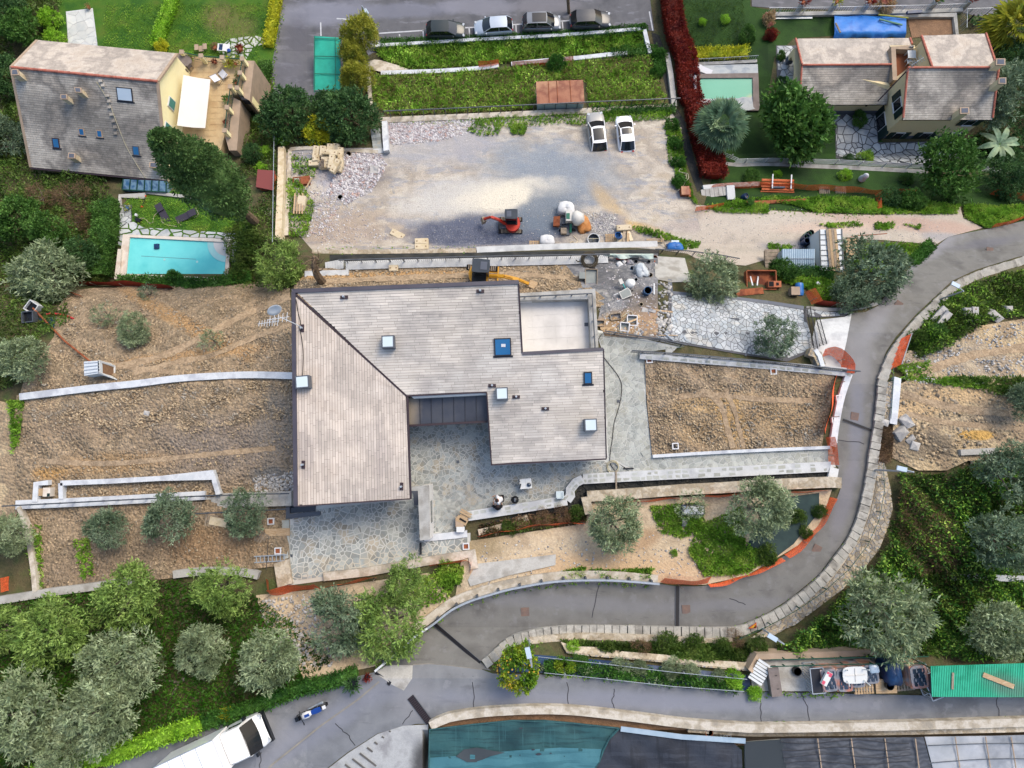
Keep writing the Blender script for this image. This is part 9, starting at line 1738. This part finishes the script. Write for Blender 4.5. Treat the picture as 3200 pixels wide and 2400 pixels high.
for x,y,m,lab,r in((280,26,'leaf_weed_dry','tall pale jar at the corner of the small top left patio',.2),(676,153,'leaf_brown','terracotta pot with bare soil beside the white garden table',.24),(755,158,'leaf_red','terracotta pot of red flowers right of the white garden table',.28),(403,652,'leaf_gold','blue pot with a yellowish plant beside the garden steps',.2),(2437,184,'leaf_green','terracotta pot at the left porch of the cream house',.2),(1106,2130,'leaf_dark','large black pot with a plant by the roadside hedge',.34),(1150,2112,'leaf_red','small black pot with a red flower at the end of the roadside hedge',.18)):pot(lab,V(x,y,.06),m,r,r*1.5,120,'plastic_black' if 'black' in lab else 'plastic_blue' if 'blue' in lab else 'terracotta')
c=VZ(2836,183,GZ+3.04);t=thing('table','white folding table on the little roof terrace of the cream house','table',c);[mk(MB().box(q,d),n_,'plastic_white',t)for n_,q,d in[('tabletop',(0,0,.74),(.75,.75,.04))]+[('leg',q,d)for q,d in legs(.72,.72,.72)]]
for i,(x,y,lab)in enumerate(((2834,168,'white folding chair above the little terrace table'),(2834,201,'white folding chair below the little terrace table'))):c=VZ(x,y,GZ+3.04);t=thing('chair',lab,'chair',c,(i*2-1)*-PI/2);[mk(MB().box(q,d),n_,'plastic_white',t)for n_,q,d in[('seat',(0,0,.45),(.42,.42,.03)),('backrest',(.22,0,.72),(.03,.42,.42))]+[('leg',q,d)for q,d in legs(.42,.42,.44,.03)]]
lounger('white and blue folding lounger on the gravel deck of the green pool',2194,222,-.4,'fabric_white',.32);tp_=thing('tarpaulin','large rumpled blue tarpaulin behind the cream house','tarpaulin',V(2720,80));mb=MB(tp_.location);rows=[]
for i in range(17):rows.append([V(2608+i*14,42+j*10.5+(3*sin(i*.8)if j in(0,7)else 0),.25+.5*sin(min(1,j/7)*PI)**.4+.1*sin(i*1.3+j)+.06*sin(i*2.3-j*1.7))for j in range(8)])
rows=[[p if 0<j<7 else Vc((p.x,p.y,p.z-.3))for j,p in enumerate(r)]for r in rows];grid(mb,rows);mk(mb,'sheet','tarp_blue',tp_,smooth=True)
for a,b,m,lab in(((2612,72),(2626,102),'wood_grey','dark board weighing down the left of the blue tarpaulin'),((2745,46),(2838,56),'leaf_gold','upper green yellow pipe on the blue tarpaulin'),((2748,60),(2820,78),'green_paint','lower green pipe on the blue tarpaulin')):plank(lab,a,b,.14,.95,m,.1,'pipe' if 'pipe' in lab else 'board','pipe' if 'pipe' in lab else 'board')
for k in range(3):plank(('upper','middle','lower')[k]+' silver tube of the bundle on the lawn at the top right',(2422,50+k*4),(2538,51+k*3),.1,.15,'metal_galv',.1,'tube','tube')
plank('long dark roll on the wall of the sunken court',(2834,40),(2880,37),.3,1.0,'tarp_navy',.3,'roll','roll')
for k,pts in enumerate(([(432,684),(450,682),(468,698),(478,696),(480,678),(490,666),(500,660)],[(502,678),(505,692),(520,702),(540,706),(552,708)],[(566,704),(556,694),(556,682),(564,682)],[(612,650),(620,668),(616,676),(606,680)])):hose(('first','second','third','fourth')[k]+' stretch of pale pool hose on the lawn, counted from the left',pts,.03,'hose')
furn('black pool pump with white cap on the lawn',436,690,-.4,'pump','pump',[('body','plastic_black',[((0,0,.15),(.5,.3,.3))]),('cap','plastic_white',[((-.4,.35,.12),(.2,.2,.2))])]);furn('orange garden strimmer on the lawn by the steps',455,633,1.3,'strimmer','tool',[('shaft','metal_black',[((0,0,.3),(.9,.04,.04))]),('guard','sign_orange',[((-.5,0,.3),(.14,.16,.1)),((.5,0,.3),(.12,.1,.1))])])
hose('pale tangle of hose in the grass behind the yellow block wall',[(815,658),(830,652),(842,660),(846,672),(834,674),(828,662),(840,650),(846,664),(820,672)],.03,'hose',.15)
# roadside store and nursery
def load(label,x,y,w,d,h,a,top='film_black'):
 t=thing('wrapped_load',label,'wrapped pallet',V(x,y,.1),a,'wrapped pallet loads in the roadside store');mb=MB()
 for k in range(6):mb.box((.02*sin(k*2),0,h*(k+.5)/6),(w*(1+.02*(k%2)),d,h/6-.02))
 mk(mb,'goods','wrap_orange',t);mb=MB();q=[(w*.52*(abs(cos(u))**.4)*(1 if cos(u)>0 else-1),d*.52*(abs(sin(u))**.4)*(1 if sin(u)>0 else-1))for u in[k*PI/8+.01 for k in range(16)]];mb.prism([(p[0],p[1],h+.06)for p in q],h*.8);mk(mb,'film','wrap_grey',t);mb=MB();grid(mb,[[(w*.36*(i/3-1),d*.4*(j/3-1),h+.075+.035*sin(i*2.1+j*1.3))for j in range(7)]for i in range(7)]);mk(mb,'cover',top,t,smooth=True)
for x,y,w,d,h,a,lab in((2565,2106,.9,1.3,1.2,.12,'wrapped load with blue black film, leftmost in the store'),(2611,2106,.9,1.3,1.2,.05,'wrapped load second from the left in the store'),(2650,2096,.85,1.2,1.2,.05,'wrapped load behind the upturned white table'),(2690,2086,.85,1.1,1.3,.08,'wrapped load right behind the upturned white table'),(2832,2093,1.0,1.3,1.4,.1,'wrapped load at the right end of the store row')):load(lab,x,y,w,d,h,a)
ut=thing('table','upturned white plastic table on top of the wrapped loads','table',V(2671,2109,1.5),.03);mb=MB();mb.prism([(.75*(abs(cos(u))**.5)*(1 if cos(u)>0 else-1),.5*(abs(sin(u))**.5)*(1 if sin(u)>0 else-1),.06)for u in[k*PI/10+.01 for k in range(20)]],0);mk(mb,'tabletop','plastic_white',ut)
for x in(-1,1):
 for y in(-1,1):mb=MB();mb.tube([(x*.5,y*.32,.06),(x*.62,y*.45,.6)],.035,6);mk(mb,'leg','plastic_white',ut)
mb=MB();mb.box((0,0,.08),(1.2,.04,.04));mb.box((0,0,.08),(.04,.8,.04));mk(mb,'rib','terrace_white',ut)
rw_=furn('red and white box lying on the leftmost wrapped loads',2580,2118,1.05,'carton','box',[('body','plastic_white',[((0,0,.1),(.86,.36,.2))]),('red_end','plastic_pink',[((-.3,.08,.205),(.22,.18,.012)),((.3,-.08,.205),(.24,.18,.012)),((.34,.1,.205),(.14,.14,.012))])],1.45)
blob_bag('navy tarpaulin heap in the middle of the store',2761,2086,1.0,1.5,1.4,.05,'tarp_navy','tarp_heap','tarp',.1,.12);blob_bag('light blue cushion bag beside the navy tarpaulin',2726,2087,.6,.5,.3,.1,'glass_sky','cushion','bag',1.3,.1);pallet('weathered pallet leaning below the white table',2697,2147,.05,1.2,.75,'wood_board',.5,7);pallet('weathered pallet below the right wrapped load',2822,2136,.08,1.3,.8,'wood_grey',.3,7)
furn('tan patterned board carrying a dark bucket in the store',2756,2136,.02,'crate','crate',[('top','wood_board',[((0,0,.5),(1.3,.85,.05))]),('base','wood_grey',[((0,0,.24),(1.2,.75,.46))])]);bucket('dark bucket standing on the tan board',2773,2139,.25,.35,'plastic_black','film_black',h0=.65);bucket('dark bucket at the left of the store',2485,2093,.26,.4,'plastic_black','film_black')
def cage(label,x,y,a,w,d,h,lid):
 t=thing('wire_cage',label,'cage',V(x,y,.1),a)
 for k in range(9):
  for s in(-1,1):mb=MB();mb.bar((s*w/2,-d/2+d*k/8,0),(s*w/2,-d/2+d*k/8,h),.03);mk(mb,'bar','metal_galv',t)
 mb=MB()
 for z in(0,h):
  for s in(-1,1):mb.bar((s*w/2,-d/2,z),(s*w/2,d/2,z),.05);mb.bar((-w/2,s*d/2,z),(w/2,s*d/2,z),.05)
 mk(mb,'frame','metal_galv',t);mb=MB();mb.box((0,0,h-.1),(w-.06,d-.06,.05));mk(mb,'panel',lid,t)
cage('dark panelled cage at the left of the wrapped loads',2530,2108,.08,.8,1.5,1.2,'frame_dark');cage('tilted wire cage with brown panel at the right of the store',2886,2128,.35,.7,1.6,1.0,'gutter_brown');cage('low wire cage behind the tilted one',2864,2090,.3,.6,.9,.8,'wood_grey');furn('brown cabinet lying left of the store',2412,2123,.12,'cabinet','cabinet',[('body','wood_deck',[((0,0,.3),(.65,1.7,.6))]),('handle','metal_black',[((.1,.4,.61),(.14,.04,.02)),((.1,-.4,.61),(.14,.04,.02))])])
wl=thing('bench','white slatted bench tipped against the tan wall corner','bench',V(2366,2092,.2),1.0)
for k in range(7):mb=MB();mb.box((-.6+.2*k,0,.55),(.15,.95,.03));mk(mb,'slat','plastic_white',wl)
for x,y in((-.5,-.4),(-.5,.4),(.5,-.4),(.5,.4)):mb=MB();mb.box((x,y,.27),(.05,.05,.54));mk(mb,'leg','metal_green',wl)
for lab,pts in(('green scaffold rail along the store, upper',[(2400,2056),(2650,2050),(2890,2046)]),('green scaffold rail along the store, lower',[(2400,2077),(2650,2070),(2880,2066)])):rlg(lab,pts,1.3,.4,'metal_green',post=1.8,r=.035,name='scaffold_rail')
for lab,pts in(('white wire line over the nursery bed, upper',[(1680,2048),(1900,2072),(2100,2096),(2330,2118)]),('pale rail along the road edge of the nursery bed',[(1700,2098),(1900,2118),(2100,2140),(2320,2156)])):rlg(lab,pts,.6,.3,'metal_galv',post=2.6,r=.02,name='cable_rail')
random.seed(3)
for i in range(26):
 x=1690+i*24+RU(-6,6);y=2080+(x-1690)*.105+RU(-14,12);pot(['grey','green','dark'][i%3]+' nursery pot %s along the planted strip'%NUM[i],V(x,y,.08),['leaf_olive','leaf_green','leaf_dark'][i%3],.18,.26,60,'plastic_black')['group']='potted plants in the nursery bed'
for x,y,m,lab in((2212,2284,'terracotta','terracotta pot in the dark gap behind the road parapet'),):bucket(lab,x,y,.24,.35,m)
for i,x in enumerate((2238,2269)):furn(('left','right')[i]+' white crate in the dark gap behind the road parapet',x,2293,.05,'crate','crate',[('side','plastic_white',[((0,.25,.15),(.45,.03,.3)),((0,-.25,.15),(.45,.03,.3)),((-.22,0,.15),(.03,.47,.3)),((.22,0,.15),(.03,.47,.3))]),('divider','wood_grey' if i==0 else 'plastic_white',[((0,0,.15),(.4,.03,.26)),((0,0,.14),(.03,.4,.26))])],.12)
